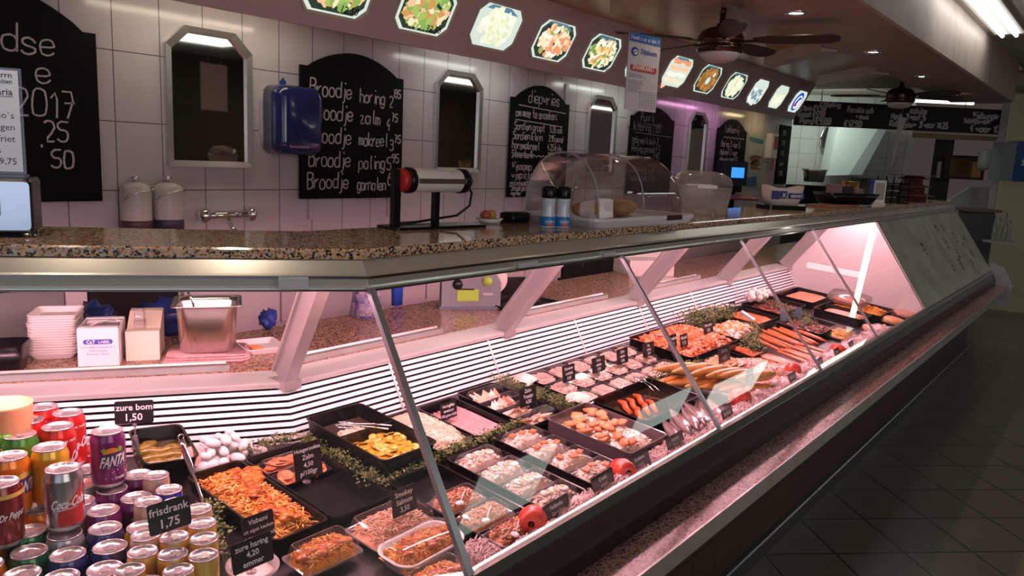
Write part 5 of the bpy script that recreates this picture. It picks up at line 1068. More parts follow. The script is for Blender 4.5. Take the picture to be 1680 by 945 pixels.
def heap(mb, w, d, h, kind, n, seed, nm=2, m0=0, size=1.0, flat=3.0, c=(0, 0, 0)):
    r = random.Random(seed); nx, ny = 12, 9
    def hz(x, y): return h * max(0.0, (1 - abs(2 * x / w) ** flat)) ** .6 * max(0.0, (1 - abs(2 * y / d) ** flat)) ** .6
    vs = []
    for j in range(ny + 1):
        for i in range(nx + 1):
            x = -w / 2 + w * i / nx; y = -d / 2 + d * j / ny
            e = 0 if i in (0, nx) or j in (0, ny) else 1
            vs.append((c[0] + x, c[1] + y, c[2] + hz(x, y) * .92 + e * r.uniform(-.12, .10) * h))
    mb.add(vs, [(j * (nx + 1) + i, j * (nx + 1) + i + 1, (j + 1) * (nx + 1) + i + 1, (j + 1) * (nx + 1) + i) for j in range(ny) for i in range(nx)], m0, True)
    for k in range(n):
        x = r.uniform(-.46, .46) * w; y = r.uniform(-.46, .46) * d; z = hz(x, y) * .95; a = r.uniform(0, 6.28); mi = m0 + r.randrange(nm)
        p = (c[0] + x, c[1] + y, c[2] + z)
        if kind == 'shred':
            L = .010 * size * r.uniform(.6, 1.3); bn = r.uniform(-1.3, 1.3); rr = .0014 * size * r.uniform(.8, 1.2)
            q = [(p[0] - L * math.cos(a), p[1] - L * math.sin(a), p[2] + r.uniform(-.001, .004) * size), (p[0] + L * .4 * bn * math.sin(a), p[1] - L * .4 * bn * math.cos(a), p[2] + r.uniform(.001, .005) * size), (p[0] + L * math.cos(a), p[1] + L * math.sin(a), p[2] + r.uniform(-.002, .003) * size)]
            mb.tube(q, rr, 4, mi)
        elif kind == 'curl':
            R_ = .0055 * size * r.uniform(.8, 1.2); tl = r.uniform(-.8, .8)
            q = [(p[0] + R_ * math.cos(a + t), p[1] + R_ * math.sin(a + t) * math.cos(tl), p[2] + .002 + R_ * math.sin(a + t) * math.sin(tl)) for t in (0, 1.0, 2.0, 3.0, 3.9)]
            mb.tube(q, [.0012 * size, .0024 * size, .0027 * size, .0022 * size, .001 * size], 5, mi)
        elif kind == 'blob':
            s = .0055 * size * r.uniform(.6, 1.3); mb.blob(p, s * 1.2, s, s * .8, mi, 1, .2, r)
        elif kind == 'chunk':
            s = .006 * size * r.uniform(.7, 1.3); mb.box(-s, s, -s * .7, s * .7, -s * .35, s * .5, mi, T(p) @ Matrix.Rotation(a, 4, 'Z') @ Matrix.Rotation(r.uniform(-.5, .5), 4, 'X'))
        elif kind == 'slice':
            s = .011 * size * r.uniform(.7, 1.2); mb.lathe([(s * .3, -.0012), (s, -.0008), (s, .0010), (s * .3, .0014)], 12, mi, True, M=T((p[0], p[1], p[2] + .003)) @ Matrix.Rotation(a, 4, 'Z') @ Matrix.Rotation(r.uniform(-.7, .7), 4, 'X'))
    return hz
def open_tray(name, label, x0, x1, y0, y1, h=.03, group=None, dz=0.0, cat='tray', m=None, yaw=0):
    x, y = (x0 + x1) / 2, (y0 + y1) / 2; t = thing(name, label, cat, (x, y, deckz(x, y) + dz), deckrot(yaw), group)
    w_, d_ = x1 - x0 - .004, y1 - y0 - .004
    b = MB(); b.rl([(w_ - .016, d_ - .016, 0, .014), (w_ - .006, d_ - .006, h - .001, .018), (w_, d_, h, .018), (w_, d_, h + .002, .018), (w_ - .010, d_ - .010, h + .0015, .016), (w_ - .020, d_ - .020, .003, .012)], 0, False, n=4)
    b.build('tray', m or tray_m, t); t['size'] = (w_, d_); return t, w_, d_
def PT(t, v):  # point in a deck thing's own frame -> world
    return Vector(t.location) + t.rotation_euler.to_matrix() @ Vector(v)
ORD = ['first', 'second', 'third', 'fourth', 'fifth', 'sixth', 'seventh', 'eighth', 'ninth', 'tenth', 'eleventh', 'twelfth']

# --- the big trays
t, w_, d_ = open_tray('serving_tray', 'black tray of orange noodle dish with glazed pieces beside the cans', .865, 1.012, 1.275, 1.635, .035, 'black trays on the deck')
b = MB(); hz = heap(b, w_ - .022, d_ - .022, .040, 'shred', 620, 1, 3, 0, 1.25, 4, (0, 0, .004)); b.build('noodles', FD['noodle'], t)
b = MB(); r = random.Random(6)
for k in range(70):
    q = k / 69.0; x = .012 - .026 * math.sin(q * 5) + r.gauss(0, .012); y = -.13 + .25 * q; s = r.uniform(.008, .017)
    if .30 < q < .48: continue
    b.blob((x, y, .042 + r.uniform(-.004, .006)), s * r.uniform(.8, 1.6), s * .9, s * .55, r.randrange(2), 2, .28, r)
b.build('glazed_pieces', FD['chicken'], t)
t, w_, d_ = open_tray('serving_tray', 'black tray half empty before two clear boxes of smoked salmon', 1.018, 1.200, 1.275, 1.640, .03, 'black trays on the deck'); trayB = t
t = thing('serving_tray', 'deep divided black tray with yellow pickles and onion bits', 'tray', (1.33, 1.52, deckz(1.33, 1.52)), deckrot(), 'black trays on the deck')
b = MB(); b.rl([(.170, .295, 0, .014), (.19, .318, .070, .018), (.196, .324, .071, .018), (.196, .324, .073, .018), (.184, .312, .0725, .016), (.164, .29, .004, .012)], 0, False, n=4); b.box(-.088, .088, .012, .018, .01, .070); b.build('tray', tray_m, t)
b = MB(); heap(b, .158, .15, .022, 'slice', 55, 3, 2, 0, 1.0, 5, (0, -.068, .034)); b.build('pickle_slices', FD['pickle'], t)
b = MB(); heap(b, .09, .05, .020, 'blob', 60, 4, 2, 0, .8, 3, (-.02, .05, .040)); b.build('onion_bits', FD['kraut'], t)
b = MB(); b.box(-.08, .08, .02, .14, .030, .040); b.build('dark_filling', P('dark_filling', (.03, .012, .01), .3), t)
tpk = t
t, w_, d_ = open_tray('serving_tray', 'black tray heaped with white shredded cabbage', 1.445, 1.598, 1.370, 1.630, .03, 'black trays on the deck')
b = MB(); heap(b, w_ - .010, d_ - .016, .050, 'shred', 700, 7, 2, 0, .62, 4, (0, 0, .006)); b.build('cabbage', FD['kraut'], t)
t, w_, d_ = open_tray('serving_tray', 'black tray of pink herring fillets beside the cabbage', 1.604, 1.772, 1.370, 1.630, .03, 'black trays on the deck')
hf = F3('herring_pink', (.66, .36, .36), (.52, .24, .25), .25); r = random.Random(9)
for k in range(7):
    b = MB(); x = -.055 + .018 * k
    b.loft([[(x + .014 * kk * dx, yy, .014 + .002 * k * .3 + zz + r.uniform(-.001, .001)) for dx, zz in ((-1, 0), (-.5, .004), (.5, .004), (1, 0), (.5, -.003), (-.5, -.003))] for yy, kk in ((-.105, .5), (-.07, .9), (-.01, 1.0), (.05, .95), (.09, .45))], 0, True)
    o = b.build('herring_fillet', hf); o.matrix_world = T(PT(t, (0, 0, 0))) @ deckrot().to_4x4(); tag(o, 'pink herring fillet, %s from the left in its black tray' % ORD[k], 'fish fillet', 'herring fillets in the tray')

def contour_box(w_, d_, h, t, foods, rim=boxrim, base=None, low=.012):
    """clear lidded box: base tray, food already in 'foods' builders, lid"""
    b = MB(); b.rl([(w_ - .022, d_ - .018, 0, .012), (w_ - .006, d_ - .006, low, .012), (w_, d_, low + .001, .012), (w_, d_, low + .0025, .012), (w_ - .006, d_ - .006, low + .002, .011), (w_ - .026, d_ - .022, .002, .010)], 0, False); b.build('base', base or rim, t)
    for nm, mb, ms in foods: mb.build(nm, ms, t)
    b = MB(); b.rl([(w_ - .001, d_ - .001, low + .003, .012), (w_ - .010, d_ - .010, low + .005, .012), (w_ - .022, d_ - .020, h - .004, .012), (w_ - .032, d_ - .028, h, .010)], 0, False, (False, True)); b.build('lid', boxclear, t)
    b = MB(); b.tube([(x, y, h - .001) for x, y in rrect(w_ - .030, d_ - .026, .010)], .0007, 4, 0, True, True); b.build('lid_edge', boxrim, t)
def salad_box(kind, loc, yaw, label, cat, group, seed, w_=.150, d_=.076, h=.040, tr=None):
    t = thing('clear_food_box', label, cat, loc, deckrot(yaw), group)
    b = MB(); fs = []
    fw, fd = w_ - .024, d_ - .020
    if kind == 'egg':
        heap(b, fw, fd, .032, 'blob', 110, seed, 3, 0, .75, 5, (0, 0, .0025)); fs.append(('salad', b, FD['salad']))
        b = MB(); r = random.Random(seed)
        for x in (-.028, .004, .034): b.lathe([(.001, .034), (.014, .035), (.014, .037), (.010, .0385), (.001, .039)], 12, 1, M=T((x, r.uniform(-.008, .008), -.001))); b.lathe([(.008, .0382), (.005, .040), (.001, .0405)], 10, 0, M=T((x, r.uniform(-.003, .003), -.001)))
        fs.append(('egg_slices', b, FD['egg']))
    elif kind == 'salmonsalad':
        heap(b, fw, fd, .032, 'blob', 120, seed, 3, 0, .6, 5, (0, 0, .0025)); fs.append(('salad', b, FD['salad']))
        b = MB(); r = random.Random(seed)
        for x in (-.04, 0, .036): b.box(-.012, .012, -.008, .008, .033, .038, 0, T((x, r.uniform(-.012, .012), 0)) @ Matrix.Rotation(r.uniform(-.6, .6), 4, 'Z'))
        fs.append(('salmon_bits', b, FD['salmonbit']))
    elif kind == 'shrimp':
        heap(b, fw, fd, .026, 'curl', 130, seed, 3, 0, .95, 5, (0, 0, .003)); fs.append(('shrimps', b, FD['shrimp']))
    elif kind == 'toast':
        r = random.Random(seed)
        for k in range(7):
            x = -.05 + .016 * k + r.uniform(-.005, .005); b.add([(-.018, -.02, 0), (.02, -.012, .002), (.004, .022, .012), (-.018, -.02, .006), (.02, -.012, .008), (.004, .022, .018)], [(0, 2, 1), (3, 4, 5), (0, 1, 4, 3), (1, 2, 5, 4), (2, 0, 3, 5)], r.randrange(3), False, T((x, r.uniform(-.008, .008), .006)) @ Matrix.Rotation(r.uniform(-1, 1), 4, 'Z') @ Matrix.Rotation(r.uniform(.1, .5), 4, 'X'))
        heap(b, fw * .8, fd * .7, .012, 'blob', 24, seed, 3, 0, .9, 3, (0, 0, .003)); fs.append(('salmon_toast', b, FD['toast']))
    elif kind == 'noodle':
        heap(b, fw, fd, .036, 'shred', 330, seed, 3, 0, .9, 4, (0, 0, .003)); fs.append(('noodles', b, FD['noodle']))
        b = MB(); r = random.Random(seed)
        for k in range(14): s = r.uniform(.009, .015); b.blob((r.gauss(0, .028), r.gauss(0, .010), .034), s * 1.2, s, s * .6, r.randrange(2), 2, .14, r)
        fs.append(('glazed_pieces', b, FD['chicken']))
    elif kind == 'salmonshred':
        heap(b, fw, fd, .034, 'shred', 330, seed, 2, 0, 1.0, 4, (0, 0, .003)); fs.append(('shredded_salmon', b, FD['salmonshred']))
    elif kind == 'fillet':
        r = random.Random(seed)
        heap(b, fw * .98, fd * .85, .016, 'slice', 26, seed, 2, 0, 1.3, 2.2, (0, 0, .003)); fs.append(('salmon_fillet', b, FD['salmonbit']))
    elif kind == 'pink':
        heap(b, fw, fd, .022, 'blob', 90, seed, 3, 0, .6, 5, (0, 0, .003)); fs.append(('salad', b, FD['pinksal']))
    contour_box(w_, d_, h, t, fs, base=tray_m if kind in ('pink', 'toast', 'fillet') else None)
    return t
BOX = {}
def put_box(kind, x, y, label, dz=.004, yaw=0.0, group=None, **k):
    loc = Vector((x, y, deckz(x, y) + dz)); key = kind + str(sorted(k.items()))
    lst = BOX.setdefault(key, [])
    if len(lst) < 2:
        t = salad_box(kind, loc, yaw, label, 'food box', group, 20 + len(lst) * 7, **k); lst.append(t); return t
    return dup(random.Random(int(x * 1000 + y * 377)).choice(lst), loc, deckrot(yaw + (PI if (int(x * 100 + y * 57) % 2) else 0)), label, group)
# tray B boxes
for i, y in enumerate((1.585, 1.515)): put_box('fillet', 1.109, y, ['clear box of smoked salmon at the back of the half empty tray', 'clear box of smoked salmon in the middle of the half empty tray'][i], .0036, 0, 'smoked salmon boxes', w_=.150, d_=.064, h=.028)
# lidded containers in front of the trays at the corner
t = thing('oval_container', 'white rimmed clear container of glazed noodle dish under the corner glass', 'food container', (1.103, 1.088, deckz(1.1, 1.088) + .003), deckrot(.02))
b = MB(); b.rl([(.165, .078, 0, .025), (.192, .100, .028, .035), (.200, .108, .0285, .038), (.200, .108, .031, .038), (.186, .094, .0305, .032), (.160, .072, .003, .024)], 0, True, n=6); b.build('bowl', P('bowl_white', (.80, .74, .72), .25), t)
b = MB(); heap(b, .172, .084, .026, 'shred', 380, 12, 3, 0, .9, 4, (0, 0, .010)); b.build('noodles', FD['noodle'], t)
b = MB(); r = random.Random(3)
for k in range(34): s = r.uniform(.008, .014); b.blob((r.gauss(0.01, .035), r.gauss(0, .014), .033), s * 1.2, s, s * .7, r.randrange(2), 2, .14, r)
b.build('glazed_pieces', FD['chicken'], t)
b = MB(); b.rl([(.188, .096, .0315, .034), (.178, .088, .046, .03), (.165, .075, .050, .028)], 0, True, (False, True), n=6); b.build('lid', boxclear, t)
put_box('noodle', .935, 1.205, 'clear box of noodle dish below the noodle tray tag', .003, .0, 'noodle boxes', w_=.150, d_=.09, h=.046)
put_box('noodle', 1.045, .985, 'clear box of noodle dish at the bottom edge beside the corner glass', .003, .0, 'noodle boxes', w_=.150, d_=.085, h=.046)
put_box('salmonshred', 1.118, 1.195, 'clear box of shredded pink salmon before the smokey salmon tag', .003, .0, None, w_=.19, d_=.115, h=.046)
t, w_, d_ = open_tray('serving_tray', 'black tray of shrimp boxes next to the smokey salmon tag', 1.222, 1.402, .955, 1.340, .03, 'black trays on the deck')
for i, y in enumerate((1.180, 1.090, 1.004)): put_box('shrimp', 1.312, y, 'clear box of brown shrimps with spoon, %s from the back in its tray' % ORD[i], .0036, 0, 'shrimp boxes', w_=.15, d_=.078, h=.036)
sp = P('spoon_white', (.82, .76, .76), .35)
for i, (x, y) in enumerate(((1.275, 1.135), (1.265, 1.045), (1.272, .965))):
    b = MB(); b.blob((0, 0, .004), .012, .009, .004, 0, 2); b.tube([(.008, 0, .005), (.03, .004, .008), (.06, .008, .008)], .0018, 6); o = b.build('plastic_spoon', sp); o.location = (x, y, deckz(x, y) + .041); o.rotation_euler = deckrot(.4).to_euler(); tag(o, 'small white plastic spoon on the %s shrimp box from the back' % ORD[i], 'spoon', 'spoons on shrimp boxes')
t, w_, d_ = open_tray('serving_tray', 'black tray of four egg salad boxes', 1.430, 1.604, .985, 1.342, .03, 'black trays on the deck')
for i in range(4): put_box('egg', 1.517, 1.288 - .0835 * i, 'clear box of egg salad, %s from the back in its tray' % ORD[i], .0036, 0, 'egg salad boxes', w_=.152, d_=.078)
t, w_, d_ = open_tray('serving_tray', 'black tray of four rice salad boxes topped with salmon', 1.636, 1.815, .995, 1.355, .03, 'black trays on the deck')
for i in range(4): put_box('salmonsalad', 1.725, 1.300 - .0838 * i, 'clear box of rice salad with salmon bits, %s from the back in its tray' % ORD[i], .0036, 0, 'salmon rice salad boxes', w_=.155, d_=.079)
# platter tray with big salmon slices
t, w_, d_ = open_tray('serving_tray', 'dark glossy tray of salmon slices laid on rice salad', 1.845, 2.080, 1.010, 1.318, .05, 'black trays on the deck', m=P('tray_grey', (.10, .075, .08), .15))
b = MB(); heap(b, w_ - .03, d_ - .03, .042, 'blob', 330, 31, 3, 0, .75, 5, (0, 0, .004)); b.build('rice_salad', FD['salad'], t)
r = random.Random(2); b = MB()
for k in range(26):
    x = r.uniform(-.08, .08); y = r.uniform(-.115, .12); b.rl([(.05, .026, 0, .01), (.052, .028, .003, .01), (.03, .016, .006, .008)], r.randrange(2), True, M=T((x, y, .047 + .003 * (k % 3))) @ Matrix.Rotation(r.uniform(-.5, .9), 4, 'Z') @ Matrix.Rotation(r.uniform(-.15, .25), 4, 'X'))
b.build('salmon_slices', FD['salmonbit'], t)
# toast tray
t, w_, d_ = open_tray('serving_tray', 'dark tray of four salmon toast boxes near the slats', 1.796, 1.990, 1.325, 1.645, .03, 'black trays on the deck')
for i in range(4): put_box('toast', 1.893, 1.592 - .072 * i, 'clear box of salmon toast, %s from the slats in its tray' % ORD[i], .0036, 0, 'salmon toast boxes', w_=.165, d_=.068, h=.038)
# many pink salad boxes
t, w_, d_ = open_tray('serving_tray', 'long dark tray of many pink salad boxes', 2.12, 2.855, 1.335, 1.650, .018, 'black trays on the deck')
for j in range(3):
    for i in range(6): put_box('pink', 2.19 + .118 * i + .01 * j, 1.385 + .102 * j, 'clear box of pink salad, %s from the left in the %s row from the glass' % (ORD[i], ORD[j]), .0036, 0, 'pink salad boxes', w_=.112, d_=.096, h=.030)
# oil tray with red sticks
t, w_, d_ = open_tray('serving_tray', 'dark tray of red fish sticks in liquid with tongs', 2.10, 2.50, 1.105, 1.318, .05, 'black trays on the deck')
b = MB(); b.rl([(w_ - .02, d_ - .02, .005, .012), (w_ - .018, d_ - .018, .020, .012)], 0, False); b.build('liquid', CLEAR('brine', (.30, .26, .20), 1.4, .03, 1.4, .25, (.10, .06, .03)), t)
r = random.Random(5); sm = FD['salmonbit'][0]
for k in range(6):
    b = MB(); x = -.12 + .05 * (k % 3); y = -.02 + .05 * (k // 3); L = .05
    b.tube([(-L, 0, 0), (-L * .3, .006, .006), (L * .4, -.004, .007), (L, .004, .002)], [.007, .010, .010, .006], 7); o = b.build('red_fish_stick', F3('stick_red', (.80, .16, .05), (.66, .10, .03), .25)); o.matrix_world = T(PT(t, (x + .03, y, .022 + .004 * (k % 2)))) @ deckrot(.75 + r.uniform(-.2, .2)).to_4x4(); tag(o, 'red fish stick lying in liquid, %s of the six in the dark tray' % ORD[k], 'fish stick', 'red fish sticks')
def tongs(loc, M, label, L=.16):
    b = MB(); 
    for s in (-1, 1): b.tube([(s * .016, -.01, 0), (s * .019, -.035, .002), (s * .012, -.05, .003), (s * .004, -.04, .003), (s * .006, .0, .004), (s * .010, L * .5, .006), (s * .012, L, .003)], .0022, 6)
    b.tube([(-.016, -.01, 0), (-.012, .004, .002), (0, .008, .003), (.012, .004, .002), (.016, -.01, 0)], .0022, 6)
    o = b.build('serving_tongs', steel_pol); o.matrix_world = T(loc) @ M.to_4x4(); return tag(o, label, 'tongs', 'steel tongs')
p = ondeck(600, 735, .075); tongs((1.300, 1.545, deckz(1.3, 1.545) + .079), deckrot(math.radians(210)) @ RX(.12), 'steel wire tongs resting across the divided pickle tray', .10)
tongs((2.42, 1.29, deckz(2.42, 1.29) + .056), deckrot(math.radians(150)), 'steel tongs on the back rim of the red fish stick tray', .09)
# pickle jar tray at the corner
p = ondeck(262, 775, .03)
t = thing('pickle_bin', 'deep black tray of whole green gherkins under the zure bom tag', 'tray', (.885, 1.765, deckz(.885, 1.765)), RX(TILT) @ RZ(-.28))
b = MB(); b.rl([(.105, .17, 0, .015), (.120, .198, .060, .02), (.126, .204, .061, .02), (.126, .204, .063, .02), (.115, .193, .0625, .018), (.098, .162, .004, .014)], 0, False, n=4); b.build('bin', tray_m, t)
b = MB(); b.rl([(.100, .168, .02, .014), (.102, .170, .028, .014)], 0, False); b.build('brine', CLEAR('pickle_brine', (.5, .4, .15), 1.2, .04, 1.4, .25, (.20, .13, .02)), t)
r = random.Random(4); gk = F3('gherkin', (.24, .17, .025), (.13, .09, .012), .25)
for k in range(7):
    b = MB(); L = .034; b.tube([(-L, 0, 0), (-L * .7, .001, .002), (0, .005, .003), (L * .7, 0, .001), (L, -.003, 0)], [.004, .011, .0135, .011, .004], 9)
    o = b.build('gherkin', gk); o.matrix_world = T(PT(t, (-.025 + .048 * (k % 2), -.05 + .034 * (k // 2), .031))) @ RZ(r.uniform(-.5, .6)).to_4x4(); tag(o, 'whole gherkin in brine, %s of the pieces in the deep black tray' % ORD[k], 'gherkin', 'gherkins in the tray')
# serving spoon from the gherkins to the noodles
b = MB(); s0 = ondeck(334, 826, .045); s1 = Vector(s0) + (onz(297, 722, .93) - Vector(s0))
d = s1 - s0
b.tube([s0 + d * .0, s0 + d * .12, s0 + d * .45, s0 + d * .5, s0 + d * .9, s0 + d], [.006, .0035, .0035, .0065, .008, .007], 8)
b.tube([s1 + Vector((.007 * math.cos(a), 0, .007 + .007 * math.sin(a))) for a in [2 * PI * k / 10 for k in range(10)]], .0015, 5, 0, True, True)
b.blob(s0 + Vector((0, -.004, -.006)), .014, .020, .008, 0, 2); tag(b.build('serving_spoon', steel_pol), 'long steel serving spoon standing at the noodle tray corner', 'spoon')
# white pebbles and shells
r = random.Random(21); peb = P('pebble_white', (.86, .80, .78), .35, var=.05)
pebs = []
for k in range(70):
    lv = 0 if k < 26 else (1 if k < 44 else 2); sx = (.085, .060, .035)[lv]; sy = (.05, .035, .02)[lv]
    for tr_ in range(40):
        x = 1.012 + r.uniform(-sx, sx); y = 1.715 + r.uniform(-sy, sy) * .8; z = deckz(x, y) + .014 + .022 * lv
        if all((x - q[0]) ** 2 + (y - q[1]) ** 2 + 1.6 * (z - q[2]) ** 2 > .00060 for q in pebs): pebs.append((x, y, z)); break
b = MB(); b.blob((0, 0, 0), .019, .0118, .0122, 0, 3); pm_ = b.mesh('white_pebble', [peb])
order = sorted(range(len(pebs)), key=lambda i: pebs[i][0])
for n_, i in enumerate(order):
    o = D.objects.new('white_pebble', pm_); COL.objects.link(o); o.location = pebs[i]; o.rotation_euler = (r.uniform(-.6, .6), r.uniform(-.5, .5), r.uniform(0, 6)); s = r.uniform(.85, 1.15); o.scale = (s, s, s)
    tag(o, 'smooth white pebble in the pile between noodle tray and slats', 'pebble', 'white pebbles in a pile')
shm = P('shell_pink', (.78, .46, .40), .5, col2=(.66, .34, .30), scale=25); shw = P('shell_cream', (.86, .78, .66), .45, col2=(.80, .66, .54), scale=25)
def shell(u, v, size, yaw, m, label, dz=.004, tilt=.35):
    p = indeck(u, v, dz); b = MB(); rings = []; nr = 9
    for j in range(nr + 1):
        q = j / nr; ring = []
        for k in range(49):
            a = -1.15 + 2.3 * k / 48; rib = .5 + .5 * math.cos(k * 2 * PI / 4)
            rad = size * q * (1 - .16 * abs(a / 1.15) ** 2); x = rad * math.sin(a); y = rad * math.cos(a) - size * .45
            z = size * .30 * math.sin(PI * min(1, q * .97 + .03)) ** .8 * math.cos(a * .9) ** .5 + .012 * size * 2 * rib * q
            ring.append((x, y, z))
        rings.append(ring)
    b.loft(rings, 0, True, (False, False), False); b.loft([[(x, y, z - .002) for x, y, z in rg] for rg in rings][::-1], 0, True, (False, False), False)
    b.box(-size * .22, size * .22, -size * .50, -size * .38, .0, size * .10)
    o = b.build('scallop_shell', m); o.location = p; o.rotation_euler = (deckrot(yaw) @ RX(tilt)).to_euler(); return tag(o, label, 'shell', 'scallop shells on the deck')
shell(800, 925, .085, -.7, shm, 'large pink scallop shell beside the corner glass strip'); shell(318, 752, .055, .35, shm, 'pink scallop shell left of the white pebbles', .035, .95)
shell(1062, 764, .06, -.9, shm, 'pink scallop shell left of the two at the salmon platter corner'); shell(1090, 736, .062, -.9, shm, 'pink scallop shell right of the two at the salmon platter corner')
shell(862, 625, .07, -.3, shw, 'cream scallop shell at the slats behind the toast boxes', .02); shell(950, 657, .075, -.4, shw, 'whitish scallop shell in front of the pink salad boxes', .02)
# parsley garnish
grn = [P('parsley_%d' % i, c, .6) for i, c in enumerate(((.10, .13, .03), (.17, .20, .055), (.055, .08, .02)))]
def parsley(pts, wd, n, seed, label, hgt=.035, sc=1.0):
    r = random.Random(seed); b = MB(); P0 = [Vector((x, y, 0)) for x, y in pts]
    for k in range(n):
        q = r.random() * (len(P0) - 1); i = int(q); p = P0[i].lerp(P0[min(i + 1, len(P0) - 1)], q - i); x = p.x + r.gauss(0, wd / 2.4); y = p.y + r.gauss(0, wd / 2.4); z = deckz(x, y) + .006
        a = r.uniform(0, 6.28); le = r.uniform(.5, 1.1); tip = Vector((x + .012 * le * math.cos(a), y + .012 * le * math.sin(a), z + hgt * le)); mi = r.randrange(3)
        b.tube([(x, y, z - .004), ((x + tip.x) / 2, (y + tip.y) / 2, z + hgt * le * .6), tip], .0006, 3, mi)
        for j in range(7):
            c = tip + Vector((r.gauss(0, .0055), r.gauss(0, .0055), r.gauss(0, .004))) * sc; e1 = Vector((r.gauss(0, 1), r.gauss(0, 1), r.gauss(0, .5))).normalized() * .0042 * sc; e2 = e1.cross(Vector((r.gauss(0, .4), r.gauss(0, .4), 1))).normalized() * .0026 * sc
            b.add([c - e1, c + e2, c + e1 + Vector((0, 0, .001)), c - e2], [(0, 1, 2, 3)], mi)
    o = b.build('parsley_garnish', grn); tag(o, label, 'parsley', None, 'stuff'); return o
parsley([(1.215, 1.66), (1.215, 1.50), (1.212, 1.345)], .022, 150, 1, 'curly parsley strip between the salmon tray and the pickle tray')
parsley([(1.22, 1.352), (1.42, 1.354)], .010, 70, 2, 'curly parsley strip in front of the pickle tray', .028)
parsley([(1.43, 1.358), (1.60, 1.360), (1.82, 1.366)], .012, 150, 3, 'curly parsley strip before the cabbage and herring trays')
parsley([(2.055, 1.66), (2.055, 1.50), (2.06, 1.33)], .045, 170, 4, 'curly parsley strip right of the toast boxes', .03)
parsley([(2.52, 1.315), (2.72, 1.31), (2.90, 1.30)], .035, 170, 5, 'curly parsley clump before the pink salad tray', .04)
parsley([(3.42, 1.60), (3.65, 1.62), (3.85, 1.58)], .07, 280, 6, 'large parsley clump beside the slats behind the mussels', .07, 1.5)
parsley([(3.30, 1.24), (3.55, 1.33), (3.75, 1.42)], .055, 240, 7, 'parsley clump between the mussel tray and red fish fillets', .05, 1.3)
parsley([(1.05, 1.675), (1.2, 1.68)], .015, 60, 8, 'parsley tuft beside the white pebbles', .03)
q0, q1 = ondeck(345, 846, 0), ondeck(352, 940, 0); parsley([(q0.x, q0.y), (q1.x, q1.y)], .028, 150, 12, 'dark parsley between the slim cans and the noodle tray', .03)
parsley([(4.10, 1.25), (4.3, 1.35), (4.4, 1.55)], .07, 160, 9, 'parsley among the far trays', .045, 1.4)
# white netting and floats along the glass
def netting(x0, x1, y0, y1, n, seed, label):
    r = random.Random(seed); b = MB(); 
    vs = []; nx = int((x1 - x0) / .02); ny = 4
    for j in range(ny + 1):
        for i in range(nx + 1):
            x = x0 + (x1 - x0) * i / nx; y = y0 + (y1 - y0) * j / ny; e = 0 if j in (0, ny) or i in (0, nx) else 1
            vs.append((x, y, deckz(x, y) + .003 + e * r.uniform(.018, .048)))
    b.add(vs, [(j * (nx + 1) + i, j * (nx + 1) + i + 1, (j + 1) * (nx + 1) + i + 1, (j + 1) * (nx + 1) + i) for j in range(ny) for i in range(nx)], 0, True)
    for k in range(n):
        x = r.uniform(x0 + .01, x1 - .01); y = r.uniform(y0 + .006, y1 - .006); z = deckz(x, y) + .038; rad = r.uniform(.005, .012); a = r.uniform(0, 6)
        b.tube([(x + rad * math.cos(a + s) * (1 + .3 * math.sin(3 * s)), y + rad * .8 * math.sin(a + s), z + .007 * math.sin(2 * s + a)) for s in (0, 1.1, 2.2, 3.3, 4.4, 5.2)], .0014, 4)
    return tag(b.build('fishing_net', P('net_white', (.80, .58, .56), .8, var=.12, scale=70)), label, 'netting', None, 'stuff')
netting(1.42, 1.86, .942, .985, 300, 1, 'white fishing net along the glass before the salad trays'); netting(1.125, 1.215, .942, 1.02, 110, 2, 'small heap of white net at the corner glass strip'); netting(1.24, 1.415, .936, .952, 120, 5, 'white net behind the shrimp tag along the glass')
netting(1.90, 2.62, .942, 1.0, 520, 3, 'pinkish white fishing net along the middle of the glass'); netting(2.62, 4.6, .942, 1.03, 700, 4, 'pinkish white fishing net along the far glass')
flm = P('float_red', (.60, .06, .035), .35)
def floatr(u, v, s, yaw, label, tilt=0.0):
    p = indeck(u, v, .03); t = thing('net_float', label, 'float', p, deckrot(yaw), 'red net floats along the glass')
    Mf = T((0, 0, .008)) @ Matrix.Rotation(PI / 2 + tilt, 4, 'Y')
    b = MB(); b.lathe([(.008 * s, -.038 * s), (.022 * s, -.038 * s), (.030 * s, -.028 * s), (.0325 * s, -.005 * s), (.034 * s, -.003 * s), (.034 * s, .003 * s), (.0325 * s, .005 * s), (.030 * s, .028 * s), (.022 * s, .038 * s), (.008 * s, .038 * s)], 28, cap=(False, False), M=Mf); b.lathe([(.008 * s, -.038 * s), (.008 * s, .038 * s)], 14, cap=(False, False), M=Mf); b.build('float', flm, t)
    b = MB(); b.tube([(-.06 * s, .01, -.012), (-.045 * s, 0, .0), (-.03 * s, 0, .008), (.03 * s, 0, .008), (.05 * s, -.006, -.006)], .0022, 5); b.build('cord', P('float_cord', (.75, .6, .56), .8), t)
floatr(872, 872, 1.0, .55, 'red net float leaning on the nearest shrimp box', .25); floatr(1020, 787, .95, 1.0, 'red net float before the rice salad tray', .3); floatr(1213, 656, 1.0, -.3, 'red net float near the smoked mackerels'); floatr(1300, 611, 1.0, .3, 'red net float before the red fillets'); floatr(1374, 583, 1.0, .9, 'red net float farthest along the glass')
b = MB(); p = ondeck(412, 950, .03)
t = thing('white_bucket', 'clear white bucket under the zure haring tag', 'bucket', (p.x + .0, p.y + .0, deckz(p.x, p.y) + .002), deckrot())
b.lathe([(.038, 0), (.042, .004), (.046, .056), (.050, .057), (.050, .062), (.045, .062), (.040, .006)], 26); b.build('bucket', CLEAR('bucket_milky', (.9, .86, .86), 1.0, .15, 1.45, .45, (.75, .66, .66)), t)
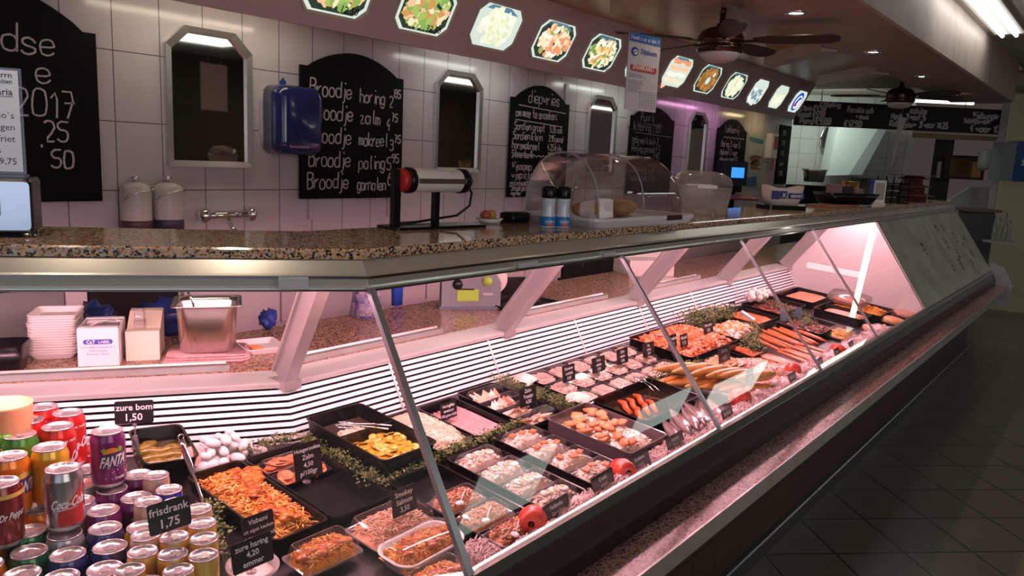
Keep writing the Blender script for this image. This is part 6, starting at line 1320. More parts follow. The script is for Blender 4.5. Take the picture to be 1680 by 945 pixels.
b = MB(); b.lathe([(.0395, .0055), (.043, .042), (.03, .046), (.002, .047)], 20); b.build('filling', F3('onion_fill', (.82, .70, .66), (.7, .56, .52)), t)

# ================================================================ FISH FURTHER ALONG
t, w_, d_ = open_tray('serving_tray', 'black tray heaped with red mussels beyond the pink salad boxes', 2.90, 3.40, 1.335, 1.650, .045, 'black trays on the deck')
b = MB(); heap(b, w_ - .015, d_ - .015, .060, 'blob', 520, 51, 3, 0, 1.5, 5, (0, 0, .010)); b.build('mussels', FD['red'], t)
t, w_, d_ = open_tray('serving_tray', 'black tray of small orange shrimp rings in front of the mussels', 2.90, 3.16, 1.18, 1.325, .03, 'black trays on the deck')
b = MB(); heap(b, w_ - .03, d_ - .02, .028, 'curl', 150, 53, 2, 0, 2.0, 4, (-.0, 0, .004)); b.build('rings', [FD['salmonbit'][1], FD['toast'][0]], t)
t, w_, d_ = open_tray('serving_tray', 'empty black tray between shrimp rings and parsley', 3.17, 3.40, 1.19, 1.325, .04, 'black trays on the deck')
t, w_, d_ = open_tray('serving_tray', 'black tray of meaty pink pieces and shells behind the parsley', 3.41, 3.72, 1.345, 1.53, .04, 'black trays on the deck')
b = MB(); heap(b, w_ - .02, d_ - .02, .055, 'blob', 120, 55, 3, 0, 2.8, 4, (0, 0, .006)); b.build('pieces', [FD['pinksal'][0], FD['red'][2], FD['salmonbit'][1]], t)
b = MB(); b.box(-.06, .06, -.04, .04, 0, .012); b.box(-.05, .055, -.0405, .035, .0121, .0128, 1); o = b.build('foil_packet', [P('foil', (.85, .84, .84), .15, .9), white]); p = ondeck(1225, 520, .06); o.location = p; o.rotation_euler = (.5, .1, .3); tag(o, 'bright silver packet lying beside the parsley clump', 'packet')
gold = [P('mackerel_gold', (.62, .27, .06), .28, col2=(.40, .14, .03), scale=16, coat=.3), P('mackerel_back', (.30, .11, .03), .3, col2=(.16, .05, .015), scale=30, coat=.3), P('mackerel_belly', (.60, .31, .10), .25, col2=(.46, .19, .05), scale=14, coat=.3)]
def fish_mesh(L, hgt, wid, mats):
    b = MB(); n = 14; st = [(-.50, .10, .25), (-.46, .35, .6), (-.40, .58, .8), (-.30, .85, .98), (-.15, 1.0, 1.0), (.05, .92, .92), (.2, .70, .72), (.32, .42, .45), (.40, .20, .22), (.43, .16, .15)]
    rings = [[(x * L, wid * kw * math.cos(2 * PI * k / n), hgt * kh * math.sin(2 * PI * k / n)) for k in range(n)] for x, kh, kw in st]
    base = len(b.f); b.loft(rings, 0, True)
    for fi in range(base, len(b.f) - 2):
        k = (fi - base) % n
        if k in (2, 3, 4): b.m[fi] = 1
        elif k in (8, 9, 10, 11, 12): b.m[fi] = 2
    for s in (-1, 1):
        b.add([(.42 * L, 0, .002), (.42 * L, 0, -.002), (.50 * L, s * .022, .003), (.515 * L, s * .026, 0), (.46 * L, s * .004, 0)], [(0, 2, 3, 4), (1, 4, 3, 2), (0, 4, 1), (0, 1, 2)], 1)
    b.tube([(-.36 * L, wid * .75, hgt * .1), (-.35 * L, wid * .82, -hgt * .3)], .003, 5, 1)
    b.blob((-.44 * L, wid * .52, hgt * .2), .004, .003, .004, 1, 1); b.blob((-.44 * L, -wid * .52, hgt * .2), .004, .003, .004, 1, 1)
    return b.mesh('fish', mats)
mk = fish_mesh(.25, .023, .019, gold); r = random.Random(17)
for k in range(12):
    o = D.objects.new('smoked_mackerel', mk); COL.objects.link(o); lay = k // 6; i = k % 6
    x = 2.60 + .040 * i + .03 * lay; y = 1.262 - .047 * i + .010 * lay + r.uniform(-.006, .006)
    o.location = (x, y, deckz(x, y) + .033 + .042 * lay); o.rotation_euler = (deckrot(PI - .35 + r.uniform(-.10, .10)) @ RX(1.15)).to_euler()
    tag(o, 'golden smoked mackerel, %s from the back in the %s layer of the pile' % (ORD[i], ('bottom', 'top')[lay]), 'smoked fish', 'smoked mackerels in a pile')
silver = [P('sprat_silver', (.42, .30, .30), .18, .5, col2=(.26, .14, .14), scale=20), P('sprat_back', (.16, .06, .05), .2, .3), P('sprat_belly', (.55, .42, .40), .18, .5)]
sm_ = fish_mesh(.20, .020, .014, silver)
for k in range(10):
    o = D.objects.new('dark_herring', sm_); COL.objects.link(o); x = 2.17 + .053 * (k % 7) + .05 * (k // 7); y = 1.045 + .01 * (k % 2) - .01 * (k // 7)
    o.location = (x, y, deckz(x, y) + .026 + .024 * (k // 7)); o.rotation_euler = (deckrot(.75 + r.uniform(-.1, .1)) @ RX(1.3)).to_euler()
    tag(o, 'dark silvery herring, %s of the ten laid before the red fish stick tray' % ORD[k], 'fish', 'dark herrings before the stick tray')
fil = [F3('kipper_red', (.72, .20, .07), (.52, .10, .03), .3), F3('kipper_pink', (.78, .36, .22), (.66, .24, .14), .3)]
def fillet_mesh(L, wd, th, m):
    b = MB(); rings = []
    for q, k in ((-.5, .35), (-.42, .75), (-.2, 1.0), (.1, .95), (.35, .6), (.5, .15)):
        rings.append([(q * L, wd / 2 * k * cx, th * cz * (.6 + .4 * k)) for cx, cz in ((-1, 0), (-.6, .8), (0, 1.0), (.6, .8), (1, 0), (0, -.15))])
    b.loft(rings, 0, True); return b.mesh('fillet', [m])
f1 = fillet_mesh(.26, .030, .014, fil[0]); f2 = fillet_mesh(.20, .05, .02, fil[1]); f3 = fillet_mesh(.28, .024, .011, fil[0])
def lay(name, me, pts, yaw, labf, cat, group, dz=.017, j=.08):
    for k, (u, v) in enumerate(pts):
        p = ondeck(u, v, dz); o = D.objects.new(name, me); COL.objects.link(o); o.location = (p.x, p.y, p.z + .006 * (k % 2)); o.rotation_euler = deckrot(yaw + r.uniform(-j, j)).to_euler(); tag(o, labf % ORD[k], cat, group)
lay('red_fillet', f1, [(1250, 563), (1260, 561), (1270, 559), (1280, 557), (1290, 556), (1300, 554), (1310, 552), (1320, 550)], math.radians(-112), 'orange red smoked fillet, %s from the left of the fan beside the parsley', 'fish fillet', 'fan of red fillets')
lay('smoked_eel', f3, [(1222, 580), (1230, 582), (1237, 584), (1245, 586), (1252, 588), (1260, 590), (1267, 592), (1275, 594), (1282, 596), (1290, 598), (1298, 600), (1306, 602)], math.radians(-106), 'dark red smoked eel strip, %s from the left behind the front floats', 'smoked fish', 'smoked eel strips')
lay('smoked_eel_piece', f3, [(1318, 594), (1325, 592), (1332, 589), (1339, 587), (1346, 584), (1353, 581)], math.radians(-104), 'smoked eel strip, %s from the left beside the farthest float', 'smoked fish', 'smoked eel strips at the far float')
lay('kipper_fillet', f2, [(1250, 628), (1258, 632), (1266, 636), (1246, 638), (1256, 643), (1270, 627)], math.radians(-90), 'thick pink kipper fillet, %s of the six stacked beside the mackerels', 'fish fillet', 'kipper fillets', .016)
for k, (u, v, lab) in enumerate(((1232, 603, 'pink fish salad spread on a fish half beside the mackerel tails'), (1272, 612, 'pink shredded fish salad heap before the eel strips'))):
    p = indeck(u, v, .004, 1.05); t = thing('fish_salad_platter', lab, 'fish salad', p, deckrot(-.5), 'fish salad platters')
    b = MB(); b.rl([(.21, .10, 0, .04), (.23, .12, .012, .05), (.22, .11, .016, .05)], 0, True, n=5); b.build('fish_half', gold[2], t)
    b = MB(); heap(b, .19, .09, .022, 'blob', 110, 60 + k, 3, 0, .8, 3, (0, 0, .014)); b.build('salad', [FD['pinksal'][0], FD['red'][1], FD['pinksal'][1]], t)
# far trays
FT = [('orange slab fillets', 3.80, 4.10, 1.40, 1.65, 'slab', fil[0]), ('dark slices under parsley', 4.16, 4.60, 1.42, 1.66, 'dark', None), ('pale pink fillets by the end panel', 4.70, 5.12, 1.42, 1.66, 'slab', fil[1]),
      ('dark red pieces in the far middle', 3.95, 4.30, 1.14, 1.38, 'dark', None), ('pink fillets under film in the far middle', 4.56, 4.79, 1.10, 1.38, 'slab', fil[1]), ('orange bits along the far end', 4.80, 5.14, 1.06, 1.38, 'bits', None)]
for k, (nm, x0, x1, y0, y1, kind, m) in enumerate(FT):
    t, w_, d_ = open_tray('far_tray', 'dark tray of ' + nm, x0, x1, y0, y1, .04, 'trays at the far end of the display')
    b = MB()
    if kind == 'slab':
        for i in range(4): b.rl([(w_ * .2, d_ * .75, .004, .02), (w_ * .21, d_ * .78, .02, .02), (w_ * .12, d_ * .6, .028, .02)], 0, True, M=T((-w_ * .34 + i * w_ * .225, 0, 0)) @ Matrix.Rotation(.08 * (i % 2), 4, 'Z'))
        b.build('fillets', m, t)
    elif kind == 'bits':
        heap(b, w_ - .03, d_ - .03, .04, 'blob', 160, 70 + k, 2, 0, 1.5, 4, (0, 0, .005)); b.build('pieces', [FD['noodle'][0], FD['noodle'][2]], t)
    else:
        heap(b, w_ - .03, d_ - .03, .03, 'blob', 120, 70 + k, 2, 0, 1.6, 4, (0, 0, .005)); b.build('pieces', [P('dark_red_piece', (.20, .05, .03), .3), P('dark_piece', (.06, .025, .015), .3)], t)
b = MB(); rq = random.Random(31)
t = thing('garlic_heap_dish', 'heap of pinkish white garlic bulbs on parsley near the far slats', 'garlic', (4.30, 1.60, deckz(4.3, 1.60) + .05))
for k in range(38): b.blob((rq.gauss(0, .05), rq.gauss(0, .03), .03 + rq.uniform(-.02, .03)), .018, .016, .017, 0, 2, .05, rq)
o = b.build('garlic', P('garlic_white', (.80, .70, .64), .45), t); o['kind'] = 'stuff'
t = thing('film_wrapped_dish', 'dish under shining clear film before the end panel', 'dish', (4.95, 1.28, deckz(4.95, 1.28) + .052), deckrot(.1))
b = MB(); b.rl([(.22, .20, 0, .04), (.26, .24, .03, .05), (.24, .22, .05, .05), (.12, .1, .062, .04)], 0, True, n=5); b.build('film', CLEAR('film_clear', (.85, .8, .78), 1.6, .08, 1.5, .12, (.6, .5, .45)), t)
b = MB(); b.lathe([(.09, .004), (.095, .014), (.06, .024), (.002, .028)], 24); b.build('fish_cake', F3('cake_pink', (.72, .34, .26), (.62, .24, .18), .4), t)
for k, (u, v, s, lab) in enumerate(((1482, 531, .075, 'round pink fish cake nearest the end panel corner'), (1462, 545, .07, 'round orange pink fish cake behind the glass near the end panel'), (1434, 566, .075, 'flat pink fish cake before the farthest float'))):
    p = indeck(u, v, .004, 1.01); b = MB(); b.lathe([(s * .8, 0), (s, .008), (s * .96, .026), (s * .6, .034), (.002, .036)], 26); o = b.build('fish_cake', F3('cake_%d' % k, ((.74, .38, .28), (.78, .36, .16), (.70, .34, .26))[k], None, .4, var=.2)); o.location = p; o.rotation_euler = deckrot().to_euler(); tag(o, lab, 'fish cake', 'round fish cakes')
t = thing('clear_food_box', 'clear box of bright orange pieces near the far float', 'food box', ondeck(1378, 552, .004), deckrot())
b = MB(); heap(b, .16, .10, .03, 'blob', 90, 81, 2, 0, 1.4, 4, (0, 0, .004)); contour_box(.19, .12, .045, t, [('pieces', b, [FD['noodle'][1], FD['noodle'][0]])])

# ================================================================ PRICE TAGS
tag_m = P('tag_black', (.006, .006, .007), .35); tag_ink = P('tag_ink', (.80, .76, .76), .5); clip_m = CLEAR('tag_clip', (.85, .82, .82), 1.2, .08, 1.5, .25, (.6, .5, .5))
def price_tag(base, dz, ctr, wpx, hpx, lines, label, yaw=0.0, tilt=.22, flat=False):
    P0 = ondeck(base[0], base[1], dz)
    if P0.y < .962 and P0.x > 1.0: P0 = Vector((P0.x * .962 / P0.y, .962, 0)); P0.z = deckz(P0.x, P0.y) + dz
    rr = ray(*ctr); hd = math.hypot(P0.x, P0.y); k = hd / math.hypot(rr.x, rr.y); zc = CAMZ + rr.z * k
    P1 = Vector((rr.x * k, rr.y * k, 0)); depth = EYE_DEPTH(P0); w_ = wpx * depth / FPX * 1.02 / max(.5, (P1.y * math.cos(yaw) - P1.x * math.sin(yaw)) / hd); h_ = hpx * depth / FPX * 1.02
    t = thing('price_tag', label, 'price tag', (P1.x, P1.y, P0.z), RZ(yaw), 'black price tags in the display')
    zc = max(zc - P0.z, h_ * .5 + .006); M = T((0, 0, zc)) @ Matrix.Rotation(-tilt, 4, 'X')
    b = MB(); b.prism(rrect(w_, h_, .004, 2), -.0008, .0008, 0, M @ WALLM(0, 0, 0)); pn = b.build('panel', tag_m, t)
    b = MB(); n = len(lines); step = h_ * .86 / n
    for i, (tx, sc) in enumerate(lines):
        sz = min(step * .95, .05) * sc; vs, fs = text_geo(tx, .015); tw = max(v[0] for v in vs) - min(v[0] for v in vs)
        sz = min(sz, w_ * .94 / tw)
        b.text(tx, sz, M @ WALLM(0, -.0012, h_ / 2 - h_ * .07 - step * (i + .5) - sz * .33), 0, 'C', .015)
    b.build('lettering', tag_ink, pn)
    b = MB(); zl = zc - h_ / 2
    b.tube([(0, .004, 0), (0, .004, max(zl, .004)), (0, .006, zc)], .0022, 6); b.lathe([(.010, 0), (.010, .003), (.004, .005)], 12, M=T((0, .004, 0)))
    if zl > .02: b.blob((0, .0, zl - .004), .006, .005, .006, 0, 2); b.prism([(-.009, 0), (.009, 0), (.005, zl * .5), (-.005, zl * .5)], -.004, .004, 0, WALLM(0, .004, 0))
    b.build('clip', clip_m, t)
def EYE_DEPTH(p):
    return (CR[0][2] * p.x + CR[1][2] * p.y + CR[2][2] * (p.z - CAMZ))
TG = [((222, 737), .06, (220, 676), 56, 37, [('zure bom', 1.1), ('1,50', 1.05)], 'black price tag reading zure bom 1,50 before the slats', -TH, .1),
 ((283, 890), .128, (278, 845), 62, 49, [('frisdrank', 1.0), ('1,75', 1.0)], 'black price tag reading frisdrank 1,75 among the cans', -.05, .2),
 ((424, 905), .04, (424, 866), 48, 46, [('Visbami', .9), ('uit eigen keuken', .9), ('5,50 per pond', .9)], 'black price tag reading Visbami on the orange noodle tray', 0, .2),
 ((416, 940), .07, (414, 907), 62, 48, [('zure haring', 1.0), ('4,20', 1.0), ('emmer', 1.0)], 'black price tag reading zure haring on the white bucket', 0, .2),
 ((505, 792), .04, (505, 755), 42, 58, [('Huisgerookte', .9), ('Zalm', .9), ('4,50', .9), ('p/100gr', .9)], 'black price tag reading Huisgerookte Zalm on the smoked salmon boxes', 0, .15),
 ((663, 848), .035, (663, 821), 38, 44, [('Smokey', 1.0), ('Salmon', 1.0), ('3,50', 1.0)], 'black price tag reading Smokey Salmon 3,50', 0, .15),
 ((738, 690), .03, (736, 673), 25, 27, [('Haringfilet', .9), ('zoetzuur', .9), ('100 gram 4,50', .9)], 'black price tag on the pink herring fillets', 0, .15),
 ((868, 668), .04, (866, 650), 26, 31, [('Zalm', 1.0), ('Toastje', 1.0), ('4,50', 1.0)], 'black price tag reading Zalm Toastje 4,50', 0, .15),
 ((935, 630), .035, (933, 612), 19, 27, [('Garnalen', .9), ('cocktail', .9), ('3,95', .9)], 'black price tag on the pink salads, nearest of those four', 0, .15),
 ((984, 613), .035, (982, 598), 20, 25, [('Krab', .9), ('salade', .9), ('2,95', .9)], 'black price tag on the pink salads, second of those four', 0, .15),
 ((1022, 600), .035, (1021, 584), 17, 25, [('Zalm', .9), ('salade', .9), ('2,95', .9)], 'black price tag on the pink salads, third of those four', 0, .15),
 ((1065, 588), .035, (1064, 573), 19, 22, [('Kip', .9), ('salade', .9), ('2,50', .9)], 'black price tag on the pink salads, farthest of those four', 0, .15),
 ((1105, 575), .05, (1103, 560), 14, 22, [('Garnalen', .9), ('3,50', .9)], 'narrow black tag at the front edge of the mussel tray, left one', 0, .15),
 ((1123, 575), .05, (1122, 558), 13, 20, [('Mossel', .9), ('3,75', .9)], 'narrow black tag at the front edge of the mussel tray, right one', 0, .15),
 ((1188, 596), .04, (1188, 581), 22, 26, [('Inktvis', .9), ('4,95', .9)], 'black price tag at the end of the empty tray near the parsley', 0, .2),
 ((1163, 552), .06, (1162, 537), 17, 19, [('Mosselen', .9), ('3,25', .9)], 'black price tag in the middle of the red mussels', 0, .15),
 ((1232, 640), .05, (1230, 616), 15, 22, [('Makreel', .9), ('5,95', .9)], 'black price tag on a stalk above the smoked mackerels', 0, .1),
 ((1201, 508), .03, (1201, 500), 12, 10, [('Paling', .9)], 'small black tag by the slats near the parsley', 0, .1),
 ((914, 873), .01, (914, 851), 38, 38, [('Hollandse', .9), ('Garnalen', .9), ('5,95', .9)], 'black price tag at the glass reading Hollandse Garnalen', .05, .35),
 ((990, 828), .01, (990, 807), 34, 38, [('Kruide', .9), ('salade', .9), ('2,95', .9)], 'black price tag at the glass left of the red float', .05, .35),
 ((1050, 790), .01, (1050, 772), 33, 35, [('Krabbeet', .9), ('salade', .9), ('3,50', .9)], 'black price tag at the glass right of the red float', .05, .35),
 ((1109, 757), .01, (1108, 740), 31, 32, [('Huzaren', .9), ('Royal', .9), ('4,50', .9)], 'black price tag at the glass beside the net heap', .05, .35),
 ((1194, 700), .01, (1194, 687), 22, 25, [('Bokking', .9), ('1,75', .9)], 'black price tag at the glass near the second joint strip', .05, .35),
 ((1300, 642), .01, (1300, 630), 19, 22, [('Makreel', .9), ('3,25', .9)], 'black price tag at the glass under the middle float', .05, .35),
 ((1345, 613), .01, (1345, 603), 17, 20, [('Forel', .9), ('4,25', .9)], 'black price tag at the glass by the third joint strip', .05, .35),
 ((1373, 597), .01, (1373, 588), 15, 20, [('Paling', .9), ('8,95', .9)], 'black price tag at the glass before the farthest float', .05, .35),
 ((1397, 581), .01, (1397, 571), 14, 18, [('Zalm', .9), ('6,95', .9)], 'black price tag at the glass before the flat fish cake', .05, .35)]
for bs, dz, c, w_, h_, ln, lab, yaw, tl in TG: price_tag(bs, dz, c, w_, h_, ln, lab, yaw, tl)
for k, (u, v, dz, lab) in enumerate(((1344, 459, .05, 'bluish tag clip at the end of the slats'), (1423, 477, .06, 'pale blue tag leaning at the far end panel'), (1285, 527, .05, 'dark bluish tag on the far tray, left one'), (1310, 522, .05, 'dark bluish tag on the far tray, right one'))):
    p = ondeck(u, v, dz); b = MB(); b.prism(rrect(.045, .06, .005), -.001, .001, 0, WALLM(0, 0, .03)); b.tube([(0, .004, -.02), (0, .004, .03)], .003, 5); o = b.build('tag_holder', P('holder_%d' % (k // 2), ((.25, .38, .52), (.10, .13, .18))[k // 2], .2)); o.location = p; o.rotation_euler = (-.3, .2, -.5); tag(o, lab, 'price tag')

# ================================================================ DRINK CANS ON THE LEFT WING
can_lid = P('can_lid', (.66, .60, .61), .24, .75); can_rim = P('can_rim', (.82, .80, .80), .28, .7)
CANC = dict(red=(.62, .020, .018), cherry=(.42, .40, .42), orange=(.82, .24, .02), yellow=(.80, .46, .03), green=(.05, .26, .03), dgreen=(.01, .13, .03), purple=(.15, .012, .12), grey=(.45, .41, .43), navy=(.035, .035, .17), maroon=(.20, .012, .015), blue=(.02, .04, .42), slimy=(.78, .50, .14), slimp=(.74, .52, .36))
CANS = {}
def can(kind, loc, yaw, label, group, upright_print=True):
    if kind in CANS:
        return dup(CANS[kind], loc, (0, 0, yaw), label, group)
    slim = kind.startswith('slim') or kind == 'blue'
    R_, H, L_ = (.0262, .134, .0248) if slim else (.0330, .116, .0285)
    t = thing('drink_can', label, 'drink can', loc, (0, 0, yaw), group); CANS[kind] = t
    col = P('can_' + kind, CANC[kind], .25, .35 if kind != 'cherry' else .9, coat=.4)
    b = MB(); b.lathe([(R_ * .68, .002), (R_ * .76, 0), (R_ * .82, .001), (R_ * .97, .010), (R_, .014), (R_, H * .84 if not slim else H * .90), (R_ * .985, H * .87 if not slim else H * .92), (L_ * 1.0, H - .005), (L_ * .985, H - .003)], 28, cap=(True, False)); 
    for fi in range(28 * 3): b.m[fi] = 1
    b.build('body', [col, can_rim], t)
    b = MB(); b.lathe([(L_ * .98, H - .0035), (L_ * 1.03, H - .001), (L_ * 1.02, H), (L_ * .95, H), (L_ * .92, H - .004), (L_ * .3, H - .0035), (.001, H - .0034)], 28, cap=(False, True)); ld = b.build('lid', can_lid, t)
    b = MB(); b.prism([(x, y + .002) for x, y in rrect(.013, .021, .006, 4)], H - .0032, H - .0018, 0); b.lathe([(.0085, 0), (.0088, .0006)], 14, cap=(False, False), M=T((0, -L_ * .45, H - .0034))); b.build('tab', can_lid, ld)
    b = MB(); q = R_ + .0003; ms = [P('can_ink_white', (.86, .84, .84), .3), P('can_ink_dark', (.03, .02, .10), .3), P('can_ink_green', (.20, .34, .03), .3), P('can_ink_orange', (.85, .30, .03), .3), P('can_ink_red', (.50, .02, .02), .3), P('can_ink_pale', (.80, .55, .12), .3)]
    def patch(poly, mi, th=.0): b.add([((q + th) * math.sin(x / q), -(q + th) * math.cos(x / q), z) for x, z in poly], [tuple(range(len(poly)))], mi)
    def fine(x0, x1, z0, z1, mi, th=.0, f0=None, f1=None):
        n = 14; f0 = f0 or (lambda x: z0); f1 = f1 or (lambda x: z1); xs = [x0 + (x1 - x0) * i / n for i in range(n + 1)]
        vs = [((q + th) * math.sin(x / q), -(q + th) * math.cos(x / q), f0(x)) for x in xs] + [((q + th) * math.sin(x / q), -(q + th) * math.cos(x / q), f1(x)) for x in xs]
        b.add(vs, [(i, i + 1, n + 2 + i, n + 1 + i) for i in range(n)], mi, True)
    Iw = lambda x, z, rot=0: T((0, 0, z)) @ Matrix.Rotation(x / q, 4, 'Z')
    def wtext(tx, size, x, z, mi, width=None, th=.0003, slant=0):
        vs, fs = text_geo(tx, .03); x0 = min(v[0] for v in vs); x1 = max(v[0] for v in vs); k_ = size if not width else width / (x1 - x0)
        pts = [((v[0] - (x0 + x1) / 2) * k_ + v[1] * size * .25 + x, v[1] * size + z + slant * (v[0] - (x0 + x1) / 2) * k_) for v in vs]
        b.add([((q + th) * math.sin(a / q), -(q + th) * math.cos(a / q), c) for a, c in pts], fs, mi)
    if kind in ('purple', 'orange'):
        fine(-.024, .024, 0, 0, 1 if kind == 'orange' else 1, .0001, lambda x: .046 - .10 * (x * 12) ** 2 * .1, lambda x: .076 + .1 * x)
        wtext('FANTA', .030, 0, .050, 0, .050, .0006, .10)
        fine(-.018, .012, 0, 0, 3 if kind == 'purple' else 5, .0002, lambda x: .077 + .1 * x, lambda x: .088 - (x + .002) ** 2 * 30)
        fine(.008, .022, 0, 0, 2, .0004, lambda x: .081 - .004 * math.sin((x - .008) / .014 * PI), lambda x: .081 + .008 * math.sin((x - .008) / .014 * PI)); fine(-.022, -.010, 0, 0, 2, .0004, lambda x: .082 - .003 * math.sin((x + .022) / .012 * PI), lambda x: .082 + .006 * math.sin((x + .022) / .012 * PI))
        if kind == 'purple':
            wtext('CASSIS', .007, .012, .020, 0); rz = random.Random(3)
            for k in range(26): s = rz.uniform(.0006, .0016); x = rz.uniform(-.02, .04); z = rz.uniform(.02, .05); patch([(x + s * math.cos(a), z + s * math.sin(a)) for a in [2 * PI * j / 6 for j in range(6)]], 0, .0003)
    elif kind == 'red':
        wtext('Coca-Cola', .030, 0, .042, 0, .062, .0004, .25); wtext('ORIGINAL TASTE', .006, -.005, .088, 0)
    elif kind == 'cherry':
        fine(-.012, .036, 0, 0, 4, .0001, lambda x: .014, lambda x: .052 + 1.05 * x); wtext('Coca-Cola', .026, .006, .050, 0, .060, .0006, .12)
        fine(-.02, .022, 0, 0, 0, .0005, lambda x: .0455 + .1 * x, lambda x: .047 + .1 * x)
        rz = random.Random(5)
        for k in range(5): s = .007; x = -.006 + .008 * k; z = .024 + .006 * (k % 2); patch([(x + s * math.cos(a), z + s * 1.3 * math.sin(a)) for a in [2 * PI * j / 14 for j in range(14)]], 4, .0003 + .0001 * k)
    elif kind == 'maroon':
        wtext('Dr Pepper', .018, 0, .056, 0, .046, .0004, .1); fine(-.05, .05, .094, .102, 5, .0003)
    elif kind == 'yellow':
        fine(-.012, .016, 0, 0, 1, .0002, lambda x: .074, lambda x: .084 + .006 * math.cos(x * 150)); wtext('TARIA', .02, .002, .03, 0, .03, .0004, .3)
    elif kind in ('green', 'dgreen', 'navy'):
        rz = random.Random(9)
        for k in range(40): s = rz.uniform(.0012, .0034); x = rz.uniform(-.08, .08); z = rz.uniform(.07, .094); patch([(x + s * math.cos(a), z + s * math.sin(a)) for a in [2 * PI * j / 7 for j in range(7)]], 5 if kind != 'green' or k % 3 else 3, .0003)
        wtext({'green': '7UP', 'dgreen': 'Sprite', 'navy': 'Fernandes'}[kind], .02, 0, .04, 0, .04)
    elif kind == 'blue':
        fine(-.06, .06, .06, .10, 0, .0002); wtext('Red Bull', .014, 0, .04, 4, .036)
    elif slim:
        fine(-.024, .024, 0, 0, 5, .0002, lambda x: .03 - 8 * x * x, lambda x: .09 + 14 * x * x); wtext('Lipton', .014, 0, .07, 4, .034)
    else: wtext('Light', .016, 0, .05, 4, .03)
    b.build('printed_design', ms, t)
    return t
LID = [  # kind, lid centre (pixels), level 0/1, extra yaw, label
 ('slimy', 326, 865, 0, 'slim yellow can at the right end of the block, third from the front'), ('slimy', 326, 889, 0, 'slim yellow can at the right end of the block, second from the front'), ('slimy', 328, 914, 0, 'slim yellow can at the front right corner of the block'),
 ('slimp', 321, 838, 0, 'slim pinkish can at the right end behind the frisdrank tag'), ('slimy', 274, 913, 0, 'slim yellow can left of the front right corner can'), ('slimy', 280, 886, 0, 'slim yellow can just below the frisdrank tag'), ('slimp', 286, 862, 0, 'slim pinkish can hidden behind the frisdrank tag'),
 ('slimy', 288, 938, 0, 'slim yellow can at the bottom edge before the right end of the block'), ('slimy', 234, 904, 0, 'slim yellow can in the second row, left of the frisdrank tag foot'), ('slimy', 225, 931, 0, 'slim yellow can at the front, right of the navy row'), ('slimp', 238, 879, 0, 'slim pinkish can left of the frisdrank tag'), ('slimy', 245, 953, 0, 'slim yellow can cut by the bottom edge'),
 ('yellow', 219, 859, 0, 'yellow can between the purple row and the frisdrank tag'), ('slimp', 225, 838, 0, 'slim pinkish can behind the single yellow lid'), ('blue', 264, 813, 0, 'blue and silver slim can behind the frisdrank tag'), ('slimp', 241, 790, 0, 'slim pale can standing behind the blue and silver can'), ('slimp', 290, 830, 0, 'slim pale can between the blue can and the noodle tray'),
 ('navy', 173, 869, 0, 'navy patterned can, third from the front in its row'), ('navy', 176, 897, 0, 'navy patterned can, second from the front in its row'), ('navy', 175, 929, 0, 'navy patterned can, front of its row'), ('navy', 110, 914, 0, 'navy patterned can left of the front navy row'), ('navy', 108, 942, 0, 'navy patterned can cut by the bottom edge'),
 ('grey', 113, 883, 0, 'grey light cola can before the cherry cola can'), ('dgreen', 56, 880, 0, 'dark green can, back one of the three'), ('dgreen', 51, 911, 0, 'dark green can, middle one of the three'), ('dgreen', 42, 941, 0, 'dark green can, front one at the bottom edge'),
 ('orange', 59, 844, 0, 'orange can lid behind the cherry cola can'), ('orange', 22, 859, 0, 'orange can at the left, lower layer middle'), ('orange', -3, 925, 0, 'orange can cut by the left edge'), ('orange', -5, 880, 0, 'orange can under the maroon can at the left edge'),
 ('purple', 167, 843, 0, 'purple can, nearest of the purple block'), ('purple', 181, 811, 0, 'purple can below the standing grape soda can'), ('purple', 218, 826, 0, 'purple can right of centre in the purple block'), ('purple', 224, 789, 0, 'purple can at the back right of the purple block'),
 ('grey', 143, 828, 0, 'grey can right of the cherry cola can, front one'), ('grey', 147, 804, 0, 'grey can right of the cherry cola can, middle one'), ('grey', 142, 779, 0, 'grey can left of the standing grape soda can'), ('red', 140, 727, 0, 'red cola can on the lower layer behind the grape soda can'),
 ('red', 69, 675, 1, 'red cola can farthest back against the slats'), ('red', 105, 685, 1, 'red cola can at the right of the stacked red group'), ('red', 50, 695, 1, 'red cola can at the left of the stacked red group'), ('red', 92, 701, 1, 'red cola can in front of the stacked red group'),
 ('green', 39, 713, 1, 'bright green can on the upper layer before the red cans'), ('yellow', 77, 739, 1, 'tall standing yellow can on the upper layer'), ('orange', 21, 752, 1, 'orange soda can with white lettering on the upper layer'), ('cherry', 103, 773, 1, 'silver and red cherry cola can standing in front on the upper layer'), ('purple', 176, 711, 1, 'purple grape soda can standing alone on the upper layer'), ('maroon', 1, 797, 1, 'maroon can on the upper layer cut by the left edge')]
pos = []
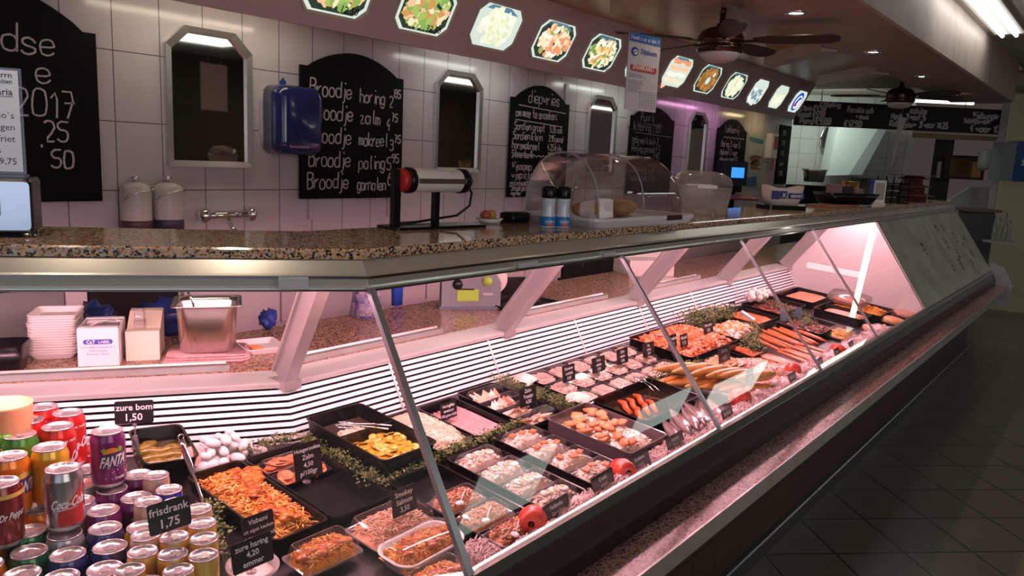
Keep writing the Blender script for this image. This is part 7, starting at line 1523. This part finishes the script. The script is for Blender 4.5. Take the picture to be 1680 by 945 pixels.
for kind, u, v, lvl, lab in LID:
    slim = kind.startswith('slim') or kind == 'blue'; H = (.134 if slim else .116); R_ = .0262 if slim else .033
    p = ondeck(u, v, H + .116 * lvl + .004)
    pos.append([p.x, p.y, R_, lvl])
for it in range(60):
    for i in range(len(pos)):
        for j in range(i):
            a, c = pos[i], pos[j]
            if a[3] != c[3]: continue
            dx, dy = a[0] - c[0], a[1] - c[1]; dd = math.hypot(dx, dy); need = a[2] + c[2] + .0006
            if dd < need and dd > 1e-6:
                k = (need - dd) / dd / 2 * .8; a[0] += dx * k; a[1] += dy * k; c[0] -= dx * k; c[1] -= dy * k
rr_ = random.Random(77)
for (kind, u, v, lvl, lab), (x, y, R_, _) in zip(LID, pos):
    z = deckz(x, y) + .0105 + .1168 * lvl
    yaw = -math.atan2(x, y) + (rr_.uniform(-.3, .3) if lvl == 0 else {'cherry': .0, 'purple': .25, 'orange': .75, 'yellow': .6, 'red': .55, 'green': .2, 'maroon': .5}[kind])
    can(kind, (x, y, z), yaw, lab, {0: 'drink cans on the lower layer', 1: 'drink cans on the upper layer'}[lvl])
# shelf under the cans keeps them level; bottles with green caps and the orange tub
for k, (u, v, lab) in enumerate(((17, 690, 'dark bottle with green cap behind the bright green can'), (2, 713, 'dark bottle with green cap at the left edge'))):
    p = ondeck(u, v, .24); t = thing('drink_bottle', lab, 'bottle', (p.x, p.y, deckz(p.x, p.y) + .003), None, 'bottles with green caps')
    b = MB(); b.lathe([(.027, 0), (.03, .004), (.03, .15), (.024, .19), (.0165, .205), (.0165, .212)], 20); b.build('bottle', P('bottle_dark', (.02, .06, .02), .12), t)
    b = MB(); b.lathe([(.0195, .2125), (.020, .215), (.020, .236), (.018, .239)], 24); b.build('cap', P('cap_green', (.10, .38, .02), .35), t)
p = ondeck(4, 652, .30)
t = thing('orange_tub', 'tall translucent orange tub at the left edge behind the bottles', 'tub', (p.x, p.y, deckz(p.x, p.y) + .003))
b = MB(); b.lathe([(.042, 0), (.045, .004), (.052, .28), (.053, .285), (.050, .285), (.044, .01)], 26); b.build('tub', P('tub_orange', (.86, .40, .20), .4), t)
